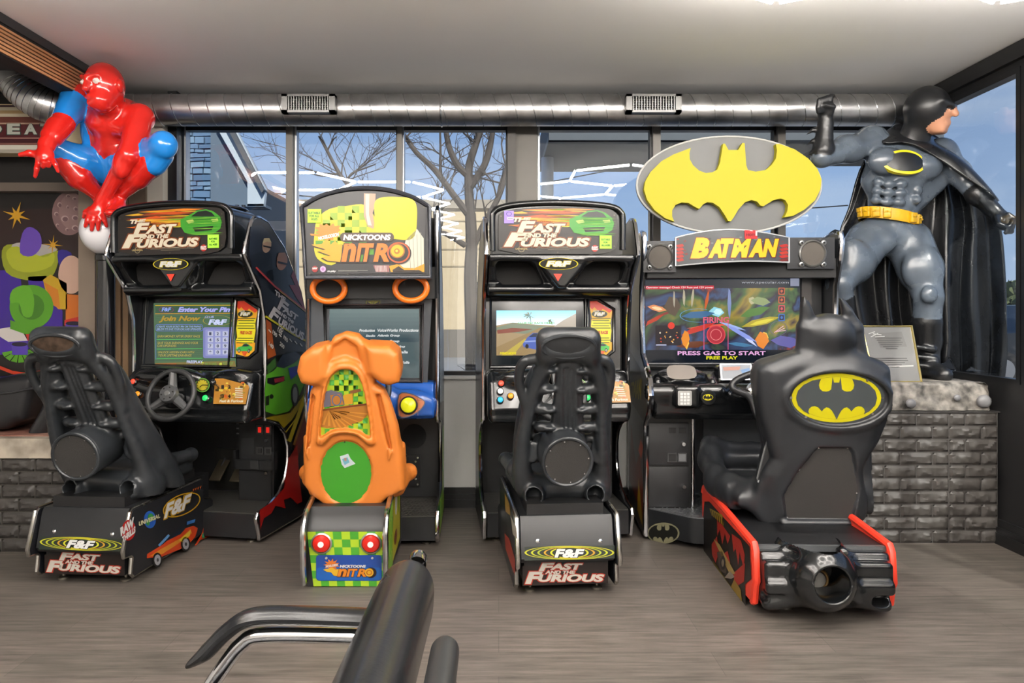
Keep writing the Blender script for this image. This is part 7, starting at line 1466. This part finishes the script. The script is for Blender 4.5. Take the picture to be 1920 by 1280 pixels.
# ================================================================ left-hand booth
def booth():
    t = thing('arcade_booth', 'dark simulator booth with a burgundy sign and a cartoon mural', 'arcade booth', (-2.9, 4.3, .592)); off = np.array([-2.9, 4.3, .592]); YB_ = 4.30
    class PW:
        def __init__(s, Y): s.p = Plane(WORLD, (0, Y, 0), (0, -1, 0))
        def pt(s, x, y, l=0.): return s.p.pt(x, y, l)-off
    def bb(p, x0, y0, x1, y1, Y0, Y1, m): a, b = wp(x0, y0, Y0), wp(x1, y1, Y0); return p.bb(tuple(np.array([a[0], Y0, b[2]])-off), tuple(np.array([b[0], Y1, a[2]])-off), m)
    BRN = mat('#6d6053', .45, var=.08)
    p = bb(P(), 147, 232, 178, 905, YB_, YB_+.1, BRN); p.build('column', t); bb(P(), -320, 342, 150, 358, YB_+.02, YB_+.1, mat('#5a5048', .4)).build('frame_bar', t)
    p = bb(P(), -320, 195, 158, 287, YB_-.02, YB_+.08, mat('#d8c49c', .45)); sg = PW(YB_-.021)
    for y0, y1, c_ in ((197, 201, '#5a3a44'), (201, 207, '#e6dcc0'), (207, 213, '#c9a878'), (213, 219, '#efe2c4'), (219, 230, '#7a4438'), (230, 233, '#c8a890'), (233, 258, '#5c2428'), (258, 260, '#b88a7c'), (260, 268, '#4c1c24'), (268, 272, '#8a5a50'), (272, 280, '#e8e2d2'), (280, 287, '#b9b0a0')): p.poly(sg, [(-320, y0), (112, y0), (112, y1), (-320, y1)], dec(c_), 1)
    for l, d, c_ in ((2, 1.6, '#2c4a44'), (3, 0, '#c9cdbf')):
        for s_, x0, x1 in (('D', -28, 4), ('E', 14, 38), ('A', 46, 70), ('T', 76, 100)): p.text(sg, s_, (x0-d, 232-d+(1 if l == 2 else 0), x1+d, 252+d), dec(c_), l, .07 if l == 2 else .05)
    p.build('sign_panel', t)
    bb(P(), -320, 287, 147, 345, YB_+.18, YB_+.2, mat('#1a1614', .6)).build('canopy_back', t)
    mu = PW(YB_+.10); p = bb(P(), -320, 358, 150, 730, YB_+.101, YB_+.13, MATB); A_ = dec; g = lambda pts, c_, l=1: p.poly(mu, pts, A_(c_), l)
    k = 2.4625; q = lambda *pts: [(x/k, 340+y/k) for x, y in pts]
    g([(-300, 360), (150, 360), (150, 728), (-300, 728)], '#17110f', 1); g([(-300, 400), (150, 390), (150, 480), (-300, 470)], '#2a1512', 1.5)
    p.ell(mu, 130, 400, 32, 41, A_('#8a6a6a'), 2); p.ell(mu, 136, 396, 25, 34, A_('#9a7a78'), 2.5)
    for x, y, a, b in ((128, 367, 4, 3), (112, 384, 4, 5), (140, 372, 4, 3), (106, 401, 4, 4), (122, 410, 7, 6), (141, 408, 6, 5), (142, 391, 4, 4), (127, 388, 2, 3), (141, 427, 6, 5), (126, 430, 3, 3), (108, 422, 3, 3)): p.ell(mu, x, y, a, b, A_('#c0a4a0'), 3, 16); p.ell(mu, x+1, y+1, a*.75, b*.75, A_('#7a5a5c'), 4, 16)
    def star(cx, cy, R, r, n, c_, rot_=0): p.poly(mu, [(cx+(R*(1 if i % 4 else 1.5) if i % 2 == 0 else r)*math.cos(rot_+i*math.pi/n), cy+(R*(1 if i % 4 else 1.5) if i % 2 == 0 else r)*math.sin(rot_+i*math.pi/n)) for i in range(2*n)], A_(c_), 5)
    star(32, 404, 18, 7, 8, '#d9a21e', .3); star(100, 459, 13, 4, 8, '#d9a21e', .1)
    # plain coloured shapes in the mural's colours
    g(smooth(q((-300, 420), (0, 410), (80, 420), (100, 480), (110, 700), (60, 760), (-300, 760)), 3, True), '#3d1d94', 2); g(smooth(q((10, 320), (60, 290), (200, 330), (270, 320), (262, 400), (220, 455), (120, 455), (30, 420)), 3, True), '#9aa41e', 3); g(smooth(q((30, 330), (80, 300), (200, 350), (250, 330), (240, 390), (140, 420), (60, 400)), 3, True), '#b8c02a', 4)
    g(smooth(q((60, 290), (140, 282), (240, 300), (262, 320), (150, 350), (70, 330)), 3, True), '#b9b3ae', 3.5); g(smooth(q((105, 240), (140, 210), (185, 240), (192, 300), (150, 345), (95, 330)), 3, True), '#6a48b4', 4.5)
    g(q((130, 440), (215, 435), (290, 600), (290, 700), (180, 690), (140, 560)), '#3d1d94', 3); g(q((200, 455), (235, 430), (310, 470), (312, 590), (270, 590), (215, 520)), '#d0a81e', 4); g(q((205, 465), (270, 500), (280, 590), (245, 570)), '#d8821e', 5)
    p.ring(mu, 60, 575, 41, 41, 17, A_('#58a01c'), 5.5); p.ell(mu, 60, 575, 25, 25, A_('#3f7c14'), 5); g(smooth(q((60, 500), (130, 480), (160, 540), (150, 620), (110, 620), (90, 560), (50, 560)), 3, True), '#67b024', 6); g(q((50, 640), (110, 660), (180, 660), (190, 700), (120, 705), (50, 680)), '#58a01c', 6)
    p.ell(mu, 134, 515, 24, 36, A_('#d8b09c'), 4); g(smooth(q((270, 320), (330, 330), (335, 400), (280, 400)), 3, True), '#2c1f86', 3.5)
    g(q((305, 520), (380, 525), (380, 640), (305, 640)), '#d8741e', 4); g(q((300, 640), (382, 620), (382, 660), (300, 665)), '#c8281e', 5); g(q((305, 652), (382, 648), (382, 690), (305, 690)), '#5a42b8', 6); p.ell(mu, 139, 606, 15, 4, A_('#1d1430'), 7, 20)
    g(smooth(q((-300, 690), (0, 680), (60, 720), (160, 735), (120, 780), (0, 800), (-300, 790)), 3, True), '#4b2aa8', 4); g(q((0, 680), (60, 670), (110, 700), (130, 735), (40, 740), (0, 715)), '#e6ded8', 5); g(q((120, 700), (165, 705), (170, 730), (130, 735)), '#c8281e', 5.5)
    for i in range(7): a0, a1 = 2.9-i*.42, 2.9-(i+.85)*.42; c_ = (92/k, 340+775/k); p.poly(mu, [(c_[0]+13*math.cos(a0), c_[1]+9*math.sin(a0)), (c_[0]+34*math.cos(a0), c_[1]+25*math.sin(a0)), (c_[0]+34*math.cos(a1), c_[1]+25*math.sin(a1)), (c_[0]+13*math.cos(a1), c_[1]+9*math.sin(a1))], A_('#58a01c'), 6)
    g(q((55, 745), (130, 745), (132, 800), (60, 800)), '#5a42b8', 7); p.ell(mu, 38, 645, 15, 4, A_('#1d1430'), 8, 20); p.line(mu, [(-60, 690), (0, 688), (25, 698), (55, 702), (90, 694)], 6, A_('#d8401e'), 8)
    g(q((-300, 930), (0, 900), (140, 890), (140, 960), (-300, 990)), '#2c1766', 3)
    p.build('mural_panel', t)
    # black ride hull in front of the mural
    S = Solid((-3.75, 3.92, .57), (-2.42, 4.32, .98), .009); a = wp(100, 700, 4.12); 
    prof = [(-3.7, .605), (wp(55, 800, 4.12)[0]-.05, .605), (wp(75, 770, 4.12)[0], .66), (wp(100, 700, 4.12)[0], .90), (wp(60, 695, 4.12)[0], .905), (wp(0, 712, 4.12)[0], .87), (-3.7, .85)]
    S.ext(prof, (0, 4.30, 0), (1, 0, 0), (0, 0, 1), -.0+.02, .34, .05, .02)
    HM = mat('#1a1a1c', .35, var=.2); h = S.mesh('ride_hull', HM, t); h.location = -off
    P().tube([wp(x, y, 3.955)-off for x, y in smooth([(-120, 748), (0, 738), (60, 728), (94, 722)], 4)], .006, mat('#2c2c2e', .3), 8).build('hull_trim', t); P().tube([wp(x, y, 4.0)-off for x, y in smooth([(112, 742), (92, 780), (72, 815)], 4)], .05, HM, 12).build('hull_hose', t)
booth()
# ================================================================ salon chair in the foreground
def salon_chair():
    t = thing('salon_chair', 'black padded salon chair with chrome arms in the foreground, seen from behind', 'chair', (-.42, 1.22, 0)); off = np.array([-.42, 1.22, 0]); LEA = mat('#17181a', .24, bump=.06, bscale=150, var=.2)
    S = Solid((-.42, .70, .30), (-.10, 1.52, .80), .006)
    tp = lambda y: np.array([-.172+.0*(y-1.2), y, .708])
    for y0, y1 in ((.76, 1.42),):
        S.chain([tp(y0), tp(y1)], .044, .02); S.chain([np.array([-.215, y0, .60]), np.array([-.205, y1, .60])], .062, .05); S.chain([np.array([-.25, y0, .46]), np.array([-.235, y1, .46])], .06, .06)
        S.chain([np.array([-.19, y0, .66]), np.array([-.185, y1, .66])], .052, .05)
    b = S.mesh('backrest', LEA, t); b.location = -off
    P().lathe([(0, .0), (.016, 0), (.018, -.006), (.018, -.03)], np.array([-.158, 1.475, .742])-off, (0, 1, .2), CHR, 16).build('bolt', t)
    # arms: padded top over a chrome loop
    for ya, nm in ((1.50, 'a'), (.66, 'b')):
        arm = [(-.20, .605), (-.27, .612), (-.42, .617), (-.50, .612), (-.545, .585), (-.585, .545), (-.625, .515)]
        r = P(); pts = [np.array([x, ya, z])-off for x, z in smooth(arm, 5)]; n_ = len(pts); rs = [.026]*n_
        for i in range(5): rs[n_-1-i] = .008+.0036*i
        r.tube(pts, rs, LEA, 14, sq=(.62, 1.25)); r.build('armrest', t)
        P().tube([np.array([x, ya, z])-off for x, z in smooth([(-.20, .57), (-.30, .575), (-.47, .577), (-.515, .56), (-.555, .51), (-.60, .44), (-.66, .35), (-.64, .30), (-.40, .30), (-.20, .33)], 5)], .0155, CHR, 12).build('arm_frame', t)
    S = Solid((-.72, .68, .34), (-.14, 1.48, .50), .008); S.box((-.42, 1.08, .42), (.26, .38, .06), .04, .02); s_ = S.mesh('seat', LEA, t); s_.location = -off
    P().lathe([(.05, .36), (.05, .05), (.06, .04), (.26, .03), (.28, .02), (.28, 0), (0, 0)], (0, -.14, 0), (0, 0, 1), CHR, 40).build('pedestal', t)
    return t
salon_chair()
def armrest2():
    o = (-.078, .95, 0); t = thing('salon_chair', 'slim black padded rest of a second salon chair, just behind the big backrest', 'chair', o); S = Solid((-.14, .75, .30), (-.01, 1.18, .80), .006)
    S.chain([(-.079, .80, .725), (-.079, 1.10, .725)], .022, .01); S.chain([(-.079, .80, .66), (-.079, 1.10, .66)], .024, .04); S.chain([(-.079, .80, .56), (-.079, 1.09, .56)], .022, .06)
    b = S.mesh('padded_rest', mat('#191a1b', .4), t); b.location = (-o[0], -o[1], 0)
    P().tube([(0, 0, .55), (0, 0, .02)], .018, CHR, 14).lathe([(0, 0), (.04, 0), (.04, .012), (.03, .03), (.02, .05)], (0, 0, 0), (0, 0, 1), CHR, 32).build('post', t)
armrest2()
# ================================================================ outdoors
ASPH = mat('#7d7c7b', .9, var=.1); BEI = mat('#b3a183', .8, var=.05)
struct(P().bb((-60, YB+.14, -.25), (60, 120, -.15), ASPH).bb((XR+.12, -30, -.25), (90, YB+.14, -.15), ASPH).build('ground'))
def facade():
    Y = 24; a = lambda x, y: wp(x, y, Y); t = thing('warehouse', 'long beige flat-roofed building across the street behind the tree', 'building', (a(700, 600)[0], Y, -.15)); off = np.array([a(700, 600)[0], Y, -.15])
    zt = a(700, 388)[2]; x0, x1 = a(380, 600)[0], a(1010, 600)[0]; p = P().bb((x0-off[0], 0, 0), (x1-off[0], 8, zt-off[2]), BEI).bb((x0-off[0], -.02, 0), (x1-off[0], 0, .9), mat('#6a635a', .8)); p.build('wall', t)
    P().bb((x0-off[0]-.1, -.12, zt-off[2]-.05), (x1-off[0]+.1, .3, zt-off[2]+.22), mat('#8d8272', .7)).build('coping', t); q = P()
    for y in (415, 468, 500): z = a(700, y)[2]-off[2]; q.bb((x0-off[0], -.03, z), (x1-off[0], 0, z+.04), mat('#98896f', .8))
    q.build('groove', t)
facade()
def tree(name, label, base, limbs, seed, twigs, tw_r=.012):
    o = np.array(base); t = thing(name, label, 'tree', tuple(o)); rnd = random.Random(seed); BK = mat('#463e38', .9, bump=.4, bscale=30, var=.2); p = P()
    segs = []
    for pts, r0, r1 in limbs:
        q = [np.array(v)-o for v in smooth(pts, 4)]; n = len(q); p.tube(q, list(np.linspace(r0, r1, n)), BK, 8)
        for i in range(1, n): segs.append((q[i-1], q[i], r0+(r1-r0)*i/n))
    p.build('trunk', t); b = P()
    def twig(a, d, L, r, dep):
        pts = [a]; 
        for i in range(4): d = d+np.array([rnd.gauss(0, .22), rnd.gauss(0, .15), rnd.gauss(0, .18)+.05]); d /= np.linalg.norm(d); pts.append(pts[-1]+d*L/4)
        b.tube(pts, [r, r*.85, r*.7, r*.5, r*.3], BK, 5)
        if dep: 
            for i in (1, 2, 3, 3): e = d+np.array([rnd.uniform(-1, 1), rnd.uniform(-.6, .6), rnd.uniform(-.5, .9)])*.9; twig(pts[i], e/np.linalg.norm(e), L*.5, r*.55, dep-1)
    for i in range(twigs):
        a, c, r = segs[rnd.randrange(len(segs))]
        if r > .085: continue
        d = (c-a)/np.linalg.norm(c-a)*.5+np.array([rnd.uniform(-1, 1), rnd.uniform(-.6, .6), rnd.uniform(-.3, .9)]); twig(c, d/np.linalg.norm(d), rnd.uniform(.4, 1.0), max(.006, min(r*.5, tw_r)), 2)
    b.build('twigs', t)
T = lambda x, y, Y=8.5: tuple(wp(x, y, Y))
tree('bare_tree', 'bare branching street tree outside the window beside the thick mullion', (T(886, 700)[0], 8.5, -.15), [([T(886, 850), T(885, 640), T(882, 520), T(884, 460), T(882, 400)], .085, .062), ([T(882, 400), T(879, 350), T(880, 310), T(892, 270), T(905, 230), T(912, 200)], .055, .03), ([T(882, 350), T(908, 310), T(920, 270), T(928, 210)], .045, .026), ([T(879, 330), T(858, 310), T(842, 275), T(835, 235), T(832, 200)], .042, .024), ([T(880, 405), T(850, 365), T(815, 318), T(780, 285), T(756, 250), T(740, 225)], .042, .018), ([T(884, 470), T(905, 425), T(932, 375), T(946, 335), T(952, 300)], .04, .026), ([T(872, 460, 8.3), T(835, 438, 8.2), T(800, 432, 8.1), T(775, 420, 8.1)], .035, .014), ([T(825, 330), T(826, 290), T(825, 235)], .018, .010)], 5, 34)
tree('bare_tree', 'small bare tree crown outside, rising behind the yellow chequered marquee', (T(690, 700, 7.5)[0], 7.5, -.15), [([T(690, 800, 7.5), T(682, 520, 7.5), T(676, 400, 7.5), T(655, 350, 7.5), T(636, 325, 7.5), T(612, 280, 7.5), T(598, 255, 7.5)], .04, .010), ([T(650, 340, 7.5), T(660, 325, 7.5), T(682, 316, 7.5), T(704, 308, 7.5)], .014, .006), ([T(636, 325, 7.5), T(608, 330, 7.5), T(585, 326, 7.5)], .012, .005), ([T(612, 285, 7.5), T(625, 262, 7.5), T(632, 256, 7.5)], .010, .005), ([T(640, 330, 7.5), T(642, 310, 7.5), T(645, 298, 7.5)], .009, .004)], 8, 16, .006)
# neighbouring house with stone cladding and white eave
def house():
    Y = 7.2; t = thing('neighbour_house', 'stone-clad house corner with a white gable eave outside the window', 'house', (T(380, 500, Y)[0], Y, -.15)); off = np.array([T(380, 500, Y)[0], Y, -.15]); a = lambda x, y, d=0: wp(x, y, Y)+np.array([0, d, 0])-off
    st = P(); x0, x1 = a(280, 500)[0], a(403, 500)[0]; st.bb((x0, 0, 0), (x1, 2.5, a(400, 300)[2]), mat('#2e3a48', .8)); rnd = random.Random(6); z = 0
    while z < a(400, 250)[2]:
        h = rnd.uniform(.035, .075); x = x0
        while x < x1: L = rnd.uniform(.09, .26); st.box(((x+min(x+L, x1))/2, -.0, z+h/2), (min(L, x1-x)-.012, .04+rnd.random()*.03, h-.012), mat(rnd.choice(['#56708c', '#627c96', '#4a6480', '#6e869c']), .85), rot=Matrix.Rotation(rnd.uniform(-.06, .06), 3, 'Y')); x += L
        z += h
    st.build('stone_wall', t); WHT = mat('#a7b0b8', .6)
    g = [a(420, 225), a(440, 225), a(506, 358), a(503, 390), a(473, 390), a(473, 345), a(415, 243)]; f = P(); f.yprism([(q[0], q[2]) for q in g], -.14, -.08, WHT); f.build('fascia', t)
    r = P(); u = [a(425, 222), a(432, 216), a(507, 362), a(503, 368)]; r.yprism([(q[0], q[2]) for q in u], -.2, -.02, mat('#4e4f52', .8)); r.build('roof', t)
    s_ = P(); u = [a(400, 225), a(420, 230), a(474, 340), a(474, 388), a(400, 388)]; s_.yprism([(q[0], q[2]) for q in u], -.07, .2, mat('#55626f', .7)); s_.build('gable_end', t)
    e_ = P(); u = [a(403, 386), a(503, 386), a(503, 391), a(403, 391)]; e_.yprism([(q[0], q[2]) for q in u], -.14, .1, mat('#566472', .7)); e_.build('soffit', t)
    l = P()
    for x in (458, 470): l.tube([a(x, 390, -.2), a(x, 402, -.2), a(x+(-8 if x < 465 else 6), 410, -.25)], .02, MATB, 8)
    l.build('flood_light', t)
house()
def canopy():
    Y0, Y1 = 5.5, 6.7; x0, x1 = wp(1012, 300, Y1)[0], wp(1700, 300, Y1)[0]; zb = EYE+(CY-322)/F*Y1
    t = thing('canopy', 'grey flat canopy outside above the right-hand panes', 'canopy', (x0, Y1, zb)); P().bb((0, -1.2, 0), (1.05, 0, .05), mat('#8b8880', .7)).build('soffit', t); P().bb((0, -1.22, 0), (2.9, -1.16, .30), mat('#4a5056', .6)).build('fascia', t); P().bb((.0, -1.2, .05), (2.9, 0, .3), mat('#5a5a58', .7)).build('roof', t)
    P().tube([(.03, -.6, 0), (.03, -.6, -zb-.15)], .05, mat('#cfcfcc', .5), 12).build('post', t)
canopy()
# overhead lines
for i, pts in enumerate(([(1010, 345), (1130, 322), (1230, 300)], [(1470, 470), (1700, 400)], [(1410, 398), (1590, 385)], [(400, 352), (620, 372), (720, 376)])):
    tag(P().tube([wp(x, y, 14) for x, y in pts], .012, MATB, 5).build('power_line'), ['thin overhead cable outside below the grey canopy', 'thin overhead cable outside rising towards the caped statue', 'thin overhead cable outside to the side of the bat emblem sign', 'thin overhead cable outside beside the white gable eave'][i], 'power line', 'overhead cables outside')
# beyond the side window: hedge trees, a parked dark car
for i, (x, y, r, sd) in enumerate(((18.0, 27.0, 1.5, 1), (21.0, 30.0, 1.6, 2), (15.2, 24.0, 1.5, 3), (24.5, 33.0, 1.6, 4))):
    t = thing('leafy_tree', ['rounded green tree second along the road behind the parked car', 'rounded green tree third along the road behind the parked car', 'rounded green tree nearest along the road behind the parked car', 'rounded green tree farthest along the road behind the parked car'][i], 'tree', (x, y, -.15), 0, 'trees beyond the side window')
    rnd = random.Random(sd); p = P(); LF = mat('#4b5536', .9, var=.3); LF2 = mat('#626b45', .9, var=.3)
    for k in range(360):
        a, b = rnd.uniform(0, 6.28), rnd.uniform(-1, 1); rr_ = r*rnd.uniform(.6, 1); c = Vector((rr_*math.cos(a)*math.sqrt(1-b*b), rr_*math.sin(a)*math.sqrt(1-b*b), 1.6+b*r*.6)); n_ = Vector((rnd.uniform(-1, 1), rnd.uniform(-1, 1), rnd.uniform(-1, 1))).normalized(); u = n_.orthogonal().normalized()*.22; v = n_.cross(u); p.add([c-u-v*.5, c+u*.2-v, c+u+v*.4, c-u*.3+v], [(0, 1, 2, 3)], LF if k % 2 else LF2)
    p.build('foliage', t); P().tube([(0, 0, 0), (.05, 0, 1.6)], [.14, .1], mat('#4a4038', .9), 8).build('trunk', t)
def car():
    c = wp(1895, 610, 12.0); t = thing('parked_car', 'dark parked car seen through the side window beyond the caped statue', 'car', (10.6, 14.8, -.15), 8); BD = mat('#1c2026', .25, coat=.5)
    prof = [(-2.2, .35), (-2.25, .75), (-1.9, .98), (-1.0, 1.05), (-.6, 1.55), (1.6, 1.62), (2.1, 1.1), (2.25, .8), (2.2, .35)]; P().prism(prof, lambda x, z: (x, -.85, z), lambda x, z: (x, .85, z), BD).build('body', t)
    g = P(); 
    for y in (-.86, .86): g.add([(-.75, y, 1.1), (-.45, y, 1.48), (1.5, y, 1.53), (1.8, y, 1.12)], [(0, 1, 2, 3)], mat('#3a444c', .08))
    g.build('side_glass', t)
    for x in (-1.45, 1.4):
        for y in (-.82, .82): P().lathe([(0, -.1), (.2, -.1), (.22, -.11), (.34, -.1), (.35, 0), (.34, .1), (.22, .11), (.2, .1), (0, .1)], (x, y, .35), (0, 1, 0), mat('#17181a', .6), 24).lathe([(0, -.112), (.19, -.112), (.2, -.10)], (x, y, .35), (0, 1, 0), mat('#9a9a9c', .3, .8), 20).build('wheel', t)
    P().bb((-2.27, -.7, .62), (-2.2, -.45, .74), mat('#e8e0d0', .2)).bb((-2.27, .45, .62), (-2.2, .7, .74), mat('#e8e0d0', .2)).build('headlight', t)
car()
